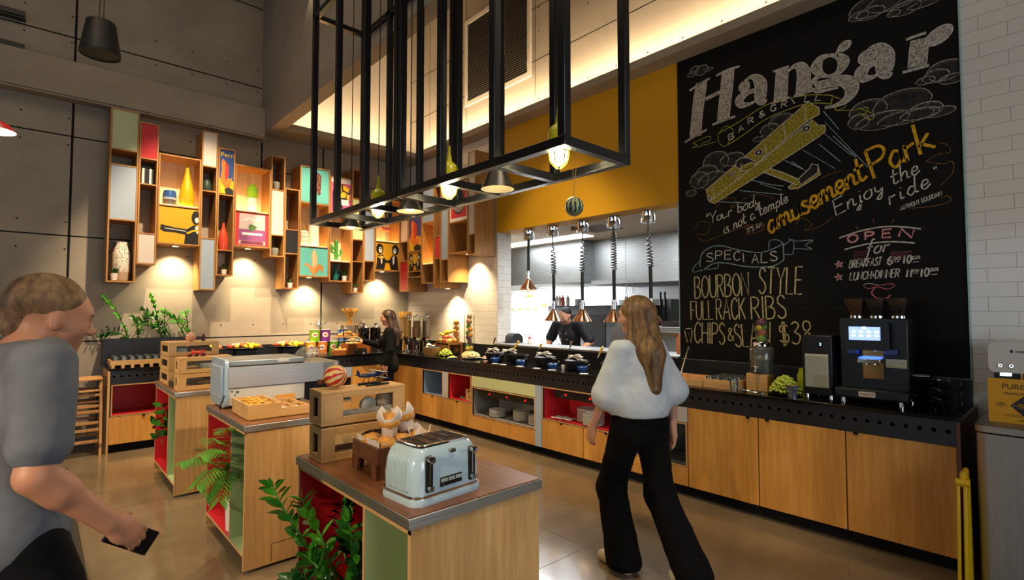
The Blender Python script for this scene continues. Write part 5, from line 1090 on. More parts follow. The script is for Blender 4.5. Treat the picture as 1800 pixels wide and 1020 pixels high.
for sx in (.05, .52):
    for sy in (.04, .4):
        b = B(); b.lathe([(0, 0), (.018, 0), (.016, .02), (0, .02)], (sx, sy, 0), 12); b.build('foot', [BLKM], t)
# ---- condiment caddy
t = thing('condiment_caddy', 'pale wooden condiment caddy of sachets in front of the conveyor toaster', 'caddy', (1.005, 3.60, TZ), R(-1))
W1, W2, D = .205, .39, .40
b = B(); s = .012; b.box(0, W1, 0, s, .006, .10); b.box(0, s, s, D, .006, .10); b.box(0, W1, D - s, D, .006, .10); b.box(W1 - s, W1, s, D - s, .006, .10); b.box(0, W2, 0, D, .004, .012)
b.box(W1, W2, 0, s, .006, .062); b.box(W2 - s, W2, s, D, .006, .062); b.box(W1, W2, D - s, D, .006, .062); b.box((W1 + W2) / 2 - .004, (W1 + W2) / 2 + .004, s, D - s, .012, .055); b.box(W1, W2 - s, D * .5 - .004, D * .5 + .004, .012, .055)
b.box(s, W1 - s, s, D - s, .07, .074); b.build('box', [BAMB], t, bevel=.0015)
b = B(); b.box(.02, W2 - .02, .02, D - .02, 0, .004); b.build('base', [BLKM], t)
SA = [mat('sachet_yellow', '#d6ac22', .4), mat('sachet_white', '#dcd6c8', .5), mat('sachet_label', '#a8452a', .5)]
def sachets(n, x0, x1, y0, y1, z, m, grp, lb):
    for i in range(n):
        b = B(); w, h = .024, .034
        a = random.random() * 3; c, s_ = math.cos(a), math.sin(a); cx, cy = x0 + (x1 - x0) * ((i * .618) % 1), y0 + (y1 - y0) * (i + .5) / n; zz = z + .003 * (i % 5)
        tl = (random.random() - .5) * .25
        b.cbox((0, 0, 0), (w * 2, h * 2, .003), 0); b.cbox((0, 0, .0018), (w * 1.1, h * .8, .0006), 1)
        o = b.build('sachet', [SA[m], SA[2]], bevel=.001, origin=(0, 0, 0)); o.location = (cx, cy, zz + .004); o.rotation_euler = (tl, tl * .5, a); tag(o, lb, 'sachet', grp)
cx, cy = 1.005, 3.60
sachets(16, cx + .04, cx + .16, cy + .05, cy + .35, TZ + .082, 0, 'yellow sachets in the high end of the caddy', 'yellow foil sachet lying in the high end of the wooden condiment caddy')
sachets(10, cx + .235, cx + .35, cy + .05, cy + .35, TZ + .024, 1, 'white sachets in the low compartments', 'white paper sachet lying in the low compartments of the wooden condiment caddy')
b = B(); b.box(0, .15, 0, .010, 0, .08); o = b.build('serving_paddle', [PLYX], origin=(0, 0, 0), bevel=.002); o.location = (1.32, 4.045, TZ + .0); o.rotation_euler = (R(-8), 0, R(8)); tag(o, 'pale timber offcut board leaning on the conveyor toaster behind the caddy', 'board')
# ---- bread boxes on the far island
def lb3(i): return ('bottom', 'middle', 'top')[i]
for i in range(3): bread_box((.925, 5.86, TZ + i * .1355), R(1), ('bottom box of the taller bread box stack on the farthest island', 'middle box of the taller bread box stack on the farthest island', 'top box of the taller bread box stack, with the small balloon ornament')[i], .43, .40, .130)
for i in range(2): bread_box((.925, 5.385, TZ + i * .147), R(1), ('lower box of the shorter bread box stack on the farthest island', 'upper box of the shorter bread box stack, with the red toy on it')[i], .43, .155, .142)
loaf((1.19, 5.98, TZ + .271 + .014), (.13, .06, .042), DARKB, 'dark loaf in the top box of the taller stack, farthest island', .05, .2, 11); loaf((1.04, 5.95, TZ + .271 + .014), (.06, .05, .035), GREYB, 'pale loaf in the top box of the taller stack, farthest island', .3, .2, 12)
loaf((1.17, 5.465, TZ + .147 + .014), (.085, .05, .042), GREYB, 'pale floured loaf in the upper box of the shorter stack', .1, .25, 13); loaf((1.19, 5.465, TZ + .014), (.12, .045, .038), DARKB, 'dark loaf in the lower box of the shorter stack', .02, .2, 14)
ztop = TZ + 2 * .1355 + .130
balloon((1.125, 5.97, ztop + .0475), .045, stripes('small_balloon_stripe', '#d9c6a0', '#b84a34', 10), 'small pink and cream striped balloon ornament on the taller bread box stack', (R(70), R(25), 0))
b = B(); b.lathe([(0, 0), (.016, 0), (.016, .055), (.009, .06), (.009, .072), (0, .072)], n=14); o = b.build('small_bottle', [mat('dark_red_glass', '#4a1418', .15, coat=.4)], smooth=40, origin=(0, 0, 0)); o.location = (1.235, 5.97, ztop); tag(o, 'small dark red bottle beside the small balloon on the bread boxes', 'bottle')
t = thing('toy_train', 'small red wooden toy on top of the shorter bread box stack', 'toy', (1.075, 5.46, TZ + .147 + .142), R(5)); RT = mat('red_toy', '#b7402a', .45)
b = B(); b.box(-.08, .08, -.025, .025, .014, .024); b.tube([(-.04, 0, .036), (.05, 0, .036)], .016, 10); b.box(.03, .07, -.02, .02, .03, .055); b.lathe([(0, .05), (.007, .05), (.009, .068), (0, .068)], (-.03, 0, 0), 10); b.build('body', [RT], t, smooth=40)
for sx in (-.055, 0, .055):
    for sy in (-.024, .024):
        b = B(); b.lathe([(0, 0), (.014, 0), (.014, .006), (0, .006)], (sx, sy - .003, .014), 12, 0, (0, 1, 0)); b.build('wheel', [BLKM], t)
t = thing('lidded_tray', 'dark tray with a clear lid beside the bread boxes on the farthest island', 'tray', (.932, 5.60, TZ), R(2))
b = B(); b.box(0, .26, 0, .21, 0, .05); b.build('tray', [mat('dark_tray', '#2e2521', .35)], t, bevel=.008); b = B(); b.box(.005, .255, .005, .205, .051, .085); b.build('clear_lid', [ACRY], t, bevel=.01)
# ================================================================== THINGS ON THE BUFFET COUNTER
CZ = .9505
def yx(px, X, py=600): return at(px, py, 'x', X).y
def xy(px, Y, py=600): return at(px, py, 'y', Y).x
def lathe_thing(name, label, cat, loc, prof, m, group=None, n=24, smooth=40, flute=0, fn=0, rz=0, rot=None):
    b = B(); b.lathe(prof, n=n, flute=flute, fn=fn); o = b.build(name, m, smooth=smooth, origin=(0, 0, 0)); o.location = loc; o.rotation_euler = rot or (0, 0, rz); return tag(o, label, cat, group)
def fruit(name, label, loc, r, m, group, sc=(1, 1, 1), rot=(0, 0, 0), jit=.04):
    b = B(); b.ball((0, 0, 0), r, 14, 0, sc, jit=jit, seed=random.random() * 9); o = b.build(name, m, smooth=True, origin=(0, 0, 0)); o.location = loc; o.rotation_euler = rot; return tag(o, label, name.replace('_', ' '), group)
ORG = mat('orange_peel', '#dc8412', .45, bump=.15, nscale=150, col2='#e89a22'); LEM = mat('lemon_peel', '#e2b81c', .45); LIM = mat('lime_peel', '#5a8f22', .4); APR = mat('red_apple', '#9c2a22', .25, 0, '#c8663a', 6, coat=.3); APG = mat('green_apple', '#8fae35', .25, coat=.3); PLUM = mat('plum_skin', '#5c2438', .3); PINK = mat('dragonfruit', '#c2386a', .5, 0, '#7da043', 18); PEAR = mat('pear_skin', '#c9b04a', .4); BANA = mat('banana_peel', '#e0b528', .5, 0, '#c9982a', 6); PEACH = mat('peach_skin', '#d98a4a', .6, 0, '#c4583a', 5)
# ---- cereal dispensers
def cereal(x, y, m1, m2, label, lean=0):
    t = thing('cereal_dispenser', label, 'cereal dispenser', (x, y, CZ), R(-40), 'clear cereal dispensers in the counter corner')
    b = B(); b.lathe([(0, 0), (.075, 0), (.075, .012), (.02, .02), (.014, .10), (0, .1)], n=20); b.tube([(.045, 0, .012), (.05, 0, .2)], .008, 8); b.tube([(-.045, 0, .012), (-.05, 0, .2)], .008, 8); b.build('stand', [CHROME], t, smooth=40)
    b = B(); b.lathe([(0, .11), (.03, .11), (.045, .16), (.075, .2), (.078, .24), (.062, .245), (0, .245)], n=8); b.build('funnel', [CHROME], t, smooth=20)
    b = B(); b.tube([(0, -.07, .18), (0, -.1, .18)], .018, 10); b.build('dial', [BLKM], t, smooth=40)
    b = B(); b.lathe([(0, .248), (.052, .248), (.052, .50), (0, .50)], n=24); b.build('cereal_fill', [mat('cereal_' + m1[1:], m1, .8, 0, m2, 95, detail=1, lo=.45, hi=.55, bump=.6)], t, smooth=40)
    b = B(); b.lathe([(.058, .246), (.058, .57), (.055, .57), (.055, .246)], n=24); b.build('clear_tube', [ACRY], t, smooth=40)
    b = B(); b.lathe([(0, .60), (.012, .60), (.014, .59), (.03, .582), (.064, .576), (.064, .566), (0, .566)], n=20); b.build('lid', [CHROME], t, smooth=40)
cereal(4.47, 7.45, '#d8a83a', '#a5701c', 'clear dispenser of yellow flakes just behind the black suited woman'); cereal(4.53, 7.27, '#b98a5c', '#7a5230', 'clear dispenser of light brown cereal, middle of the three'); cereal(4.60, 7.10, '#7a6350', '#3f3026', 'clear dispenser of dark muesli, closest to the fruit crate')
for x, y, c, lb in ((4.62, 7.52, '#8e2a22', 'red board standing behind the cereal dispensers'), (4.71, 7.27, '#e2bd2e', 'yellow board standing behind the cereal dispensers')):
    b = B(); b.cbox((0, 0, .2), (.012, .15, .4)); o = b.build('board', [mat('board_' + c[1:], c, .5)], origin=(0, 0, 0)); o.location = (x, y, CZ); o.rotation_euler = (0, 0, R(-40)); tag(o, lb, 'board')
# ---- wheat sheaf behind the woman, second on the pastry stand
WHEAT = mat('dry_wheat', '#c58f35', .8, 0, '#e0b25c', 30)
def wheat(loc, label, h=.42, r=.11):
    t = thing('wheat_sheaf', label, 'wheat sheaf', loc); b = B(); e = B()
    for i in range(90):
        a = random.random() * 6.28; q = math.sqrt(random.random()); top = Vector((math.cos(a) * q * r, math.sin(a) * q * r, h * (.88 + .12 * random.random()))); waist = Vector((math.cos(a) * q * .035, math.sin(a) * q * .035, h * .42)); bot = Vector((math.cos(a) * q * .05, math.sin(a) * q * .05, 0))
        b.tube([bot, waist, top * .98 + waist * .02], .0016, 4); d = (top - waist).normalized(); e.tube([top - d * .02, top + d * .02, top + d * .06], [.005, .010, .002], 5)
    b.build('stalks', [WHEAT], t); e.build('ears', [WHEAT], t); b = B(); b.lathe([(.042, h * .39), (.046, h * .42), (.042, h * .45)], n=14); b.build('tie', [mat('twine', '#c9a04e', .7)], t, smooth=True)
wheat((4.62, 7.78, CZ), 'tall dry wheat sheaf standing behind the black suited woman', .60, .10)
# ---- right counter food
t = thing('kraft_tray', 'brown kraft box of cutlery on the counter beside the cereal dispensers', 'box', (4.33, 6.53, CZ), R(90)); KR = mat('kraft_card', '#a97a45', .7)
b = B(); loft(b, [[(-.10, -.06, 0), (.10, -.06, 0), (.10, .06, 0), (-.10, .06, 0)], [(-.135, -.08, .115), (.135, -.08, .115), (.135, .08, .115), (-.135, .08, .115)]]); b.build('box', [KR], t)
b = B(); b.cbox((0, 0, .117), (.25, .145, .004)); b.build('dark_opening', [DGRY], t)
b = B()
for i in range(7): b.tube([(-.1 + i * .03, -.03, .118), (-.09 + i * .03, .04, .15)], .006, 6)
b.build('cutlery', [CHROME], t, smooth=True)
b = B(); b.box(-.07, .07, -.06, .06, 0, .15); o = b.build('kraft_box', [KR], bevel=.002, origin=(0, 0, 0)); o.location = (4.58, 6.73, CZ); tag(o, 'tall plain brown box behind the kraft cutlery box', 'box')
lathe_thing('bowl', 'white bowl of cream rolls behind the kraft cutlery box', 'bowl', (4.50, 6.86, CZ), [(0, 0), (.05, 0), (.085, .06), (.08, .06), (0, .02)], [PORC])
for i, (dx, dy, dz) in enumerate(((-.03, 0, .085), (.03, .02, .085), (0, -.03, .09), (0, .01, .125))): fruit('bread_roll', 'cream bread roll heaped in the white bowl near the cereal dispensers', (4.50 + dx, 6.86 + dy, CZ + dz), .042, mat('cream_roll', '#dcbf8e', .7, 0, '#efdcb6', 8), 'cream rolls in the white bowl', (1, 1, .75), jit=.1)
t = thing('fruit_crate', 'timber riser crate heaped with mixed fruit in front of the white tiles', 'crate', (4.60, 6.47, CZ)); CR = wood('crate_timber', '#8a5a33', '#a9733f', 'x', .45)
b = B(); b.box(-.13, .13, -.165, .165, .155, .172); b.box(-.13, .13, -.165, -.15, .172, .19); b.box(-.13, .13, .15, .165, .172, .19); b.box(-.13, -.118, -.15, .15, .10, .19); b.box(.118, .13, -.15, .15, .10, .19); b.build('tray', [CR], t)
for sx in (-.118, .118):
    for sy in (-.15, .15): b = B(); b.box(sx - .012, sx + .012, sy - .015, sy + .015, 0, .155); b.build('leg', [CR], t)
fz = CZ + .19
for i, (dx, dy, dz, m, n_) in enumerate(((-.07, -.11, .02, PEAR, 'pear'), (-.08, -.045, .02, APR, 'apple'), (-.08, .02, .02, APR, 'apple'), (-.08, .085, .022, APG, 'apple'), (-.07, .135, .02, PEACH, 'peach'), (.0, -.10, .02, APR, 'apple'), (0, -.03, .025, PEACH, 'peach'), (0, .04, .022, APR, 'apple'), (.0, .11, .02, PEAR, 'pear'), (-.045, -.075, .07, APR, 'apple'), (-.045, -.005, .072, PEACH, 'peach'), (-.045, .06, .07, APR, 'apple'), (.07, -.04, .02, LEM, 'lemon'), (.07, .04, .02, APG, 'apple'))):
    fruit(n_, {'pear': 'yellow pear heaped on the timber fruit crate', 'apple': 'apple heaped on the timber fruit crate', 'peach': 'blushed peach heaped on the timber fruit crate', 'lemon': 'lemon heaped on the timber fruit crate'}[n_], (4.60 + dx, 6.47 + dy, fz + dz), .036, m, n_ + ' heap on the fruit crate', (1, 1, 1.25 if n_ == 'pear' else .95), (random.random(), random.random(), 0))
for i, (dx, dy, a) in enumerate(((-.01, .105, .3), (-.005, .13, -.1), (0, .08, .6), (-.02, .0, 1.8), (.01, -.02, 2.1))):
    b = B(); b.tube(catmull([(-.085, 0, .016), (-.07, 0, .012), (-.03, 0, .0), (.03, 0, .0), (.07, 0, .012), (.082, 0, .02)], 4), [.006] + [.007, .011, .016] + [.019] * 13 + [.016, .012, .007, .004], 8); o = b.build('banana', [BANA], smooth=True, origin=(0, 0, 0)); o.location = (4.60 + dx, 6.47 + dy, fz + .095 + .016 * i); o.rotation_euler = (.3, 0, a); tag(o, 'ripe banana on top of the fruit crate', 'banana', 'bananas on the fruit crate')
def glass_cyl(loc, r, h, label, name='glass_cylinder'):
    b = B(); b.lathe([(0, 0), (r, 0), (r, h), (r - .004, h), (r - .004, .006), (0, .006)], n=28); o = b.build(name, [ACRY], smooth=40, origin=(0, 0, 0)); o.location = loc; return tag(o, label, 'vase')
X = 4.74; y = yx(802, X); glass_cyl((X, y, CZ), .050, .56, 'slim glass cylinder stacked with oranges behind the fruit crate')
for i in range(6): fruit('orange', 'orange stacked in the slim glass cylinder behind the fruit crate', (X + .003 * (-1) ** i, y + .004 * (-1) ** i, CZ + .05 + .085 * i), .043, ORG, 'oranges in the slim cylinder', jit=.01)
X = 4.72; y = yx(825, X); glass_cyl((X, y, CZ), .075, .60, 'tall wide glass cylinder of mixed fruit beside the kitchen pass')
for dx, dy, z, r, m, n_ in ((0, .02, .04, .036, ORG, 'orange'), (0, -.03, .045, .036, LIM, 'lime'), (-.03, 0, .10, .036, LEM, 'lemon'), (.02, -.025, .11, .036, LEM, 'lemon'), (0, .025, .155, .036, LIM, 'lime'), (-.01, -.02, .20, .034, PLUM, 'plum'), (.02, .02, .225, .036, PLUM, 'plum'), (-.02, .0, .27, .036, PLUM, 'plum'), (.0, -.025, .30, .036, ORG, 'orange'), (-.01, .022, .335, .036, LIM, 'lime'), (.0, -.02, .385, .038, ORG, 'orange'), (0, .02, .43, .036, LIM, 'lime'), (-.005, 0, .50, .046, PINK, 'dragon_fruit'), (.01, .01, .575, .04, PINK, 'dragon_fruit')):
    fruit(n_, n_.replace('_', ' ') + ' packed into the tall glass cylinder beside the kitchen pass', (X + dx, y + dy, CZ + z), r, m, n_ + ' in the tall cylinder', (1, 1, 1.05))
def plate(loc, r, label, m=PORC, name='plate', cat='plate', group=None, h=.018): return lathe_thing(name, label, cat, loc, [(0, 0), (r * .6, 0), (r * .7, h * .4), (r, h), (r, h * .8), (r * .72, .001)] if False else [(0, 0), (r * .6, 0), (r, h), (r * .97, h * 1.12), (r * .62, h * .35), (0, h * .35)], [m], group, 28)
GRAPE = mat('green_grape', '#8fa32c', .25, 0, '#b3bf4d', 5, coat=.3)
def grapes(cx, cy, z, rx, ry, h, n, where):
    k = 0
    for i in range(n):
        q = math.sqrt((i + .5) / n); a = i * 2.39996; zz = h * (1 - q ** 2); x, y = cx + rx * q * math.cos(a), cy + ry * q * math.sin(a)
        b = None
        if i == 0:
            b = B(); b.ball((0, 0, 0), .0125, 10, 0, (1, 1, 1.15)); grapes.me = b.build('grape', [GRAPE], smooth=True, origin=(0, 0, 0)).data; o = bpy.data.objects['grape'] if False else [o for o in C.objects if o.data == grapes.me][0]
        else: o = bpy.data.objects.new('grape', grapes.me); C.objects.link(o)
        o.location = (x, y, z + zz + .012 + .006 * math.sin(i * 1.7)); o.rotation_euler = (i, i * 1.3, 0); tag(o, 'green grape heaped on the dark plate ' + where, 'grape', 'green grapes ' + where)
plate((4.42, 6.30, CZ), .115, 'dark plate under the green grapes beside the fruit crate', BLKM, h=.014); grapes(4.42, 6.30, CZ + .006, .095, .10, .075, 90, 'beside the fruit crate')
t = plate((4.27, 5.93, CZ), .068, 'small white dish of yellow fruit pieces near the counter edge', PORC, h=.014)
for i in range(9): fruit('fruit_piece', 'yellow fruit piece in the small white dish', (4.27 + .035 * math.cos(i * 2.4) * (i / 9), 5.93 + .035 * math.sin(i * 2.4) * (i / 9), CZ + .022 + .004 * (i % 2)), .014, LEM, 'yellow fruit pieces', (1, 1, .7))
plate((4.42, 5.68, CZ), .135, 'pale blue plate of bagels beside the first black pot', mat('pale_blue_glaze', '#a9bcc4', .2, coat=.3), h=.02)
BAG = mat('bagel_crust', '#c99a5a', .6, 0, '#e8cf9c', 9)
for i, (dx, dy, tl) in enumerate(((-.06, .08, .8), (-.055, .03, .9), (-.05, -.03, .7), (-.06, -.085, .5), (.02, .06, .6), (.03, 0, .8), (.03, -.06, .6))):
    b = B(); n, k = 18, 9; vs = [((.035 + .02 * math.cos(2 * math.pi * j / k)) * math.cos(2 * math.pi * q / n), (.035 + .02 * math.cos(2 * math.pi * j / k)) * math.sin(2 * math.pi * q / n), .018 * math.sin(2 * math.pi * j / k)) for q in range(n) for j in range(k)]
    b.add(vs, [(q * k + j, ((q + 1) % n) * k + j, ((q + 1) % n) * k + (j + 1) % k, q * k + (j + 1) % k) for q in range(n) for j in range(k)]); o = b.build('bagel', [BAG], smooth=True, origin=(0, 0, 0)); o.location = (4.42 + dx, 5.68 + dy, CZ + .058); o.rotation_euler = (0, -tl, .3 * i); tag(o, 'bagel piled on the pale blue plate', 'bagel', 'bagels on the pale blue plate')
plate((4.56, 5.52, CZ), .08, 'small white plate of cured meat between bagels and first black pot', PORC, h=.014)
for i in range(6): fruit('meat_slice', 'folded meat slice on the small white plate beside the bagels', (4.56 + .03 * math.cos(i * 2.1), 5.52 + .04 * math.sin(i * 2.1), CZ + .026), .024, mat('cured_meat', '#b5654a', .5, 0, '#d9a184', 20), 'meat slices on the small plate', (1.2, 1, .6), jit=.3)
# ---- black pots, towels, bowls, servers
POT = mat('cast_iron', '#161617', .4, bump=.05, nscale=80, col2='#1d1d1e'); TOW = mat('linen_towel', '#b5ada2', .9, 0, '#d5cfc5', 22, (1, 6, 1), bump=.2); BBLUE = mat('blue_bowl_glaze', '#1d3f7d', .3, 0, '#315fa3', 8, coat=.4)
def pot(x, y, label, lid=True, fill=None):
    t = thing('black_pot', label, 'pot', (x, y, CZ), 0, 'black pots of hot food along the pass')
    b = B(); b.lathe([(0, .004), (.095, .004), (.112, .02), (.128, .10), (.130, .106), (.122, .106), (.108, .03), (0, .02)], n=32)
    b.build('pot_body', [POT], t, smooth=40)
    for s in (-1, 1): b = B(); b.tube(catmull([(.0 - .03, s * .125, .09), (-.025, s * .15, .092), (.025, s * .15, .092), (.03, s * .125, .09)], 4), .007, 8); b.build('handle', [POT], t, smooth=True)
    if lid: b = B(); b.lathe([(0, .13), (.018, .13), (.018, .122), (.10, .116), (.130, .108), (.130, .106), (0, .106)], n=32); b.build('lid', [POT], t, smooth=40)
    if fill: b = B(); b.lathe([(0, .088), (.118, .086), (.118, .08), (0, .08)], n=28); b.build('stew', [mat('pot_filling', fill, .6, 0, '#c8935a', 40, bump=.5)], t, smooth=40)
def towel(x, y, z, rz, label):
    t = thing('folded_towel', label, 'towel', (x, y, z), rz, 'folded towels on the pot lids')
    b = B(); n = 14
    for k, (w, l, z0) in enumerate(((.075, .20, .0), (.07, .19, .014), (.06, .15, .028))):
        vs = []
        for i in range(n + 1):
            u = i / n - .5
            zc = z0 + .012 * math.cos(u * 5 + k) - .03 * abs(u) ** 2 * (2 if k == 0 else 0); yy = .008 * math.sin(u * 6 + k * 2)
            for j in range(7): v = j / 6 - .5; vs.append((v * w * (1 + .15 * math.sin(7 * u + k)), u * l + yy, zc + .006 * math.sin(9 * v + 5 * u + k)))
        b.add(vs, [(i * 7 + j, i * 7 + j + 1, (i + 1) * 7 + j + 1, (i + 1) * 7 + j) for i in range(n) for j in range(6)])
    b.build('towel_cloth', [TOW], t, smooth=True, solid=.009)
pots = [(4.46, 5.24, 'black pot with a towel on its lid, farthest from the walking woman', True), (4.53, 4.86, 'open black pot of beige food, second in the row of pots', False), (4.49, 4.35, 'black pot with a towel on its lid, just beyond the open pot', True), (4.45, 3.83, 'black pot with a towel and a steel ladle on its lid, nearest the walking woman', True), (4.50, 3.36, 'black pot half hidden behind the walking woman', False)]
for i, (x, y, lb, lid) in enumerate(pots): pot(x, y, lb, lid, None if lid else '#d6a873')
towel(4.45, 5.27, CZ + .128, 0, 'folded grey towel on the farthest pot lid'); towel(4.60, 5.12, CZ + .120, .6, 'second folded towel half behind the farthest pot'); towel(4.48, 4.37, CZ + .128, .15, 'folded grey towel on the lid of the middle pot'); towel(4.44, 3.84, CZ + .128, -.1, 'folded grey towel on the lid of the pot nearest the woman')
b = B(); b.box(-.03, .03, -.02, .02, 0, .12); o = b.build('utensil_rest', [POT], origin=(0, 0, 0), bevel=.004); o.location = (4.62, 5.12, CZ); tag(o, 'black block under the second towel beside the farthest pot', 'utensil rest')
for i, (x, y, lb) in enumerate(((4.34, 5.10, 'small blue bowl in front of the farthest black pot'), (4.35, 4.63, 'small blue bowl between the open pot and the middle pot'), (4.34, 4.09, 'small blue bowl between the middle pot and the last lidded pot'), (4.35, 3.66, 'small blue bowl nearest the walking woman'))):
    t = thing('blue_bowl', lb, 'bowl', (x, y, CZ), 0, 'small blue bowls along the counter edge')
    b = B(); b.lathe([(0, 0), (.035, 0), (.055, .025), (.057, .052), (.050, .06), (.045, .058), (.048, .03), (0, .012)], n=24); b.build('bowl', [BBLUE], t, smooth=40)
    b = B(); b.tube([(.02, .0, .02), (.03, -.045, .065), (.035, -.075, .085)], [.004, .003, .004], 6); b.build('spoon', [CHROME], t, smooth=True)
YH = mat('yellow_handle', '#d9b317', .35)
def server(px0, py0, X, z0, px1, py1, label, m=YH):
    a = at(px1, py1, 'x', X); c = at(px0, py0, 'x', X); t = thing('serving_utensil', label, 'serving utensil', a, 0, 'serving utensils in the black pots' if m is YH else None); mid = a.lerp(c, .42)
    b = B(); b.tube([mid - a, (c - a)], .012, 8); b.build('handle', [m], t, smooth=40); b = B(); b.tube([(0, 0, 0), (mid - a) * 1.04], .006, 6); b.build('shaft', [CHROME], t)
e_ = lambda u, v: (820 + u * .13333, 560 + v * .13333)
server(*e_(688, 300), 4.53, 0, *e_(596, 450), 'yellow handled server standing in the open pot'); server(*e_(990, 330), 4.58, 0, *e_(955, 420), 'yellow handled server behind the middle pot'); server(*e_(1795, 375), 4.55, 0, *e_(1730, 520), 'yellow handled server in the pot beside the walking woman')
server(*e_(1388, 298), 4.55, 0, *e_(1352, 425), 'steel ladle handle standing behind the towel nearest the woman', CHROME); server(*e_(384, 245), 4.66, 0, *e_(345, 360), 'steel ladle handle behind the farthest pot', CHROME)
for i, y in enumerate((4.95, 4.80, 4.50, 4.22, 3.98, 3.52)):
    t = thing('menu_card', 'small white card lying on the counter edge before the black pots', 'card', (4.215, y, CZ), .1 * i, 'small cards along the counter edge'); b = B(); b.cbox((0, 0, .004), (.05, .085, .002)); b.build('card', [PAPER], t); b = B(); b.cbox((0, 0, .0015), (.056, .09, .003)); b.build('holder', [BLKM], t)
lathe_thing('egg_cup', 'small white cup between the middle pot and the last lidded pot', 'cup', (4.40, 3.98, CZ), [(0, 0), (.018, 0), (.024, .045), (.02, .045), (0, .01)], [PORC])
# ---- right end of the counter
def ztray(x0, x1, y0, y1, h, label):
    b = B(); s = .01; b.box(x0, x1, y0, y1, 0, .008); b.box(x0, x1, y0, y0 + s, .008, h); b.box(x0, x1, y1 - s, y1, .008, h); b.box(x0, x0 + s, y0 + s, y1 - s, .008, h); b.box(x1 - s, x1, y0 + s, y1 - s, .008, h)
    for sx in (x0 + .02, x1 - .02):
        for sy in (y0 + .02, y1 - .02): pass
    o = b.build('wooden_tray', [BAMBY], bevel=.0015, origin=((x0 + x1) / 2, (y0 + y1) / 2, 0)); o.location.z = CZ; return tag(o, label, 'tray', 'wooden trays on the counter')
ztray(4.235, 4.60, 2.235, 2.70, .06, 'wooden tray with cutlery beside the chalkboard edge'); ztray(4.245, 4.66, 1.945, 2.228, .075, 'wooden tray of upside down tumblers below the specials lettering')
TUM = None
def tumbler(loc, label, group, flip=True, parent_me=[None]):
    if parent_me[0] is None:
        b = B(); b.lathe([(0, 0), (.027, 0), (.034, .085), (.031, .085), (.025, .007), (0, .007)], n=16); o = b.build('tumbler', [GLASS], smooth=40, origin=(0, 0, 0)); parent_me[0] = o.data
    else: o = bpy.data.objects.new('tumbler', parent_me[0]); C.objects.link(o)
    o.location = (loc[0], loc[1], loc[2] + (.085 if flip else 0)); o.rotation_euler = (math.pi if flip else 0, 0, 0); return tag(o, label, 'glass', group)
for i in range(5):
    for j in range(4): tumbler((4.29 + .076 * i, 1.983 + .07 * j, CZ + .0085), 'upside down tumbler in the wooden tray below the specials lettering', 'upside down tumblers in the counter tray')
tumbler((4.195, 1.935, CZ), 'single upright tumbler in front of the wooden tray of glasses', None, False)
for i in range(4):
    b = B(); b.tube([(0, -.08, 0), (0, .03, 0)], .004, 6); b.ball((0, .06, 0), .014, 8, 0, (1, 1.8, .35)); o = b.build('spoon', [CHROME], smooth=True, origin=(0, 0, 0)); o.location = (4.32 + .06 * i, 2.45, CZ + .016); o.rotation_euler = (0, 0, .2 * i); tag(o, 'steel spoon lying in the wooden tray beside the chalkboard edge', 'spoon', 'spoons in the wooden tray')
a = at(1211, 610, 'x', 4.55); c = at(1193, 657, 'x', 4.30)
t = thing('tall_ladle', 'tall steel ladle leaning by the wooden tray at the chalkboard edge', 'ladle', (c.x, c.y, CZ)); b = B(); b.tube([(0, 0, .012), (a.x - c.x, a.y - c.y, a.z - CZ)], [.008, .011], 8); b.build('handle', [CHROME], t, smooth=40); b = B(); b.ball((0, -.02, .016), .035, 12, 0, (1.2, 1, .4)); b.build('bowl', [CHROME], t, smooth=True)
# water dispenser on its timber box
b = B(); b.box(-.075, .075, -.085, .085, 0, .138); o = b.build('timber_box', [BAMBY], bevel=.002, origin=(0, 0, 0)); o.location = (4.44, 1.825, CZ); tag(o, 'pale timber box carrying the glass water dispenser', 'box')
t = thing('water_dispenser', 'ribbed glass water dispenser with citrus slices and a fruit filled neck', 'water dispenser', (4.45, 1.815, CZ + .139))
b = B(); b.lathe([(0, 0), (.085, 0), (.094, .012), (.094, .19), (.08, .215), (.062, .222), (.062, .245), (.058, .245), (.058, .222), (.088, .19), (.088, .012), (0, .01)], n=40, flute=.012, fn=20); b.build('jar', [GLASS], t, smooth=40)
b = B(); b.lathe([(0, .011), (.086, .011), (.086, .125), (0, .125)], n=32); b.build('water', [thin_glass('water', '#d3dccb', .12, .14, (.78, .82, .6, 1))], t, smooth=40)
b = B(); b.lathe([(0, .112), (.0872, .112), (.0872, .136), (0, .136)], n=28); b.build('citrus_layer', [mat('citrus_slice', '#c9962e', .4, 0, '#e2c15c', 25)], t, smooth=40)
b = B(); b.lathe([(.066, .224), (.066, .25), (.06, .258), (0, .258)], n=28); b.build('lid_ring', [CHROME], t, smooth=40)
b = B(); b.tube([(-.09, 0, .035), (-.125, 0, .035), (-.135, 0, .02)], .009, 8); b.tube([(-.118, 0, .035), (-.118, 0, .06)], .006, 6); b.tube([(-.118, -.02, .06), (-.118, .02, .062)], .006, 6); b.build('tap', [CHROME], t, smooth=True)
b = B(); b.lathe([(.048, .258), (.048, .44), (.045, .44), (.045, .258)], n=24); b.build('fruit_neck', [ACRY], t, smooth=40)
for z, m, dx in ((.285, APG, .0), (.33, APR, .01), (.372, LEM, -.012), (.378, LIM, .02), (.42, PLUM, .005)): fruit('apple' if m in (APG, APR, PLUM) else 'citrus_fruit', {.285: 'green apple at the bottom of the dispenser neck', .33: 'red apple in the middle of the dispenser neck', .372: 'lemon in the dispenser neck', .378: 'lime in the dispenser neck', .42: 'dark red apple on top of the dispenser neck'}[z], (4.45 + dx, 1.815 + (.015 if z == .372 else -.012 if z == .378 else 0), CZ + .139 + z), .036 if z not in (.372, .378) else .026, m, None)
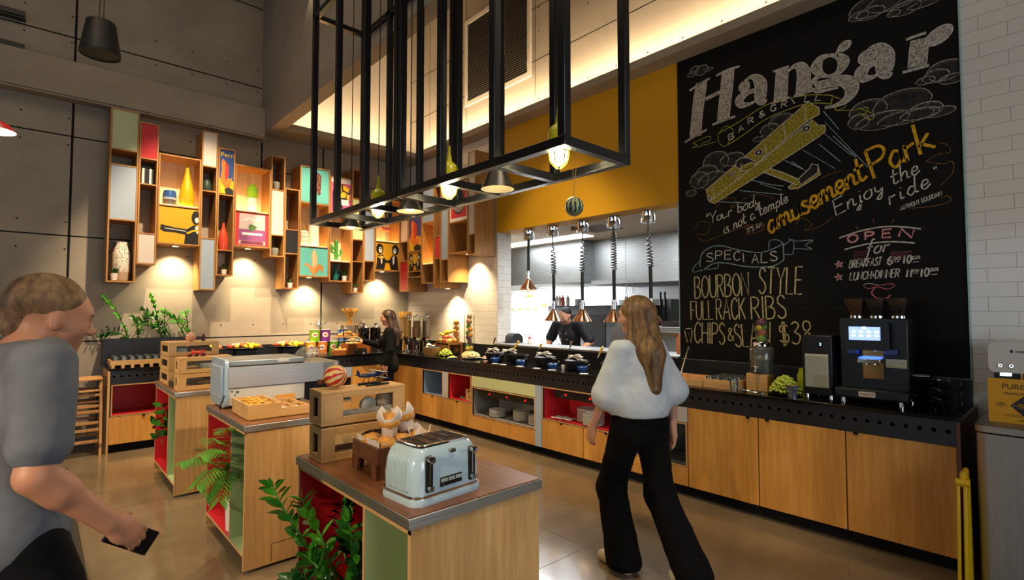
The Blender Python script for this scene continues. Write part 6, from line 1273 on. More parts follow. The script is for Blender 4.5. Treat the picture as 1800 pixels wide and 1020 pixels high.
b = B(); b.tube([(0, -.09, .004), (0, 0, .006), (0, .06, .014), (0, .09, .006)], [.006, .005, .005, .008], 6); b.tube([(.012, -.09, .004), (.012, 0, .012), (.012, .06, .02), (.012, .09, .01)], [.006, .005, .005, .008], 6); o = b.build('tongs', [CHROME], smooth=True, origin=(0, 0, 0)); o.location = (4.205, 1.80, CZ + .003); tag(o, 'steel tongs lying in front of the timber box', 'tongs')
plate((4.36, 1.60, CZ), .13, 'dark oval plate under the big heap of grapes by the milk fridge', BLKM, h=.014); grapes(4.365, 1.605, CZ + .008, .10, .11, .115, 130, 'by the milk fridge')
lathe_thing('green_canister', 'lime green canister behind the heap of grapes', 'canister', (4.66, 1.555, CZ), [(0, 0), (.058, 0), (.062, .02), (.062, .13), (.05, .15), (.05, .175), (.045, .18), (0, .18)], [mat('lime_canister', '#8f9a1e', .4)])
fruit('tomato', 'red fruit beside the lime green canister behind the grapes', (4.52, 1.475, CZ + .08), .03, APR, None); lathe_thing('small_bowl', 'dark bowl holding a red fruit behind the grapes', 'bowl', (4.52, 1.475, CZ), [(0, 0), (.03, 0), (.045, .05), (.04, .05), (0, .02)], [BLKM])
t = thing('metal_bucket', 'small galvanised bucket with a wire handle beside the grapes', 'bucket', (4.255, 1.515, CZ)); b = B(); b.lathe([(0, 0), (.032, 0), (.044, .085), (.046, .088), (.041, .086), (.03, .006), (0, .006)], n=22); b.build('pail', [mat('galvanised', '#8f98a3', .35, .8)], t, smooth=40); b = B(); b.tube(catmull([(0, -.044, .08), (-.035, -.03, .06), (-.045, 0, .045), (-.035, .03, .06), (0, .044, .08)], 4), .002, 5); b.build('handle', [CHROME], t); b = B(); b.ball((0, 0, .08), .038, 14, 0, (1, 1, .4), jit=.3); b.build('contents', [mat('seeds', '#5b4a30', .8, 0, '#8d7a50', 60)], t, smooth=True)
# milk fridge
BMAT = mat('machine_black', '#060607', .42)
t = thing('milk_fridge', 'narrow black milk fridge with a glass door showing milk, beside the coffee machine', 'fridge', (4.47, 1.355, CZ))
b = B(); b.box(-.15, .18, -.095, .105, .03, .47); b.build('housing', [BMAT], t, bevel=.006)
b = B(); b.box(-.156, -.15, -.07, .085, .085, .33); b.build('door_interior', [mat('fridge_interior', '#d8d4cb', .4)], t)
b = B(); b.box(-.159, -.156, -.066, .020, .087, .18); b.build('milk_level', [mat('milk', '#c9c3a4', .4)], t)
b = B(); b.box(-.163, -.160, -.075, .09, .08, .335); b.build('door_glass', [ACRY], t)
vs, fs = text_mesh('2', .026); b = B(); b.add([(-.1515, -.02 - x, .405 + y) for x, y in vs], fs); b.build('display_digit', [mat('display_blue', '#8fd0ff', .5, emit=5)], t)
for sx in (-.12, .15):
    for sy in (-.075, .085): b = B(); b.lathe([(0, 0), (.014, 0), (.011, .03), (0, .03)], (sx, sy, 0), 12); b.build('foot', [CHROME], t, smooth=40)
# coffee machine
t = thing('coffee_machine', 'black bean to cup coffee machine with blue glow and touch screen', 'coffee machine', (4.53, 1.035, CZ), R(2))
b = B(); b.box(-.10, .26, -.205, .205, .05, .60); b.build('housing', [BMAT], t, bevel=.008)
b = B(); b.box(-.235, -.10, -.215, .215, .035, .105); b.build('drip_base', [BMAT], t, bevel=.012, seg=3)
b = B(); b.box(-.225, -.10, -.20, .20, .1055, .108); b.build('drip_grate', [mat('grate_dark', '#24262b', .25, .6)], t)
b = B(); loft(b, [[(-.165, p[0], .475 + p[1]) for p in rrect(.145, .10, .02)], [(-.10, p[0], .475 + p[1]) for p in rrect(.145, .10, .02)]]); o = b.build('screen_head', [BMAT], t, smooth=30); o.location.y = .035
b = B(); b.box(-.1665, -.165, -.06, .13, .445, .54); sc = b.build('touch_screen', [mat('screen_glow', '#8fa9ff', .3, emit=1.6)], t)
for i in range(9): b = B(); y, z = (.1 - i % 4 * .046, .505 - i // 4 * .028) if i < 8 else (.035, .533); b.box(-.168, -.1665, y - .011, y + .011, z - .006, z + .006); b.build('screen_icon', [mat('icon_white', '#f2f6ff', .3, emit=5)], t).parent = sc
for y in (.115, -.115): b = B(); b.box(-.16, -.10, y - .035, y + .035, .345, .385); b.build('side_spout', [mat('blue_plastic', '#23356e', .3)], t, bevel=.004)
b = B(); b.box(-.108, -.10, -.065, .06, .17, .37); b.build('mirror_plate', [mat('gold_mirror', '#b89b6a', .12, 1)], t)
b = B(); b.box(-.20, -.10, -.06, .075, .285, .315); b.box(-.19, -.11, -.055, .07, .315, .325, 1); b.tube([(-.16, .03, .285), (-.16, .03, .265)], .01, 8); b.tube([(-.16, -.02, .285), (-.16, -.02, .265)], .01, 8); b.build('coffee_spout', [CHROME, mat('blue_led_bar', '#2b54ff', .3, emit=4)], t, bevel=.003)
light('POINT', 'coffee_machine_glow', (4.40, 1.02, CZ + .39), 2.5, (.1, .2, 1), size=.03)
b = B(); b.box(-.1015, -.10, -.195, -.075, .255, .315); b.build('notice_label', [mat('label_cream', '#b8b08c', .6, 0, '#77705a', 90, (1, 1, 3), lo=.55, hi=.6)], t)
b = B(); loft(b, [[(-.2365, .015 + p[0], .07 + p[1]) for p in rrect(.05, .018, .008)], [(-.2385, .015 + p[0], .07 + p[1]) for p in rrect(.049, .017, .008)]]); q = b.build('name_plate', [mat('plate_cream', '#c9bda8', .4)], t)
vs, fs = text_mesh('FAEMA', .022, 1.25); b = B(); b.add([(-.2395, .015 - x, .07 + y) for x, y in vs], fs); b.build('name_lettering', [mat('lettering_red', '#7a1d1d', .4)], t).parent = q
HOP = mat('smoked_hopper', '#2a211d', .15, coat=.3)
for i, y in enumerate((.13, .0, -.13)):
    b = B(); loft(b, [[(.06 + p[0], y + p[1], .615) for p in rrect(.035, .035, .012)], [(.06 + p[0], y + p[1], .65) for p in rrect(.04, .04, .012)], [(.06 + p[0], y + p[1], .735) for p in rrect(.085, .062, .012)], [(.06 + p[0], y + p[1], .745) for p in rrect(.086, .063, .012)]]); b.build('bean_hopper', [mat('bean_hopper_brown', '#4a3022', .2, coat=.3) if i == 0 else HOP], t, smooth=30)
    b = B(); b.lathe([(.045, .60), (.045, .618), (0, .618)], (.06, y, 0), 20); b.build('hopper_collar', [CHROME], t, smooth=40)
for sx in (-.18, .2):
    for sy in (-.17, .17): b = B(); b.lathe([(0, 0), (.017, 0), (.013, .05), (0, .05)], (sx, sy, 0), 12); b.build('foot', [CHROME], t, smooth=40)
# black cups
CUPB = mat('black_stoneware', '#131315', .3, coat=.15)
def cup(x, y, z, label, rz=0):
    t = thing('black_cup', label, 'cup', (x, y, z), rz, 'black cups stacked at the counter end'); b = B(); b.lathe([(0, 0), (.03, 0), (.055, .03), (.06, .062), (.056, .062), (.05, .032), (0, .008)], n=22); b.build('bowl', [CUPB], t, smooth=40)
    b = B(); b.tube(catmull([(0, -.054, .05), (0, -.085, .05), (0, -.085, .025), (0, -.05, .02)], 5), .005, 6); b.build('handle', [CUPB], t, smooth=True)
for i in range(3): cup(4.60, .80, CZ + .064 * i, ('bottom', 'middle', 'top')[i] + ' black cup of the stack beside the coffee machine', .5)
for i in range(3): cup(4.50, .65, CZ + .064 * i, ('bottom', 'middle', 'top')[i] + ' black cup of the stack at the very end of the counter', .3)
lathe_thing('white_saucer', 'white saucer on the cup stack beside the coffee machine', 'saucer', (4.60, .80, CZ + .193), [(0, 0), (.03, 0), (.06, .006), (.059, .009), (0, .003)], [PORC])
# ---- plates in the niches
def stack(x, y, z, n, r, where):
    for i in range(n): lathe_thing('plate', 'white plate in the stack ' + where, 'plate', (x, y, z + .0125 * i), [(0, 0), (r * .6, 0), (r, .010), (r, .014), (r * .95, .014), (r * .6, .005), (0, .005)], [PORC], 'white plates ' + where, 26)
stack(4.30, 5.00, .2885, 7, .105, 'nearest the corner in the grey niche'); stack(4.36, 4.62, .2885, 9, .105, 'in the middle of the grey niche'); stack(4.33, 4.34, .2885, 8, .095, 'beside the pale blue post in the grey niche')
stack(4.39, 3.62, .4265, 11, .115, 'towards the back of the red niche'); stack(4.29, 3.46, .4265, 9, .115, 'at the front of the red niche'); stack(4.30, 3.10, .4265, 3, .105, 'behind the walking woman in the red niche')
t = thing('napkin', 'crumpled grey cloth lying in the red plate niche', 'cloth', (4.27, 3.86, .4265)); b = B()
n = 10; b.add([((i / n - .5) * .12, (j / n - .5) * .26, .012 + .016 * noise.noise(Vector((i * .5, j * .5, 0)))) for i in range(n + 1) for j in range(n + 1)], [(i * 11 + j, i * 11 + j + 1, (i + 1) * 11 + j + 1, (i + 1) * 11 + j) for i in range(n) for j in range(n)]); b.build('cloth', [TOW], t, smooth=True, solid=.006)
for z, dy, lb in ((.4265, .0, 'lower kraft box in the small red niche'), (.502, .01, 'upper kraft box with a hand slot in the small red niche')):
    t = thing('kraft_carton', lb, 'box', (4.33, 5.47 + dy, z), 0, 'kraft boxes in the small red niche'); b = B(); b.box(-.11, .11, -.08, .08, 0, .073); b.build('carton', [mat('pale_kraft', '#c7a064', .7)], t, bevel=.002); b = B(); b.box(-.1112, -.11, -.022, .022, .045, .058); b.build('hand_slot', [BLKD], t)
b = B(); b.add([(4.24, 5.66, .4266), (4.33, 5.62, .43), (4.36, 5.74, .4268), (4.27, 5.76, .45)], [(0, 1, 2, 3)]); tag(b.build('napkin', [PAPER], solid=.004), 'white folded napkin lying in the small red niche', 'napkin')
t = thing('decor_ball', 'brown woven twig ball in the pale blue niche', 'ornament', (4.42, 6.09, .427)); b = B(); b.ball((0, 0, .085), .07, 14, 0, (.8, .8, 1.2), jit=.35); b.build('woven_ball', [mat('twig_brown', '#6b4a33', .9, 0, '#94704f', 40, bump=.8)], t, smooth=True)
# ================================================================== BACK COUNTER
def can(x, y, z, c, label, r=.078, h=.178):
    t = thing('dessert_tin', label, 'tin', (x, y, z), R(160), 'coloured tins on the back counter'); b = B(); b.lathe([(0, 0), (r * .9, 0), (r, h), (0, h)], n=28); b.build('tin_body', [mat('tin_' + c[1:], c, .35)], t, smooth=40)
    b = B(); b.lathe([(r, h), (r * 1.03, h), (r * 1.03, h + .008), (0, h + .008)], n=28); b.build('lid', [ACRY if False else mat('tin_lid', '#cfcbc0', .4)], t, smooth=40)
    b = B()
    for mi, f, o in ((0, 1, .0012), (1, .55, .002)):
        vs = []
        for i in range(13):
            u = .048 * f * (i / 6 - 1); q = .038 * f * f * math.sqrt(max(0, 1 - (i / 6 - 1) ** 2)); th = math.pi / 2 + u / r
            for v in (.105 - q, .105 + q): rr = r * (.9 + .1 * v / h) + o; vs.append((rr * math.cos(th), rr * math.sin(th), v))
        b.add(vs, [(2 * i, 2 * i + 2, 2 * i + 3, 2 * i + 1) for i in range(12)], mi)
    b.build('oval_label', [mat('label_white', '#efe6d6', .5), mat('label_red', '#b8352e', .5)], t)
can(3.10, 7.98, CZ, '#dba613', 'yellow dessert tin, lower row nearest the fruit platter'); can(3.262, 7.95, CZ, '#d97818', 'orange dessert tin, lower row beside the pastry stand'); can(3.16, 7.985, CZ + .187, '#84b31f', 'green dessert tin on top of the yellow and orange tins'); can(3.315, 7.97, CZ + .187, '#7a2a8c', 'purple dessert tin on top, beside the pastry stand'); can(3.455, 8.0, CZ, '#6fae2a', 'green dessert tin behind the pastry stand'); can(3.62, 8.02, CZ + .187, '#4a6fb5', 'blue dessert tin seen through the pastry stand'); can(3.60, 8.0, CZ, '#2f8f86', 'teal dessert tin behind the wooden crates')
t = thing('silver_flower', 'silver metal leaf ornament standing on the green and purple tins', 'ornament', (3.25, 8.0, CZ + .382)); b = B()
for i in range(9): a = i * .7; b.add([(0, 0, .0), (.05 * math.cos(a) - .02 * math.sin(a), .05 * math.sin(a) + .02 * math.cos(a), .05), (.11 * math.cos(a), .11 * math.sin(a), .035 + .05 * (i % 3)), (.05 * math.cos(a) + .02 * math.sin(a), .05 * math.sin(a) - .02 * math.cos(a), .06)], [(0, 1, 2, 3)])
b.build('leaves', [CHROME], t, solid=.002); b = B(); b.tube([(0, 0, 0), (.005, 0, .24)], [.012, .002], 8); b.build('stem', [CHROME], t)
# pastry stand
px0 = xy(614, 7.78); t = thing('pastry_stand', 'black A frame pastry stand with timber shelves and wheat on top', 'pastry stand', (px0, 7.78, CZ))
for sx in (-.13, .13):
    for sy in (-.16, .16):
        b = B(); b.tube([(sx * 1.0, sy, 0), (sx * .92, sy * .12, .44)], .008, 4); b.build('leg', [BLKM], t)
for z, hx, hy in ((.435, .13, .05), (.245, .22, .085), (.05, .22, .15)):
    b = B(); b.box(-hx, hx, -hy, hy, z, z + .016); b.build('timber_shelf', [BAMB], t, bevel=.002)
wheat((px0, 7.78, CZ + .452), 'dry wheat sheaf standing on the black pastry stand', .20, .10)
PAS = mat('pastry_crust', '#bb7a2b', .5, 0, '#dca955', 18, bump=.4)
for i, (dx, dy, z) in enumerate(((-.15, 0, .262), (-.05, .0, .262), (.06, .0, .262), (.16, 0, .262), (-.05, 0, .30), (.0, 0, .30), (-.15, -.05, .067), (-.06, -.05, .067), (.05, -.05, .067), (.14, -.05, .067))): fruit('pastry', ('golden pastry on the middle shelf of the pastry stand' if z > .2 else 'golden pastry on the bottom shelf of the pastry stand'), (px0 + dx, 7.78 + dy, CZ + z + .022), .042, PAS, 'pastries on the ' + ('middle' if z > .2 else 'bottom') + ' shelf of the stand', (1.15, .9, .58), (0, 0, i), .25)
def crate(x, y, w, d, h, label, legs=False):
    t = thing('wooden_crate', label, 'crate', (x, y, CZ)); b = B(); z0 = h - .075 if legs else 0
    b.box(-w / 2, w / 2, -d / 2, -d / 2 + .014, z0, h); b.box(-w / 2, w / 2, d / 2 - .014, d / 2, z0, h); b.box(-w / 2, -w / 2 + .014, -d / 2 + .014, d / 2 - .014, z0, h); b.box(w / 2 - .014, w / 2, -d / 2 + .014, d / 2 - .014, z0, h); b.box(-w / 2 + .014, w / 2 - .014, -d / 2 + .014, d / 2 - .014, h - .03, h - .02); b.build('tray', [ACAC], t, bevel=.002)
    if legs:
        for sx in (-1, 1):
            for sy in (-1, 1): b = B(); x0 = sx * (w / 2 - .001); b.prism([(x0, sy * (d / 2 - .007) - .007, 0), (x0 - sx * .05, sy * (d / 2 - .007) - .007, 0), (x0 - sx * .06, sy * (d / 2 - .007) - .007, z0), (x0, sy * (d / 2 - .007) - .007, z0)], (0, .014, 0)); b.build('leg', [ACAC], t)
crate(3.40, 7.52, .30, .13, .068, 'low timber crate of rolls in front of the pastry stand'); crate(3.63, 7.575, .36, .26, .165, 'timber riser crate of pastries beside the black urns', True)
for i in range(4): fruit('bread_roll', 'round roll in the low timber crate before the pastry stand', (3.31 + .06 * i, 7.52, CZ + .072), .032, mat('potato_roll', '#c08f4a', .6), 'rolls in the low crate', (1.1, 1, .8), jit=.1)
for i in range(8): fruit('pastry', 'golden pastry heaped on the riser crate beside the urns', (3.52 + .06 * (i % 4), 7.52 + .09 * (i // 4), CZ + .162), .04, PAS, 'pastries on the riser crate', (1.2, .9, .5), (0, 0, i), .25)
for dx, lb in ((0, 'teal mug on the riser crate, nearer the pastry stand'), (.075, 'teal mug on the riser crate, nearer the urns')):
    t = thing('mug', lb, 'mug', (3.62 + dx, 7.66, CZ + .148), 0, 'teal mugs'); b = B(); b.lathe([(0, 0), (.034, 0), (.036, .085), (.032, .085), (.03, .01), (0, .01)], n=20); b.build('body', [mat('teal_mug', '#2b8479', .35)], t, smooth=40); b = B(); b.tube(catmull([(-.034, 0, .07), (-.06, 0, .065), (-.06, 0, .03), (-.034, 0, .02)], 4), .005, 6); b.build('handle', [mat('teal_mug', '#2b8479', .35)], t, smooth=True)
def urn(x, y, label):
    t = thing('drink_urn', label, 'urn', (x, y, CZ), R(-15), 'black drink urns'); b = B(); b.lathe([(0, .14), (.075, .14), (.083, .15), (.083, .39), (0, .39)], n=32); b.build('tank', [mat('urn_black', '#0d0d0e', .15, coat=.5)], t, smooth=40)
    b = B(); b.lathe([(0, .43), (.03, .428), (.07, .41), (.087, .398), (.087, .388), (0, .388)], n=32); b.build('lid', [CHROME], t, smooth=40); b = B(); b.tube([(0, 0, .425), (0, 0, .45)], .008, 8); b.tube([(-.022, 0, .455), (.022, 0, .455)], .012, 8); b.build('lid_knob', [BLKM], t, smooth=40)
    b = B(); b.lathe([(0, .13), (.08, .13), (.08, .142), (0, .142)], n=28); b.lathe([(0, 0), (.09, 0), (.09, .012), (0, .012)], n=28)
    for a in (.4, 2.0, 3.6, 5.2): b.tube([(.07 * math.cos(a), .07 * math.sin(a), .01), (.07 * math.cos(a), .07 * math.sin(a), .135)], .006, 6)
    b.build('stand', [CHROME], t, smooth=40); b = B(); b.tube([(0, -.08, .17), (0, -.12, .17), (0, -.125, .14)], .01, 8); b.tube([(0, -.11, .17), (0, -.11, .21)], .006, 6); b.build('tap', [CHROME], t, smooth=True)
urn(3.80, 7.65, 'black drink urn nearer the pastry crates, with chrome lid and tap'); urn(3.985, 7.62, 'black drink urn half hidden by the woman reaching her hand out')
b = B(); b.box(-.16, .16, -.06, .06, 0, .012); o = b.build('serving_tray', [CHROME], origin=(0, 0, 0), bevel=.003); o.location = (3.93, 7.50, CZ); tag(o, 'flat steel tray below the urn taps', 'tray')
# platters of fruit behind the conveyor toaster
def platter(x, y, z, rx, ry, label, items, where):
    b = B(); n = 30; ring = lambda s, h: [(rx * s * math.cos(2 * math.pi * i / n), ry * s * math.sin(2 * math.pi * i / n), h) for i in range(n)]
    loft(b, [ring(.7, 0), ring(1, .03), ring(.97, .034), ring(.66, .01)]); o = b.build('platter', [BLKM], smooth=40, origin=(0, 0, 0)); o.location = (x, y, z); tag(o, label, 'platter')
    for i in range(items):
        q = math.sqrt((i + .5) / items) * .85; a = i * 2.4; k = i % 5; m = (LEM, PEACH, APR, LEM, mat('melon_slice', '#d6c08a', .5))[k]
        fruit('fruit_piece', ('yellow', 'orange', 'red', 'yellow', 'cream')[k] + ' fruit piece on the platter ' + where, (x + rx * q * math.cos(a), y + ry * q * math.sin(a), z + .035 + .05 * (1 - q)), .034, m, 'fruit pieces on the platter ' + where, (1.1, .9, .7), (i, i, i), .3)
for x, w in ((1.62, 'nearest the bread boxes'), (2.12, 'behind the conveyor toaster'), (2.72, 'beside the yellow tin')):
    b = B(); b.box(-.12, .12, -.10, .10, 0, .12); o = b.build('platter_stand', [BLK], origin=(0, 0, 0), bevel=.002); o.location = (x, 7.82, CZ); tag(o, 'black block under the fruit platter ' + w, 'stand')
    platter(x, 7.82, CZ + .121, .25, .17, 'dark fruit platter ' + w, 24, w)
t = thing('cutlery_caddy', 'clear tray of cutlery in front of the coloured tins', 'tray', (3.02, 7.60, CZ)); b = B(); b.box(-.17, .17, -.07, .07, 0, .004); b.box(-.17, .17, -.07, -.066, .004, .05); b.box(-.17, .17, .066, .07, .004, .05); b.box(-.17, -.166, -.066, .066, .004, .05); b.box(.166, .17, -.066, .066, .004, .05); b.build('clear_tray', [ACRY], t); b = B()
for i in range(9): b.tube([(-.14 + .034 * i, -.04, .012), (-.12 + .034 * i, .05, .075)], .005, 5)
b.build('cutlery', [CHROME], t, smooth=True)
# left end: planter and glasses
b = B(); b.box(.585, 1.62, 8.08, 8.115, .951, 1.265); b.box(.585, .60, 7.86, 8.08, .951, 1.265); b.box(.60, 1.62, 7.86, 7.875, .951, 1.265); b.box(1.605, 1.62, 7.875, 8.08, .951, 1.265); b.box(.60, 1.605, 7.875, 8.08, 1.20, 1.225, 1); PLANTER = tag(b.build('planter_box', [BLK, mat('potting_soil', '#241a12', .95, bump=.6, nscale=40, col2='#35281c')]), 'long black planter box against the concrete wall, left end of the back counter', 'planter')
b = B(); b.box(.62, 1.42, 7.44, 7.80, .035, .043)
for i in range(9): b.box(.63 + i * .09, .66 + i * .09, 7.435, 7.80, 0, .035)
b.box(.62, 1.42, 7.44, 7.452, .043, .088); b.box(.62, 1.42, 7.788, 7.80, .043, .088); b.box(.62, .632, 7.452, 7.788, .043, .088); b.box(1.408, 1.42, 7.452, 7.788, .043, .088)
o = b.build('glass_crate', [BAMB], origin=(1.02, 7.62, 0)); o.location.z = CZ; tag(o, 'shallow slatted timber crate of tumblers below the planter', 'crate')
for i in range(10):
    for j in range(4): tumbler((.672 + .077 * i, 7.495 + .083 * j, CZ + .0435), 'upside down tumbler in the slatted timber crate below the planter', 'tumblers in the slatted crate')
# ================================================================== KITCHEN
lp = tag(B().box(5.86, 6.16, 4.95, 6.75, 2.728, 2.742).build('ceiling_light_panel', [mat('fluorescent', '#fbfdff', .5, emit=4)]), 'long bright fluorescent panel in the kitchen ceiling', 'ceiling light')
HX1, HX2 = 6.4, 6.66
y1 = yx(1026, HX1, 460)
b = B(); b.box(HX1, 7.89, y1, 9.9, 2.07, 2.742); b.box(HX2, 7.89, .6, y1, 2.085, 2.742); b.box(HX2 - .004, HX2, y1 - .62, y1 - .616, 2.09, 2.742)
tag(b.build('extractor_hood', [STEELX], bevel=.004), 'big stainless extractor hood across the kitchen', 'hood')
b = B(); b.box(6.45, 7.8, 2.0, y1 - .1, 2.02, 2.045); b.box(6.46, 6.5, 2.0, y1 - .1, 2.045, 2.085); tag(b.build('overhead_shelf', [STEELX]), 'stainless shelf hanging under the extractor hood', 'shelf')
b = B(); y0, y2 = yx(1110, 6.7, 560), yx(963, 6.7, 560); b.box(6.7, 7.5, y0, y2, .1, 1.70); t = thing('combi_oven', 'tall black kitchen oven behind the chef', 'oven', (7.1, (y0 + y2) / 2, 0)); b.build('housing', [mat('oven_black', '#16181b', .35)], t, world=True, bevel=.006)
b = B(); b.box(6.69, 6.7, y0 + .5, y2 - .25, .5, 1.55); b.build('door', [mat('oven_glass', '#0b0d10', .15)], t, world=True); b = B(); b.box(6.688, 6.70, y0 + .06, y0 + .36, 1.2, 1.62); b.build('control_panel', [mat('oven_panel', '#24282d', .3)], t, world=True)
b = B(); b.box(6.69, 6.7, y2 - .2, y2 - .12, .4, 1.6); b.build('side_strip', [STEELX], t, world=True)
for px, c, c2, lb in ((979, '#d8d4cc', '#b8352a', 'white sauce bottle with red cap on the oven, first from the cards'), (984, '#e2ddd2', '#d8d4cc', 'white sauce bottle on the oven, second from the cards'), (989.5, '#a3382a', '#8e2f24', 'red sauce bottle on the oven'), (998, '#ded8ca', '#ded8ca', 'tall pale squeeze bottle with red sauce on the oven')):
    y = yx(px, 6.85, 530); t = thing('sauce_bottle', lb, 'bottle', (6.85, y, 1.70), 0, 'sauce bottles on the oven'); b = B(); b.lathe([(0, 0), (.035, 0), (.035, .13), (.02, .155), (0, .16)], n=14); b.build('bottle', [mat('b' + c[1:], c, .4)], t, smooth=40); b = B(); b.lathe([(.016, .15), (.014, .17), (.005, .20), (0, .2)], n=10); b.build('nozzle', [mat('b' + c2[1:], c2, .4)], t, smooth=40)
lathe_thing('steel_pot', 'small steel pot on the black oven', 'pot', (6.9, yx(1016, 6.9, 530), 1.70), [(0, 0), (.06, 0), (.06, .12), (.055, .12), (0, .01)], [STEELX])
for i, (px, py, w, h) in enumerate(((901, 552, .10, .22), (915, 551, .15, .22), (929, 551, .15, .22), (942, 551, .14, .22), (957, 548, .17, .32), (931, 517, .19, .13))):
    c = at(px, py, 'x', 7.895); t = thing('docket_card', ('white kitchen card with orange edges, half hidden by the reveal', 'white kitchen card with orange edges, second from the tiled reveal', 'white kitchen card with orange edges, third from the tiled reveal', 'white kitchen card with orange edges, beside the taller card', 'taller kitchen card with an orange top beside the black oven', 'wide kitchen card with orange edges just under the first heat lamp')[i], 'card', (7.893, c.y, c.z - h / 2), 0, 'kitchen cards on the tiled wall')
    b = B(); b.box(-.004, 0, -w / 2, w / 2, 0, h); b.build('card', [mat('card_white', '#eeeae0', .6)], t); b = B(); b.box(-.006, -.004, -w / 2, w / 2, h * .86, h); b.box(-.006, -.004, -w / 2, w / 2, 0, h * .05 if i != 5 else h * .3); b.build('orange_edge', [mat('card_orange', '#d9952a', .6)], t)
# steel equipment at the right of the pass
b = B(); ya, yb = yx(1200, 6.0, 600), yx(1098, 6.0, 600); yc = yx(1072, 6.0, 600)
t = thing('steel_bench', 'stainless prep bench and fryer beside the chef', 'bench', (6.2, (ya + yb) / 2, 0)); b.box(6.0, 6.6, ya - .4, yb, 0, 1.40); b.build('cabinet', [STEELX], t, world=True, bevel=.004)
b = B(); b.prism([(6.02, yb, 0), (6.02, yc, 0), (6.02, yc, 1.36), (6.02, (yb + yc) / 2, 1.45), (6.02, yb, 1.38)], (.5, 0, 0)); b.build('sloped_end', [STEELX], t, world=True)
b = B(); b.box(5.985, 6.0, ya - .3, yb - .05, 1.28, 1.33); b.box(5.96, 5.985, ya - .3, yb - .05, 1.05, 1.07); b.build('rail', [CHROME], t, world=True)
b = B(); b.box(6.02, 6.55, ya - .3, ya + .32, 1.40, 1.47); b.build('hotplate', [mat('dark_plate', '#3b3d3f', .3, .7)], t, world=True)
ya, yb = yx(1180, 7.52, 560), yx(1088, 7.52, 560); t = thing('steel_fridge', 'tall stainless kitchen fridge at the back of the kitchen', 'fridge', (7.55, (ya + yb) / 2, 0)); b = B(); b.box(7.52, 7.89, ya, yb, 0, 1.80); b.build('housing', [mat('fridge_steel', '#8c9490', .4, .6)], t, world=True, bevel=.005); b = B()
for o_ in (.10, .18): b.tube([(7.50, ya + o_, .9), (7.50, ya + o_, 1.92)], .02, 8)
b.build('pipe', [BLKM], t, world=True, smooth=40)
for px, lb in ((1101, 'hanging steel whisk under the kitchen shelf, farther from the chalkboard'), (1113, 'hanging steel ladle under the kitchen shelf, nearer the chalkboard')):
    y = yx(px, 6.48, 520); t = thing('hanging_utensil', lb, 'utensil', (6.48, y, 1.72), 0, 'utensils hanging under the kitchen shelf'); b = B(); b.tube([(0, 0, .3), (0, 0, .12)], .006, 6); b.lathe([(0, 0), (.022, .02), (.03, .07), (.012, .13), (0, .13)], n=12); b.build('whisk', [CHROME], t, smooth=40)
b = B(); b.lathe([(0, 0), (.035, 0), (.03, .012), (0, .014)], (0, 0, 0), 16, 0, (-1, 0, 0)); o = b.build('wall_fixture', [CHROME], origin=(0, 0, 0), smooth=40); c = at(1192, 548, 'x', 7.89); o.location = c; tag(o, 'round steel knob on the white kitchen wall by the chalkboard edge', 'knob')
b = B(); b.box(5.31, 5.66, .7, 7.2, 0, .92); tag(b.build('pass_bench', [STEELX], bevel=.003), 'stainless bench behind the pass, before the chef', 'bench')
t = thing('bread_warmer', 'grey domed appliance standing behind the pass sill near the tiled reveal', 'appliance', (5.14, yx(897, 5.14), 1.146)); b = B(); k = 12
pr_ = [(-.12, 0)] + [(-.12 * math.cos(math.pi * i / k), .05 + .09 * math.sin(math.pi * i / k)) for i in range(k + 1)] + [(.12, 0)]
b.prism([(x, -.15, z) for x, z in pr_], (0, .30, 0)); b.build('dome', [mat('dome_grey', '#3a3c40', .3, .3)], t, bevel=.006); b = B(); b.box(-.125, -.12, -.03, .03, .02, .07); b.build('label', [PAPER], t)
t = thing('squeeze_bottle', 'white squeeze bottle with a red cap on the pass sill', 'bottle', (5.12, yx(931, 5.12), 1.146)); b = B(); b.lathe([(0, 0), (.032, 0), (.032, .055), (.02, .07), (0, .07)], n=16); b.build('bottle', [PORC], t, smooth=40); b = B(); b.lathe([(.021, .068), (.021, .085), (.006, .1), (.003, .12), (0, .12)], n=12); b.build('red_cap', [mat('red_cap', '#c3252b', .4)], t, smooth=40)
b = B(); b.box(-.1, .1, -.16, .16, 0, .16); o = b.build('steel_container', [STEELX], bevel=.01, origin=(0, 0, 0)); o.location = (5.50, yx(935, 5.5), .93); tag(o, 'steel container on the bench behind the squeeze bottle', 'container')
b = B(); b.lathe([(0, 0), (.028, 0), (.028, .16), (.012, .19), (.012, .22), (0, .22)], n=14); o = b.build('sauce_bottle', [mat('orange_sauce', '#c86a35', .4)], smooth=40, origin=(0, 0, 0)); o.location = (5.08, yx(1194, 5.08), 1.146); tag(o, 'orange sauce bottle on the pass sill by the chalkboard edge', 'bottle')
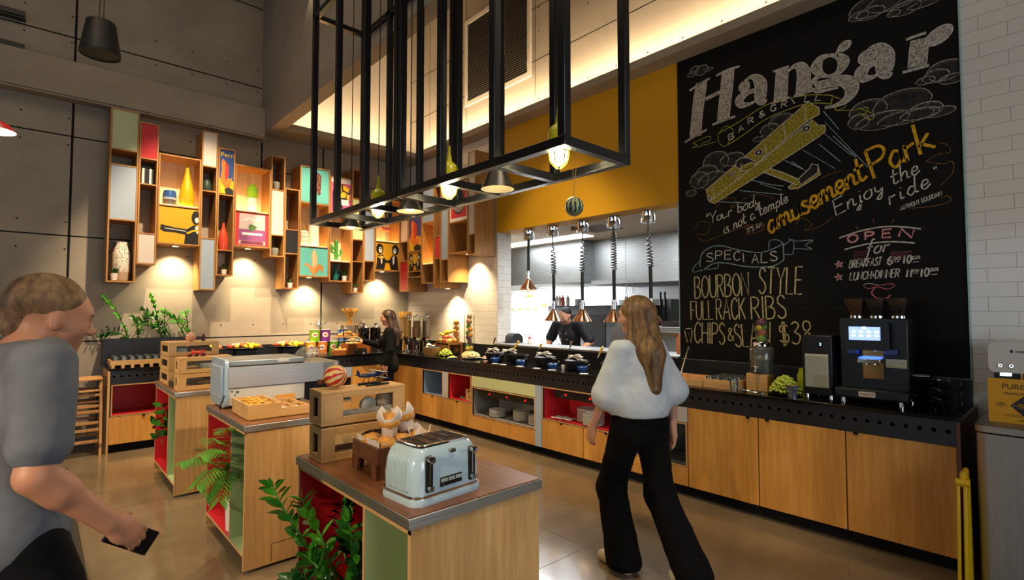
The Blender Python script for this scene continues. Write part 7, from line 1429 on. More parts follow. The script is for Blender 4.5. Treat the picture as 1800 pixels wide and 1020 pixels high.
# heat lamps over the pass
for i, (pc, yc, pl, yl) in enumerate(((929.5, 411, 929, 509.3), (971.5, 403, 973.7, 564), (1024, 394, 1024, 565), (1078, 385, 1080, 566), (1139, 376, 1144.7, 566))):
    X = 5.03; yC = yx(pc, X, yc); c = at(pl, yl, 'x', X); z = c.z
    t = thing('heat_lamp', ('copper heat lamp with the shortest cord, nearest the tiled reveal', 'copper heat lamp, second from the tiled reveal, above the chef\'s arm', 'copper heat lamp in the middle of the row, beside the chef\'s face', 'copper heat lamp, second from the chalkboard, left of the walking woman', 'copper heat lamp nearest the chalkboard, behind the walking woman')[i], 'heat lamp', (X, c.y, z), 0, 'copper heat lamps over the pass')
    b = B(); b.lathe([(0, 2.595), (.07, 2.595), (.074, 2.60), (.074, 2.74), (0, 2.74)], (X, yC, 0), 24); b.build('canopy', [CHROME], t, world=True, smooth=40)
    b = B(); b.lathe([(.130, z), (.128, z - .002), (.118, z + .02), (.035, z + .135), (.034, z + .15), (.03, z + .15)], (X, c.y, 0), 32); b.lathe([(.126, z + .001), (.033, z + .13), (0, z + .13)], (X, c.y, 0), 32, 1); b.build('shade', [COPPER, mat('lamp_gold_inner', '#c9a35a', .3, .8)], t, world=True, smooth=40)
    b = B(); b.lathe([(.034, z + .15), (.034, z + .21), (.04, z + .215), (.04, z + .225), (.026, z + .23), (.026, z + .26), (0, z + .26)], (X, c.y, 0), 20); b.build('neck', [CHROME], t, world=True, smooth=40)
    b = B(); b.lathe([(0, z + .03), (.035, z + .04), (.04, z + .07), (.02, z + .12), (0, z + .12)], (X, c.y, 0), 14); b.build('bulb', [mat('heat_bulb', '#ffb066', .5, emit=5)], t, world=True, smooth=True)
    ztop = 2.60; zb_ = z + .26; L = ztop - zb_; tight = .42 if i else 1.0; pts = []; turns = 0 if i == 0 else (16 if i == 3 else 9)
    if turns:
        n = turns * 12
        for q in range(n + 1):
            s = q / n; zz = ztop - .06 * (i != 3) - (L * (1 - tight) - .06 * (i != 3)) * (1 - (1 - s) ** 1.0 if i == 3 else s ** .6); a = s * turns * 6.2832; r_ = .030 * min(1, s * 4 + .1); yy = yC + (c.y - yC) * s; pts.append((X + r_ * math.cos(a), yy + r_ * math.sin(a), zz))
        pts = [(X, yC, ztop)] + pts
        b = B(); b.tube(pts, .008, 6); b.build('coiled_cord', [BLKM], t, world=True, smooth=True)
    b = B(); b.tube([(X, c.y + (yC - c.y) * (1 if i == 0 else .15), zb_ + L * tight), (X, c.y, zb_ + L * tight * .5), (X, c.y, zb_ - .005)], .021, 10); b.build('cord_sleeve', [BLKM], t, world=True, smooth=40)
    light('SPOT', 'heat_lamp_light', (X, c.y, z - .005), 6, (1, .68, .36), (X - .35, c.y, .95), .05, spot=95, blend=.7)
c = at(1052, 402, 'z', 2.735); b = B(); b.box(c.x - .25, c.x + .25, c.y - .25, c.y + .25, 2.73, 2.742)
for i in range(8): b.box(c.x - .24, c.x + .24, c.y - .23 + i * .06, c.y - .20 + i * .06, 2.727, 2.73, 1)
tag(b.build('ceiling_vent', [mat('vent_white', '#cfc8bf', .5), BLKM]), 'square slatted vent in the kitchen ceiling', 'vent')
# ================================================================== WATER STATION AND SIGN AT THE PICTURE EDGE
t = thing('steel_cabinet', 'brushed steel water cabinet beside the counter end', 'cabinet', (4.45, .2, 0))
b = B(); loft(b, [[(4.45 + p[0], .215 + p[1], z) for p in rrect(.42, .235, .05)] for z in (.02, .90)]); b.build('body', [STEELB], t, world=True, smooth=30)
b = B(); loft(b, [[(4.45 + p[0], .215 + p[1], z) for p in rrect(.425, .24, .05)] for z in (.91, .945)]); loft(b, [[(4.45 + p[0], .215 + p[1], .946) for p in rrect(.425, .24, .05)], [(4.45 + p[0], .215 + p[1], .955) for p in rrect(.41, .225, .045)]]); b.build('top_rim', [STEELB], t, world=True, smooth=30)
b = B(); loft(b, [[(4.45 + p[0], .215 + p[1], z) for p in rrect(.40, .215, .05)] for z in (.0, .02)]); b.build('base', [BLKM], t, world=True)
t = thing('water_tap_unit', 'white headed water dispenser with three round buttons above the yellow sign', 'water dispenser', (4.62, .22, .9555)); WU = mat('dispenser_white', '#c9c2ba', .3, coat=.2)
b = B(); b.box(-.02, .16, -.19, .19, 0, .42); b.build('back_column', [BLKM], t, bevel=.006)
zc = at(1750, 628, 'x', 4.45).z - .9555
b = B(); loft(b, [[(x, .0 + p[0], zc + p[1]) for p in rrect(.205 if x > -.17 else .20, .098 if x > -.17 else .093, .035)] for x in (-.18, -.17, .17)]); b.build('head', [WU], t, smooth=30)
for i, y in enumerate((.145, .095, .012)): b = B(); b.lathe([(0, 0), (.012, 0), (.012, .002), (.0, .002)], (-.1815, y, zc - .05), 16, 0, (-1, 0, 0)); b.lathe([(.006, .0025), (.010, .0025), (.010, .003), (.006, .003)], (-.1815, y, zc - .05), 16, 1, (-1, 0, 0)); b.build('button', [mat('button_black', '#26282a', .3), mat('button_glow', '#dff3f5', .3, emit=2)], t)
vs, fs = text_mesh('waterlogic', .028); b = B(); b.add([(-.1812, .015 - x, zc + .04 + y) for x, y in vs], fs); b.ball((-.181, .092, zc + .04), .009, 8, 0, (.1, .8, 1.2)); b.build('name_lettering', [mat('dark_lettering', '#242424', .5)], t)
b = B(); b.tube([(-.13, .05, zc - .095), (-.13, .05, zc - .135)], .012, 8); b.build('nozzle', [CHROME], t, smooth=40); b = B(); b.box(-.16, -.10, .10, .15, zc - .115, zc - .1); b.build('tap_light', [mat('tap_glow', '#dff3f5', .3, emit=2)], t)
b = B(); b.box(-.19, .0, -.19, .19, 0.0005, .018); b.build('drip_tray', [mat('grate_dark', '#24262b', .25, .6)], t, bevel=.004)
# yellow sign standing on the cabinet
sx = 4.16; a = at(1739, 758, 'x', sx); top = at(1739, 664, 'x', sx).z; z0 = .956; Hs = top - z0; Ws = .26; yL = a.y
t = thing('counter_sign', 'yellow water price sign standing on the steel cabinet', 'sign', (sx, yL - Ws / 2, z0)); YS_ = mat('sign_yellow', '#d29612', .5)
b = B(); b.box(0, .006, -Ws / 2, Ws / 2, 0, Hs); b.build('sign_board', [YS_], t); b = B(); b.box(.006, .06, -Ws / 2 + .02, Ws / 2 - .02, 0, .006); b.build('sign_foot', [ACRY], t)
def stext(b, txt, s, tt, size, sx_=1., mi=0, al='CENTER'):
    vs, fs = text_mesh(txt, size, sx_, al); b.add([(-.0008, Ws / 2 - s - x, tt + y) for x, y in vs], fs, mi)
b = B(); m = .001
for cx, cz, r_, mi in ((.155, Hs * .40, .062, 0),): b.poly([(-.0005, Ws / 2 - cx + r_, cz), (-.0005, Ws / 2 - cx, cz + r_), (-.0005, Ws / 2 - cx - r_, cz), (-.0005, Ws / 2 - cx, cz - r_)], 0)
stext(b, 'PUREZZA', .15, Hs - .045, .042, 1.0); stext(b, 'PREMIUM WATER', .15, Hs - .085, .020, 1.05); stext(b, '750ml', .055, Hs * .44, .014); stext(b, 'BOTTLE', .055, Hs * .40, .014); stext(b, '$7', .055, Hs * .36, .014); stext(b, 'STILL OR', .155, Hs * .435, .014, 1, 1); stext(b, 'SPARKLING', .155, Hs * .40, .014, 1, 1); stext(b, 'WATER', .155, Hs * .365, .014, 1, 1); stext(b, 'ATURA', .15, Hs * .075, .016); stext(b, 'Please ask one of our team for', .13, Hs * .20, .010); stext(b, 'service. Available until late.', .13, Hs * .165, .010)
for c_ in (.055, .235):
    r_ = .058; q = [(Ws / 2 - c_ + r_, Hs * .40), (Ws / 2 - c_, Hs * .40 + r_), (Ws / 2 - c_ - r_, Hs * .40), (Ws / 2 - c_, Hs * .40 - r_)]
    for i in range(4): p, w = q[i], q[(i + 1) % 4]; p = (max(min(p[0], Ws / 2), -Ws / 2), p[1]); w = (max(min(w[0], Ws / 2), -Ws / 2), w[1]); b.tube([(-.0004, *p), (-.0004, *w)], .0007, 4, 2)
b.build('sign_lettering', [mat('dark_lettering', '#242424', .5), YS_, mat('line_gold', '#e2b75c', .5)], t)
# folded yellow wet floor sign
t = thing('wet_floor_sign', 'folded yellow wet floor sign leaning between the counter end and the steel cabinet', 'floor sign', (3.98, .50, 0)); YW = mat('sign_plastic_yellow', '#d8ab08', .4)
for i, dy in enumerate((-.018, .012)):
    b = B(); b.prism([(-.12, dy, .02), (.16, dy, .02), (.09, dy, .62), (-.05, dy, .62)], (0, .016, 0)); b.build('board', [YW], t, bevel=.003)
    for x0, x1 in ((-.12, -.085), (.16, .125)): b = B(); b.prism([(x0, dy, 0), (x1, dy, 0), (x1, dy, .04), (x0, dy, .04)], (0, .016, 0)); b.build('foot', [YW], t)
b = B(); b.tube([(-.04, 0, .60), (-.04, 0, .67), (.08, 0, .67), (.08, 0, .60)], .014, 8); b.lathe([(0, -.03), (.022, -.03), (.022, .03), (0, .03)], (-.04, 0, .62), 14, 0, (0, 1, 0)); b.build('handle', [YW], t, smooth=40)
# rug with its metal edge at the picture's corner
RUG = mat('rug_charcoal', '#35322e', .95, bump=.3, nscale=160, col2='#3d3935'); b = B(); b.box(-2.6, .22, 1.2, 7.0, .0, .012)
random.seed(3); cols = 3
for i in range(70):
    cx, cy = -1.1 + 1.25 * random.random(), 3.3 + 3.2 * random.random(); s = .12 + .14 * random.random(); a = random.choice((0, .5, 2.1, 1.05)) + random.random() * .3
    tri = [(cx + s * math.cos(a + k * 2.3) * (1.5 if k == 0 else .8), cy + s * math.sin(a + k * 2.3)) for k in range(3)]
    tri = [(min(x, .21), y) for x, y in tri]; b.poly([(x, y, .0122 + i * .00002) for x, y in tri], 1 + i % cols)
tag(b.build('rug', [RUG, mat('rug_yellow', '#b89a22', .95), mat('rug_blue', '#4d6b78', .95), mat('rug_grey', '#7b7568', .95)], origin=(-1, 4, 0)), 'dark carpet with yellow, blue and grey triangles at the walking man\'s feet', 'rug')
b = B(); b.box(.22, .262, 1.2, 7.0, .0, .014); tag(b.build('rug_edge_strip', [mat('strip_metal', '#55504a', .4, .7)]), 'dark metal strip along the carpet edge', 'trim')
# wooden high chairs
def high_chair(loc, rz, label):
    t = thing('high_chair', label, 'high chair', loc, rz, 'wooden high chairs stacked against the wall'); HW = wood('high_chair_wood', '#b98550', '#cf9c63', 'z', .45)
    for sy in (-.22, .22):
        for x0, x1 in ((-.24, -.13), (.24, .13)):
            b = B(); b.prism([(x0 - .017, sy - .012, 0), (x0 + .017, sy - .012, 0), (x1 + .017, sy - .012, .70), (x1 - .017, sy - .012, .70)], (0, .024, 0)); b.build('leg', [HW], t)
    for z, w in ((.16, .21), (.36, .18), (.54, .155)):
        for s in (-1, 1):
            b = B(); b.box(s * w - .012, s * w + .012, -.208, .208, z - .014, z + .014); b.build('rung', [HW], t)
    b = B(); b.prism([(-.16, -.235, .70), (.16, -.235, .70), (.19, -.15, .70), (.19, .15, .70), (.16, .235, .70), (-.16, .235, .70), (-.19, .15, .70), (-.19, -.15, .70)], (0, 0, .022)); b.build('tray_rail', [HW], t, bevel=.004)
    b = B(); b.box(-.13, .13, -.2, .2, .45, .47); b.build('seat', [HW], t); b = B(); b.box(-.012, .012, -.205, -.19, .3, .68); b.build('strap', [BLKM], t)
high_chair((.33, 7.66, 0), R(90), 'wooden high chair standing by the back counter end'); high_chair((.33, 7.66, .125), R(90), 'wooden high chair nested on top of the other by the back counter end')
# ================================================================== PLANTS IN THE ISLANDS AND PLANTER
random.seed(21)
def leaf(b, p, d, up, l, w, mi=0, fold=.25):
    d = d.normalized(); s = d.cross(up)
    s = s.normalized() if s.length > 1e-5 else Vector((1, 0, 0)); n = s.cross(d).normalized()
    rows = [(0, .12), (.25, .8), (.5, 1), (.78, .66), (1, 0)]; vs = []
    for t, q in rows:
        c = p + d * l * t - n * (l * .10 * t * t); vs += [c - s * w * q / 2 + n * w * fold * q * .5, c, c + s * w * q / 2 + n * w * fold * q * .5]
    b.add(vs, [(3 * i + j, 3 * i + j + 1, 3 * i + j + 4, 3 * i + j + 3) for i in range(4) for j in range(2)], mi)
def zz(root, stems, ll=.07, lw=.03, n=9, mats=(LEAF, LEAFD), fresh=()):
    """each stem: world points from base to tip; paired leaflets along it"""
    o = Vector(root.location); sb = B(); lb = B()
    for k, P in enumerate(stems):
        P = catmull([Vector(p) - o for p in P], 8); m = len(P); sb.tube(P, [.009 * (1 - .65 * i / m) for i in range(m)], 7)
        i0 = int(m * .22)
        for q in range(n):
            i = i0 + int((m - 1 - i0) * q / (n - 1)); p = P[i]; t = (P[min(i + 1, m - 1)] - P[max(i - 1, 0)]).normalized(); sd, _ = basis(t)
            sd = (Matrix.Rotation(.9 * k + (.25 if q % 2 else -.25), 3, t) @ sd)
            s = .75 + .35 * math.sin(math.pi * (q + 1) / (n + 1))
            for g in (-1, 1): leaf(lb, p, (sd * g * .85 + t * .62 + Vector((0, 0, .1))), t, ll * s * (.9 + .2 * random.random()), lw * s, 0 if (k in fresh or random.random() < .25) else 1)
        leaf(lb, P[-1], t, sd, ll * .7, lw * .6, 0)
    sb.build('stem', [STEM], root, smooth=True); lb.build('foliage', list(mats), root, smooth=True)
def pot_(root, r, h, m, loc=(0, 0, 0)):
    b = B(); b.lathe([(0, 0), (r * .85, 0), (r, h), (r * .92, h), (r * .9, h * .9), (0, h * .9)], loc, 24); b.build('pot', [m], root, smooth=40)
def px3(px, py, ax, v): return tuple(at(px, py, ax, v))
# nearest island
t = thing('zz_plant', 'glossy green leafy plant growing out of the red side of the nearest island', 'plant', (1.13, 2.22, .119)); pot_(t, .11, .20, BLKM); base = (1.13, 2.22, .31)
zz(t, [[base, px3(575, 1010, 'x', 1.02), px3(530, 945, 'x', .86), px3(497, 893, 'x', .80), px3(480, 856, 'x', .79)],
       [base, px3(588, 1005, 'x', 1.0), px3(565, 945, 'x', .92), px3(540, 905, 'x', .88), px3(533, 880, 'x', .87)],
       [base, px3(600, 960, 'x', 1.08), px3(600, 920, 'x', 1.08), px3(604, 890, 'x', 1.08)], [base, px3(622, 980, 'x', 1.10), px3(618, 940, 'x', 1.0), px3(612, 915, 'x', .97)],
       [base, px3(560, 1030, 'x', .95), px3(530, 1012, 'x', .86), px3(510, 1030, 'x', .84)], [base, px3(625, 1010, 'x', 1.05), px3(626, 975, 'x', .98)], [base, px3(585, 1040, 'x', .98), px3(560, 1000, 'x', .9), px3(545, 985, 'x', .88)]], .08, .036, 14, fresh=(0, 1))
# middle island: palm in a white pot, red ball vase
c = at(395, 935, 'z', .119); t = thing('palm_plant', 'feathery palm in a tall white pot in the red side of the middle island', 'plant', (c.x + .06, c.y + .02, .119)); pot_(t, .058, .21, PORC)
sb, lb = B(), B(); o = Vector(t.location)
for k, (px, py, X) in enumerate(((318, 812, .66), (345, 852, .72), (352, 800, .74), (372, 770, .84), (398, 752, .92), (404, 775, 1.05), (362, 870, .82), (340, 790, 1.0), (385, 880, .84), (408, 820, .98))):
    tip = at(px, py, 'x', X) - o; bs = Vector((0, 0, .2)); mid = bs.lerp(tip, .5) + Vector((0, 0, .13 + .02 * (k % 3))); P = catmull([bs, mid, tip], 10); m = len(P); sb.tube(P, [.004 * (1 - .6 * i / m) for i in range(m)], 5)
    for i in range(4, m):
        tn = (P[min(i + 1, m - 1)] - P[i - 1]).normalized(); sd = tn.cross(Vector((0, 0, 1))).normalized()
        for g in (-1, 1): leaf(lb, P[i], sd * g * .9 + tn * .75 - Vector((0, 0, .42)), Vector((0, 0, 1)), .105 * (1 - .45 * abs(i / m - .55)), .014, 0, .1)
sb.build('stem', [STEM], t, smooth=True); lb.build('foliage', [LEAFP], t, smooth=True)
c = at(383, 905, 'z', .119); b = B(); b.lathe([(0, 0), (.035, 0), (.075, .05), (.085, .09), (.075, .135), (.04, .165), (.03, .18), (.025, .18), (0, .15)], n=28); o = b.build('round_vase', [mat('coral_vase', '#d8402f', .2, coat=.6)], smooth=40, origin=(0, 0, 0)); o.location = (1.14, 4.13, .119); tag(o, 'round glossy coral vase beside the white pot in the middle island', 'vase')
# far island
t = thing('zz_plant', 'small leafy plant in the red side of the farthest island', 'plant', (1.06, 5.86, .119)); pot_(t, .10, .24, BLKM); base = (1.06, 5.86, .34)
zz(t, [[base, (1.0, 5.84, .5), px3(284, 715, 'x', .93)], [base, (.98, 5.80, .48), px3(274, 745, 'x', .86)], [base, (1.02, 5.76, .5), px3(288, 735, 'x', .90)], [base, (1.0, 5.9, .42), px3(280, 768, 'x', .87)]], .10, .055, 6, fresh=(0,))
# planter against the back wall
zc = 1.225
for lb_, bx, tips in (('tall arching leafy plant in the planter nearest the high chairs', .90, ((186, 524, 7.80), (179, 588, 7.75), (262, 556, 7.85), (236, 560, 7.9))), ('bright upright leafy plant in the middle of the planter', 1.22, ((266, 522, 7.93), (290, 548, 7.9), (238, 568, 7.8), (252, 545, 7.95), (276, 572, 7.8))), ('leafy plant in the planter behind the bread box stack', 1.50, ((291, 549, 7.95), (325, 549, 7.9), (300, 560, 7.8)))):
    t = thing('zz_plant', lb_, 'plant', (bx, 7.975, zc), 0, None); st_ = []
    for i, (px, py, Y) in enumerate(tips):
        tip = at(px, py, 'y', Y); b0 = Vector((bx + .03 * (i - 1.5), 7.975, zc)); mid = b0.lerp(tip, .55) + Vector((0, 0, .07)); st_.append([b0, mid, tip])
    zz(t, st_, .085, .036, 9, fresh=(0, 1, 2) if bx > 1 else (0,))
# ================================================================== PEOPLE: one smooth skin each, grown from joints
def field(prims, res, inflate=0., planes=()):
    """smooth union of tapered capsules and ellipsoids on a grid, meshed with surface nets"""
    lo = np.full(3, 1e9); hi = -lo
    for p in prims:
        if p[0] == 'c': pts = np.array([p[1], p[2]]); r = max(p[3], p[4])
        else: pts = np.array([p[1]]); r = max(p[2])
        lo = np.minimum(lo, pts.min(0) - r); hi = np.maximum(hi, pts.max(0) + r)
    lo -= .03 + inflate; hi += .03 + inflate; n = np.ceil((hi - lo) / res).astype(int) + 1
    ax = [lo[i] + res * np.arange(n[i]) for i in range(3)]; D = np.full(n, .2, np.float32)
    for p in prims:
        k = p[5] if p[0] == 'c' else p[4]; neg = len(p) > 6 and p[6] == '-'
        if p[0] == 'c': A, Bq = np.array(p[1], float), np.array(p[2], float); r = max(p[3], p[4]); l0, h0 = np.minimum(A, Bq) - r, np.maximum(A, Bq) + r
        else: A = np.array(p[1], float); r = max(p[2]); l0, h0 = A - r, A + r
        m = k + inflate + .05; s = []
        for i in range(3): a = max(int((l0[i] - m - lo[i]) / res), 0); b = min(int((h0[i] + m - lo[i]) / res) + 2, n[i]); s.append(slice(a, b))
        s = tuple(s); X, Y, Z = np.meshgrid(ax[0][s[0]], ax[1][s[1]], ax[2][s[2]], indexing='ij'); P = np.stack([X, Y, Z], -1)
        if p[0] == 'c':
            ba = Bq - A; L2 = max(ba @ ba, 1e-12); t = np.clip(((P - A) @ ba) / L2, 0, 1); d = np.linalg.norm(P - A - t[..., None] * ba, axis=-1) - (p[3] + (p[4] - p[3]) * t)
        else:
            q = (P - A)
            if p[3] is not None: q = q @ np.array(p[3])
            e = np.array(p[2]) ; k0 = np.linalg.norm(q / e, axis=-1); k1 = np.linalg.norm(q / e ** 2, axis=-1); d = k0 * (k0 - 1) / np.maximum(k1, 1e-6)
        d = d - inflate; o = D[s]
        if neg: h = np.clip(.5 - .5 * (o + d) / k, 0, 1); D[s] = o * (1 - h) - d * h + k * h * (1 - h)
        else: h = np.clip(.5 + .5 * (o - d) / k, 0, 1); D[s] = o * (1 - h) + d * h - k * h * (1 - h)
    if planes:
        X, Y, Z = np.meshgrid(*ax, indexing='ij')
        for nrm, c in planes: D = np.maximum(D, (X * nrm[0] + Y * nrm[1] + Z * nrm[2] - c).astype(np.float32))
    D[0] = D[-1] = .2; D[:, 0] = D[:, -1] = .2; D[:, :, 0] = D[:, :, -1] = .2
    cor = [(i, j, k) for i in (0, 1) for j in (0, 1) for k in (0, 1)]; N = n - 1
    sub = lambda c: D[c[0]:c[0] + N[0], c[1]:c[1] + N[1], c[2]:c[2] + N[2]]
    ins = sum((sub(c) < 0).astype(np.int8) for c in cor); act = (ins > 0) & (ins < 8); idx = np.argwhere(act); vid = np.full(N, -1, np.int64); vid[act] = np.arange(len(idx))
    V = np.zeros((len(idx), 3)); cnt = np.zeros(len(idx)); val = {c: D[idx[:, 0] + c[0], idx[:, 1] + c[1], idx[:, 2] + c[2]] for c in cor}
    for c in cor:
        for a in range(3):
            if c[a] == 0:
                e = list(c); e[a] = 1; e = tuple(e); v0, v1 = val[c], val[e]; cr = (v0 < 0) != (v1 < 0); t = np.where(cr, v0 / np.where(cr, v0 - v1, 1), 0); q = np.tile(np.array(c, float), (len(idx), 1)); q[:, a] += t; V[cr] += q[cr]; cnt[cr] += 1
    V = lo + (idx + V / cnt[:, None]) * res; F = []
    for a in range(3):
        b, c = (a + 1) % 3, (a + 2) % 3; s0 = [slice(0, None)] * 3; s1 = [slice(0, None)] * 3; s0[a] = slice(0, n[a] - 1); s1[a] = slice(1, n[a]); d0, d1 = D[tuple(s0)], D[tuple(s1)]; cr = np.argwhere((d0 < 0) != (d1 < 0)); fl = d0[tuple(cr.T)] < 0
        def g(db, dc):
            q = cr.copy(); q[:, b] -= db; q[:, c] -= dc; return vid[tuple(q.T)]
        Q_ = np.stack([g(0, 0), g(1, 0), g(1, 1), g(0, 1)], 1); Q_[fl] = Q_[fl][:, ::-1]; F.append(Q_[(Q_ >= 0).all(1)])
    return V, np.concatenate(F)[:, ::-1]
def fmesh(name, prims, res, mats, parent=None, inflate=0., planes=(), paint=None, wr=0.):
    V, F = field(prims, res, inflate, planes); me = bpy.data.meshes.new(name); me.from_pydata(V.tolist(), [], F.tolist())
    if wr:
        for v in me.vertices: v.co += v.normal * wr * (noise.noise(v.co * 9 + Vector((3, 1, 7))) + .5 * noise.noise(v.co * 22))
    for m in mats: me.materials.append(m)
    if paint is not None:
        Fc = V[F].mean(1); me.polygons.foreach_set('material_index', paint(Fc).astype(np.int32))
    me.polygons.foreach_set('use_smooth', [True] * len(me.polygons)); o = bpy.data.objects.new(name, me); C.objects.link(o); o.parent = parent; return o
def hand(w, d, n, curl=.5, side=1, s=1., spread=.04):
    """palm, four unequal fingers and a thumb; w wrist, d finger direction, n palm normal, side +1 thumb towards d x n"""
    w, d, n = Vector(w), Vector(d).normalized(), Vector(n); n = (n - d * n.dot(d)).normalized(); l = d.cross(n) * side; P = []
    c = w + d * .048 * s; M_ = np.array([[d.x, l.x, n.x], [d.y, l.y, n.y], [d.z, l.z, n.z]]); P.append(('e', tuple(c), (.054 * s, .042 * s, .017 * s), M_, .012)); P.append(('c', tuple(w - d * .01), tuple(w + d * .03 * s), .023 * s, .024 * s, .015))
    for i, (o, ln) in enumerate(((.028, .072), (.0095, .08), (-.0095, .074), (-.027, .058))):
        p = w + d * (.088 - .004 * abs(i - 1)) * s + l * o * s; dr = (d + l * (o * spread * 30)).normalized()
        for q, f in enumerate((.44, .31, .25)):
            dr = (Matrix.Rotation(-curl * (.55, 1., .8)[q] * side, 3, l) @ dr) if False else (dr * math.cos(curl * (.5, .9, .7)[q]) + n * math.sin(curl * (.5, .9, .7)[q])).normalized(); e = p + dr * ln * f * s; P.append(('c', tuple(p), tuple(e), .0092 * s - .0006 * q, .0086 * s - .0006 * q, .004)); p = e
            n2 = (n - dr * n.dot(dr)).normalized() if q < 2 else n
    p = w + d * .022 * s + l * .028 * s; dr = (d * .62 + l * .72 * (1 - .6 * curl) + n * (.1 + .8 * curl)).normalized()
    for q, (f, r_) in enumerate(((.038, .0125), (.032, .0105), (.024, .0095))): e = p + dr * f * s; P.append(('c', tuple(p), tuple(e), r_ * s, r_ * .92 * s, .006)); p = e; dr = (dr + d * .3 + n * (.12 + .3 * curl)).normalized()
    return P
def head(c, yaw=0., pitch=0., s=1., fem=False):
    """skull, jaw, brow, nose, lips, ears; c = centre between the ears; faces +x before turning"""
    Rm = Matrix.Rotation(yaw, 3, 'Z') @ Matrix.Rotation(pitch, 3, 'Y'); c = Vector(c); f = lambda x, y, z: tuple(c + Rm @ Vector((x, y, z)) * s); A = np.array(Rm); P = []
    E = lambda x, y, z, r, k=.02, neg=False: P.append(('e', f(x, y, z), tuple(q * s for q in r), A, k * s) + ((None, '-') if neg else ()))
    Cq = lambda a, b, r0, r1, k=.012: P.append(('c', f(*a), f(*b), r0 * s, r1 * s, k * s))
    E(-.008, 0, .035, (.098, .076, .088)); E(.028, 0, -.035, (.062, .056 if fem else .06, .072), .03); E(.062, 0, -.088, (.024, .026, .02), .025); E(.06, 0, .03, (.038, .058, .03), .025)
    Cq((.088, 0, .018), (.110, 0, -.020), .0075, .0125); Cq((.103, .010, -.024), (.103, -.010, -.024), .0075, .0075, .008); Cq((.083, .018, -.052), (.083, -.018, -.052), .0075, .0075, .006); Cq((.080, .015, -.064), (.080, -.015, -.064), .008, .008, .006)
    for g in (-1, 1): E(.088, g * .031, .012, (.014, .017, .009), .014, True); E(.076, g * .031, .010, (.013, .014, .011), .006); E(-.005, g * .077, -.008, (.018, .009, .031), .008); E(.05, g * .045, -.02, (.03, .022, .026), .03)
    return P, f, Rm
def facepaint(f, s=1.):
    ey = [np.array(f(.086, g * .031, .010)) for g in (-1, 1)]; lp = np.array(f(.088, 0, -.057)); br = [np.array(f(.092, g * .031, .030)) for g in (-1, 1)]
    def paint(Fc):
        m = np.zeros(len(Fc), int)
        for e in ey: d = np.linalg.norm(Fc - e, axis=1); m[d < .0095 * s] = 2; m[d < .0055 * s] = 3
        for e in br: q = (Fc - e); m[(np.abs(q[:, 2]) < .003 * s) & (np.linalg.norm(q, axis=1) < .018 * s)] = 3
        q = Fc - lp; m[(np.linalg.norm(q * [1, 1, 1.9], axis=1) < .022 * s)] = 1; return m
    return paint
def skin_mats(n, c): return [mat(n, c, .5, 0, c, 30), mat(n + '_lips', '#a8594d', .45), mat('eye_white', '#d9d2c8', .3), mat('eye_dark', '#2a1d16', .3)]
def limbs(J, rs, k=.03):
    """J: joint dict with S,E,W (arms) and H,K,A,T (legs) per side l/r"""
    P = []
    for s in 'lr':
        S_, E_, W_ = J['S' + s], J['E' + s], J['W' + s]; P += [('c', S_, E_, rs[0], rs[1], k), ('c', E_, W_, rs[1], rs[2], .012)]; fm = tuple(np.array(E_) * .7 + np.array(W_) * .3); P.append(('c', E_, fm, rs[1] * .95, rs[1] * 1.02, .02))
        Hh, K_, A_, T_ = J['H' + s], J['K' + s], J['A' + s], J['T' + s]; P += [('c', Hh, K_, rs[3], rs[4], k), ('c', K_, A_, rs[4] * .95, rs[5], .015)]; cf = tuple(np.array(K_) * .68 + np.array(A_) * .32 + np.array([-.012, 0, 0])); P.append(('c', K_, cf, rs[4] * .85, rs[4] * .98, .03)); hl = tuple(np.array(A_) + np.array(A_) * 0 + (np.array(A_) - np.array(T_)) * np.array([.22, .22, 0]) + np.array([0, 0, -.035])); P += [('c', hl, T_, .032, .026, .02), ('c', A_, tuple(np.array(T_) * .6 + np.array(A_) * .4), .035, .03, .02)]
    return P
def torso(zp, zw, zc, zs, sh, dep=.1, lean=0., fem=False, hipw=.155):
    x = lambda z: lean * (z - zp); P = [('e', (x(zp), 0, zp), (dep + .012, hipw, .13), None, .05), ('e', (x(zw), 0, zw), (dep - .008, .122 if fem else .14, .13), None, .06), ('e', (x(zc), 0, zc), (dep + .012, .148 if fem else .17, .17), None, .06), ('c', (x(zs), -sh * .8, zs - .01), (x(zs), sh * .8, zs - .01), .058, .058, .05)]
    if fem: P += [('e', (x(zc) + .075, g * .068, zc + .005), (.05, .058, .055), None, .04) for g in (-1, 1)]
    return P
def person(label, loc, rz): t = thing('person', label, 'person', loc, rz); return t
def place(o, loc, rz, label): o.location = loc; o.rotation_euler = (0, 0, rz); o.parent = None; return tag(o, label, 'person')
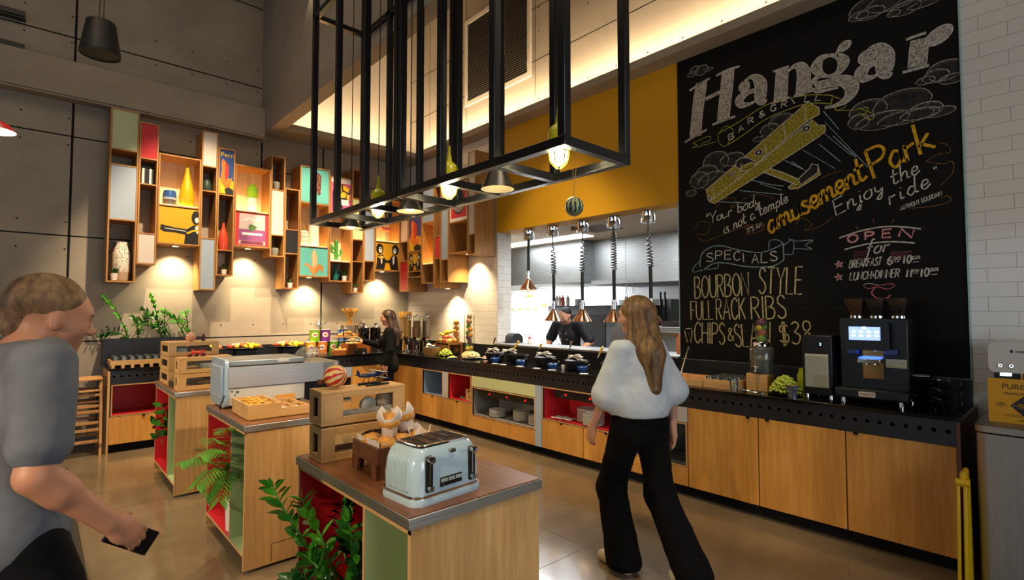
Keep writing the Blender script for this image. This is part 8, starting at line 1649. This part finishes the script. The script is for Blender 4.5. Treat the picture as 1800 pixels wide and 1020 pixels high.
# ---- woman in the black suit at the urns (local +x is the way she faces)
SK1 = skin_mats('skin_fair', '#c98f6f'); HAIRD = mat('dark_brown_hair', '#2a1a10', .45, 0, '#7a5636', 4, (9, 9, 1.2), lo=.45, hi=.75); SUIT = mat('black_suit', '#060607', .85, spec=.25)
hc = (.045, 0, 1.50); hp, hf, hR = head(hc, .05, .10, .93, True)
J = dict(Sl=(0, .165, 1.30), El=(-.01, .205, 1.04), Wl=(.045, .20, .83), Sr=(.01, -.165, 1.30), Er=(.19, -.19, 1.09), Wr=(.40, -.10, 1.155), Hl=(0, .085, .83), Kl=(.015, .08, .45), Al=(-.03, .075, .085), Tl=(.10, .085, .032), Hr=(0, -.085, .83), Kr=(.05, -.08, .46), Ar=(.05, -.08, .085), Tr=(.17, -.09, .032))
body = torso(.86, 1.0, 1.17, 1.31, .165, .092, .03, True) + limbs(J, (.046, .036, .024, .078, .052, .034)) + [('c', (.012, 0, 1.32), (.03, 0, 1.42), .048, .046, .03)] + hp + hand(J['Wl'], (.12, .0, -1), (0, -1, 0), .5, -1, .92) + hand(J['Wr'], (1, .15, -.02), (0, .25, .97), .55, 1, .92)
w1 = fmesh('person', body, .008, SK1, paint=facepaint(hf, .93)); place(w1, (3.90, 6.99, 0), R(146), 'woman in a black suit with long brown hair, reaching out at the black urns')
jac = torso(.84, 1.0, 1.17, 1.31, .165, .097, .03, True, .165) + [('e', (.0, 0, .78), (.115, .17, .12), None, .05)]
for s in 'lr': jac += [('c', J['S' + s], J['E' + s], .056, .048, .04), ('c', J['E' + s], tuple(np.array(J['W' + s]) * .92 + np.array(J['E' + s]) * .08), .047, .036, .02)]
fmesh('blazer', jac, .009, [SUIT], w1, .008, [((0, 0, -1), -.70), ((.35, 0, 1), 1.385)], wr=.004)
fmesh('shirt_front', [('c', (.055, 0, 1.30), (.10, 0, 1.18), .035, .03, .02)], .008, [mat('pale_shirt', '#cdbfc0', .7)], w1)
leg = [('e', (.0, 0, .84), (.10, .155, .12), None, .05)]
for s in 'lr': leg += [('c', J['H' + s], J['K' + s], .083, .06, .03), ('c', J['K' + s], tuple(np.array(J['A' + s]) + np.array([0, 0, .06])), .058, .046, .02)]
fmesh('trousers', leg, .009, [SUIT], w1, .004, [((0, 0, -1), -.125)], wr=.003)
for s in 'lr': fmesh('shoe', [('c', tuple(np.array(J['A' + s]) + np.array([-.03, 0, -.05])), J['T' + s], .034, .028, .02)], .007, [mat('nude_shoe', '#8d6a55', .4)], w1, .002, [((0, 0, -1), 0.002)])
hr = lambda x, y, z: hf(x, y, z)
fmesh('hair', [('e', hr(-.018, 0, .045), (.098, .083, .088), np.array(hR), .03), ('c', hr(-.075, 0, 0), (-.09, 0, 1.25), .065, .07, .05), ('c', (-.09, .02, 1.28), (-.10, .03, 1.10), .07, .035, .04), ('c', hr(-.02, .066, .02), (-.03, .085, 1.30), .028, .03, .03), ('c', hr(-.03, -.066, .02), (-.05, -.085, 1.28), .028, .03, .03), ('e', hr(.105, 0, -.02), (.05, .06, .075), np.array(hR), .01, None, '-')], .008, [HAIRD], w1, 0, wr=.004)
q = B(); q.lathe([(0, 0), (.05, 0), (.095, .014), (.094, .018), (.05, .006), (0, .006)], n=28); o = q.build('plate', [PORC], smooth=40, origin=(0, 0, 0)); hw = w1.matrix_basis @ Vector((.535, -.075, 1.158)); o.location = hw; tag(o, 'white plate held out over the counter by the woman in black', 'plate')
q = fruit('pastry', 'golden pastry on the white plate held by the woman in black', hw + Vector((-.02, .01, .028)), .036, PAS, None, (1.2, 1, .6), jit=.2)
# ---- woman walking in the white blouse
SK2 = skin_mats('skin_light', '#c4927a'); HAIRL = mat('light_brown_hair', '#4a3320', .5, 0, '#94703f', 4, (9, 9, 1.2), lo=.38, hi=.7); TROU = mat('black_trousers', '#040405', .9, spec=.2); BLOU = mat('white_blouse', '#b3bcc4', .75, bump=.15, nscale=14, col2='#bec6cc')
hc = (.03, 0, 1.565); hp, hf, hR = head(hc, .35, .08, .97, True)
J = dict(Sl=(0, .16, 1.365), El=(.06, .212, 1.10), Wl=(.20, .20, .88), Sr=(0, -.16, 1.365), Er=(-.08, -.212, 1.11), Wr=(-.08, -.21, .87), Hl=(.02, .09, .90), Kl=(.16, .085, .49), Al=(.085, .08, .09), Tl=(.225, .085, .03), Hr=(-.01, -.09, .90), Kr=(-.08, -.09, .48), Ar=(-.30, -.095, .135), Tr=(-.20, -.10, .03))
body = torso(.93, 1.07, 1.24, 1.38, .15, .095, .01, True) + limbs(J, (.047, .037, .025, .082, .054, .036)) + [('c', (.006, 0, 1.39), (.016, 0, 1.49), .049, .047, .03)] + hp + hand(J['Wl'], (.35, 0, -1), (0, -1, 0), .55, -1, .95) + hand(J['Wr'], (.1, 0, -1), (0, 1, 0), .5, 1, .95)
w2 = fmesh('person', body, .008, SK2, paint=facepaint(hf, .97)); place(w2, (2.775, 1.88, 0), R(80), 'woman in a white blouse and wide black trousers walking past the buffet counter')
bl = torso(.98, 1.07, 1.24, 1.375, .145, .092, .01, True, .165) + [('e', (-.005, 0, 1.06), (.135, .195, .13), None, .08), ('c', (-.04, .0, 1.25), (-.03, 0, 1.02), .10, .125, .08)]
for s, g in (('l', 1), ('r', -1)):
    e = np.array(J['E' + s]); S_ = np.array(J['S' + s]); bl += [('c', J['S' + s], tuple(S_ + (e - S_) * 1.03), .046, .082, .05)]
fmesh('blouse', bl, .010, [BLOU], w2, .012, [((0, 0, -1), -.965), ((.1, 0, 1), 1.425)], wr=.005)
leg = [('e', (.0, 0, .92), (.118, .170, .14), None, .05), ('c', (.0, -.11, .97), (0, .11, .97), .085, .085, .04), ('c', (-.02, -.085, .86), (-.02, .085, .86), .10, .10, .05)]
for s in 'lr': leg += [('c', J['H' + s], J['K' + s], .092, .085, .03), ('c', J['K' + s], tuple(np.array(J['A' + s]) + np.array([-.02, 0, -.02 if s == 'l' else -.05])), .085, .105, .04)]
fmesh('trousers', leg, .010, [TROU], w2, .004, [((0, 0, -1), -.035), ((0, 0, 1), 1.0)], wr=.006)
for s in 'lr':
    A_, T_ = np.array(J['A' + s]), np.array(J['T' + s]); hl = A_ + (A_ - T_) * np.array([.35, .35, 0]); hl[2] = .035 if s == 'l' else .10
    fmesh('shoe', [('c', tuple(hl), tuple(T_ + np.array([.02, 0, .004])), .038, .034, .02), ('c', tuple(A_ - np.array([0, 0, .02])), tuple(T_ * .5 + A_ * .5), .042, .038, .03)], .007, [mat('cream_shoe', '#c9bda6', .5), mat('white_sole', '#ded8cc', .5)], w2, .003, [((0, 0, -1), .0)], paint=lambda Fc: (Fc[:, 2] < .022).astype(int))
fmesh('hair', [('e', hf(-.022, 0, .045), (.104, .088, .094), np.array(hR), .03), ('c', hf(-.075, 0, .0), (-.10, .01, 1.34), .075, .085, .05), ('c', (-.105, .01, 1.34), (-.125, .02, 1.14), .085, .06, .05), ('c', hf(-.02, .072, .02), (-.03, .10, 1.36), .03, .034, .03), ('c', hf(-.03, -.072, .02), (-.05, -.10, 1.34), .03, .034, .03), ('e', hf(.105, 0, -.02), (.05, .062, .078), np.array(hR), .01, None, '-')], .008, [HAIRL], w2, 0, wr=.006)
# ---- man in the grey T-shirt crossing close to the camera
SK3 = skin_mats('skin_tan', '#b07a5d'); TEE = mat('grey_tshirt', '#565a61', .85, bump=.12, nscale=10, col2='#62666d'); HAIRM = mat('short_brown_hair', '#4d3725', .6, 0, '#8a6a46', 6, (6, 6, 3)); DARK = mat('dark_work_trousers', '#0b0b0d', .85, spec=.25)
hc = (.09, 0, 1.575); hp, hf, hR = head(hc, -.1, .22, 1.02)
J = dict(Sr=(.02, -.185, 1.45), Er=(-.01, -.235, 1.15), Wr=(.165, -.24, .965), Sl=(.0, .185, 1.45), El=(-.10, .25, 1.15), Wl=(-.15, .22, .90), Hl=(-.01, .095, .93), Kl=(-.10, .095, .51), Al=(-.30, .09, .14), Tl=(-.18, .09, .03), Hr=(.01, -.095, .93), Kr=(.16, -.095, .51), Ar=(.18, -.09, .09), Tr=(.34, -.10, .03))
body = torso(.97, 1.12, 1.30, 1.46, .185, .105, .03) + limbs(J, (.056, .046, .031, .088, .06, .04)) + [('c', (.02, 0, 1.46), (.06, 0, 1.54), .062, .06, .03)] + hp + hand(J['Wr'], (.75, .0, -.66), (-.2, .95, -.15), .75, 1, 1.05) + hand(J['Wl'], (-.1, 0, -1), (0, -1, 0), .5, -1, 1.05)
m1 = fmesh('person', body, .008, SK3, paint=facepaint(hf, 1.02)); place(m1, (-.055, 2.17, 0), R(18), 'man in a grey T-shirt striding past with a dark phone in his hand')
te = torso(.99, 1.12, 1.30, 1.46, .185, .108, .03, False, .168) + [('e', (0, 0, .93), (.13, .178, .10), None, .06)]
for s in 'lr': S_, E_ = np.array(J['S' + s]), np.array(J['E' + s]); te += [('c', J['S' + s], tuple(S_ + (E_ - S_) * .72), .062, .066, .04)]
fmesh('tshirt', te, .010, [TEE], m1, .010, [((0, 0, -1), -.86), ((-.25, 0, 1), 1.515)], wr=.006)
leg = [('e', (.0, 0, .95), (.12, .168, .12), None, .05)]
for s in 'lr': leg += [('c', J['H' + s], J['K' + s], .096, .075, .03), ('c', J['K' + s], J['A' + s], .073, .062, .02)]
fmesh('trousers', leg, .010, [DARK], m1, .006, [((0, 0, -1), -.07)], wr=.004)
for s in 'lr':
    A_, T_ = np.array(J['A' + s]), np.array(J['T' + s]); hl = A_ + (A_ - T_) * np.array([.3, .3, 0]); hl[2] = .04 if s == 'r' else .11
    fmesh('shoe', [('c', tuple(hl), tuple(T_ + np.array([.03, 0, .01])), .043, .04, .02), ('c', tuple(A_ - np.array([0, 0, .02])), tuple(T_ * .5 + A_ * .5), .048, .042, .03)], .008, [mat('black_shoe', '#121214', .4)], m1, .003, [((0, 0, -1), 0.0)])
fmesh('hair', [('e', hf(-.024, 0, .055), (.104, .083, .086), np.array(hR), .03), ('c', hf(-.085, 0, .02), hf(-.075, 0, -.04), .04, .035, .03), ('e', hf(.105, 0, -.005), (.06, .085, .085), np.array(hR), .012, None, '-'), ('e', hf(.0, .09, -.03), (.04, .03, .04), np.array(hR), .01, None, '-'), ('e', hf(.0, -.09, -.03), (.04, .03, .04), np.array(hR), .01, None, '-')], .008, [HAIRM], m1, 0, wr=.004)
pw = m1.matrix_basis @ (Vector(J['Wr']) + Vector((.75, 0, -.66)).normalized() * .105 + Vector((-.005, .03, -.005))); q = B(); q.cbox((0, 0, 0), (.15, .009, .074)); o = q.build('phone', [mat('phone_black', '#0b0c0e', .15)], bevel=.003, origin=(0, 0, 0)); o.location = pw; o.rotation_euler = (0, R(37), R(18)); tag(o, 'dark phone in the hand of the man in the grey T-shirt', 'phone')
# ---- chef
SK4 = skin_mats('skin_chef', '#c08a6c'); CHEF = mat('chef_jacket', '#0b0c0e', .75, bump=.1, nscale=12, col2='#101216'); HAIRC = mat('cropped_dark_hair', '#0a0705', .7, 0, '#17110d', 12)
hc = (.20, .02, 1.525); hp, hf, hR = head(hc, -.28, .42, 1.0)
J = dict(Sl=(.10, .21, 1.40), El=(.06, .36, 1.16), Wl=(.28, .26, .985), Sr=(.10, -.21, 1.40), Er=(.08, -.36, 1.17), Wr=(.28, -.26, .985), Hl=(-.03, .095, .92), Kl=(0, .1, .50), Al=(-.03, .1, .09), Tl=(.12, .12, .03), Hr=(-.03, -.095, .92), Kr=(.0, -.1, .50), Ar=(-.03, -.1, .09), Tr=(.12, -.12, .03))
body = torso(.96, 1.11, 1.27, 1.41, .21, .115, .22) + limbs(J, (.056, .046, .031, .088, .06, .04)) + [('c', (.11, 0, 1.41), (.165, 0, 1.49), .062, .06, .03)] + hp + hand(J['Wl'], (1, -.2, -.35), (0, -.2, -1), .4, -1, 1.03) + hand(J['Wr'], (1, .2, -.35), (0, .2, -1), .4, 1, 1.03)
ch = fmesh('person', body, .008, SK4, paint=facepaint(hf, 1.)); place(ch, (5.92, 5.17, 0), R(186), 'chef in a black jacket looking down at his work behind the pass')
jk = torso(.96, 1.11, 1.27, 1.41, .21, .122, .22, False, .172)
for s in 'lr': S_, E_ = np.array(J['S' + s]), np.array(J['E' + s]); jk += [('c', J['S' + s], tuple(S_ + (E_ - S_) * .86), .072, .07, .05)]
fmesh('chef_jacket', jk, .010, [CHEF], ch, .010, [((0, 0, -1), -.80), ((-.3, 0, 1), 1.445)], wr=.006)
q = B()
for y in (-.06, .05):
    for i in range(3): z = 1.28 - .09 * i; q.ball((.225 + .02 * i * 0 + (.22 * (z - .96)) - .07 + .005, y, z), .008, 8)
q.build('button', [mat('jacket_button', '#c9c5bd', .4)], ch)
leg = [('e', (-.02, 0, .93), (.12, .168, .12), None, .05)]
for s in 'lr': leg += [('c', J['H' + s], J['K' + s], .096, .075, .03), ('c', J['K' + s], J['A' + s], .073, .062, .02)]
fmesh('trousers', leg, .010, [DARK], ch, .006, [((0, 0, -1), -.06)])
for s in 'lr': fmesh('shoe', [('c', tuple(np.array(J['A' + s]) + np.array([-.05, 0, -.045])), J['T' + s], .043, .04, .03)], .008, [mat('black_shoe', '#121214', .4)], ch, .003, [((0, 0, -1), 0)])
fmesh('hair', [('e', hf(-.026, 0, .055), (.097, .079, .079), np.array(hR), .03), ('c', hf(-.08, 0, .02), hf(-.075, 0, -.03), .035, .032, .03), ('e', hf(.105, 0, -.005), (.06, .085, .085), np.array(hR), .012, None, '-')], .008, [HAIRC], ch, 0, wr=.002)
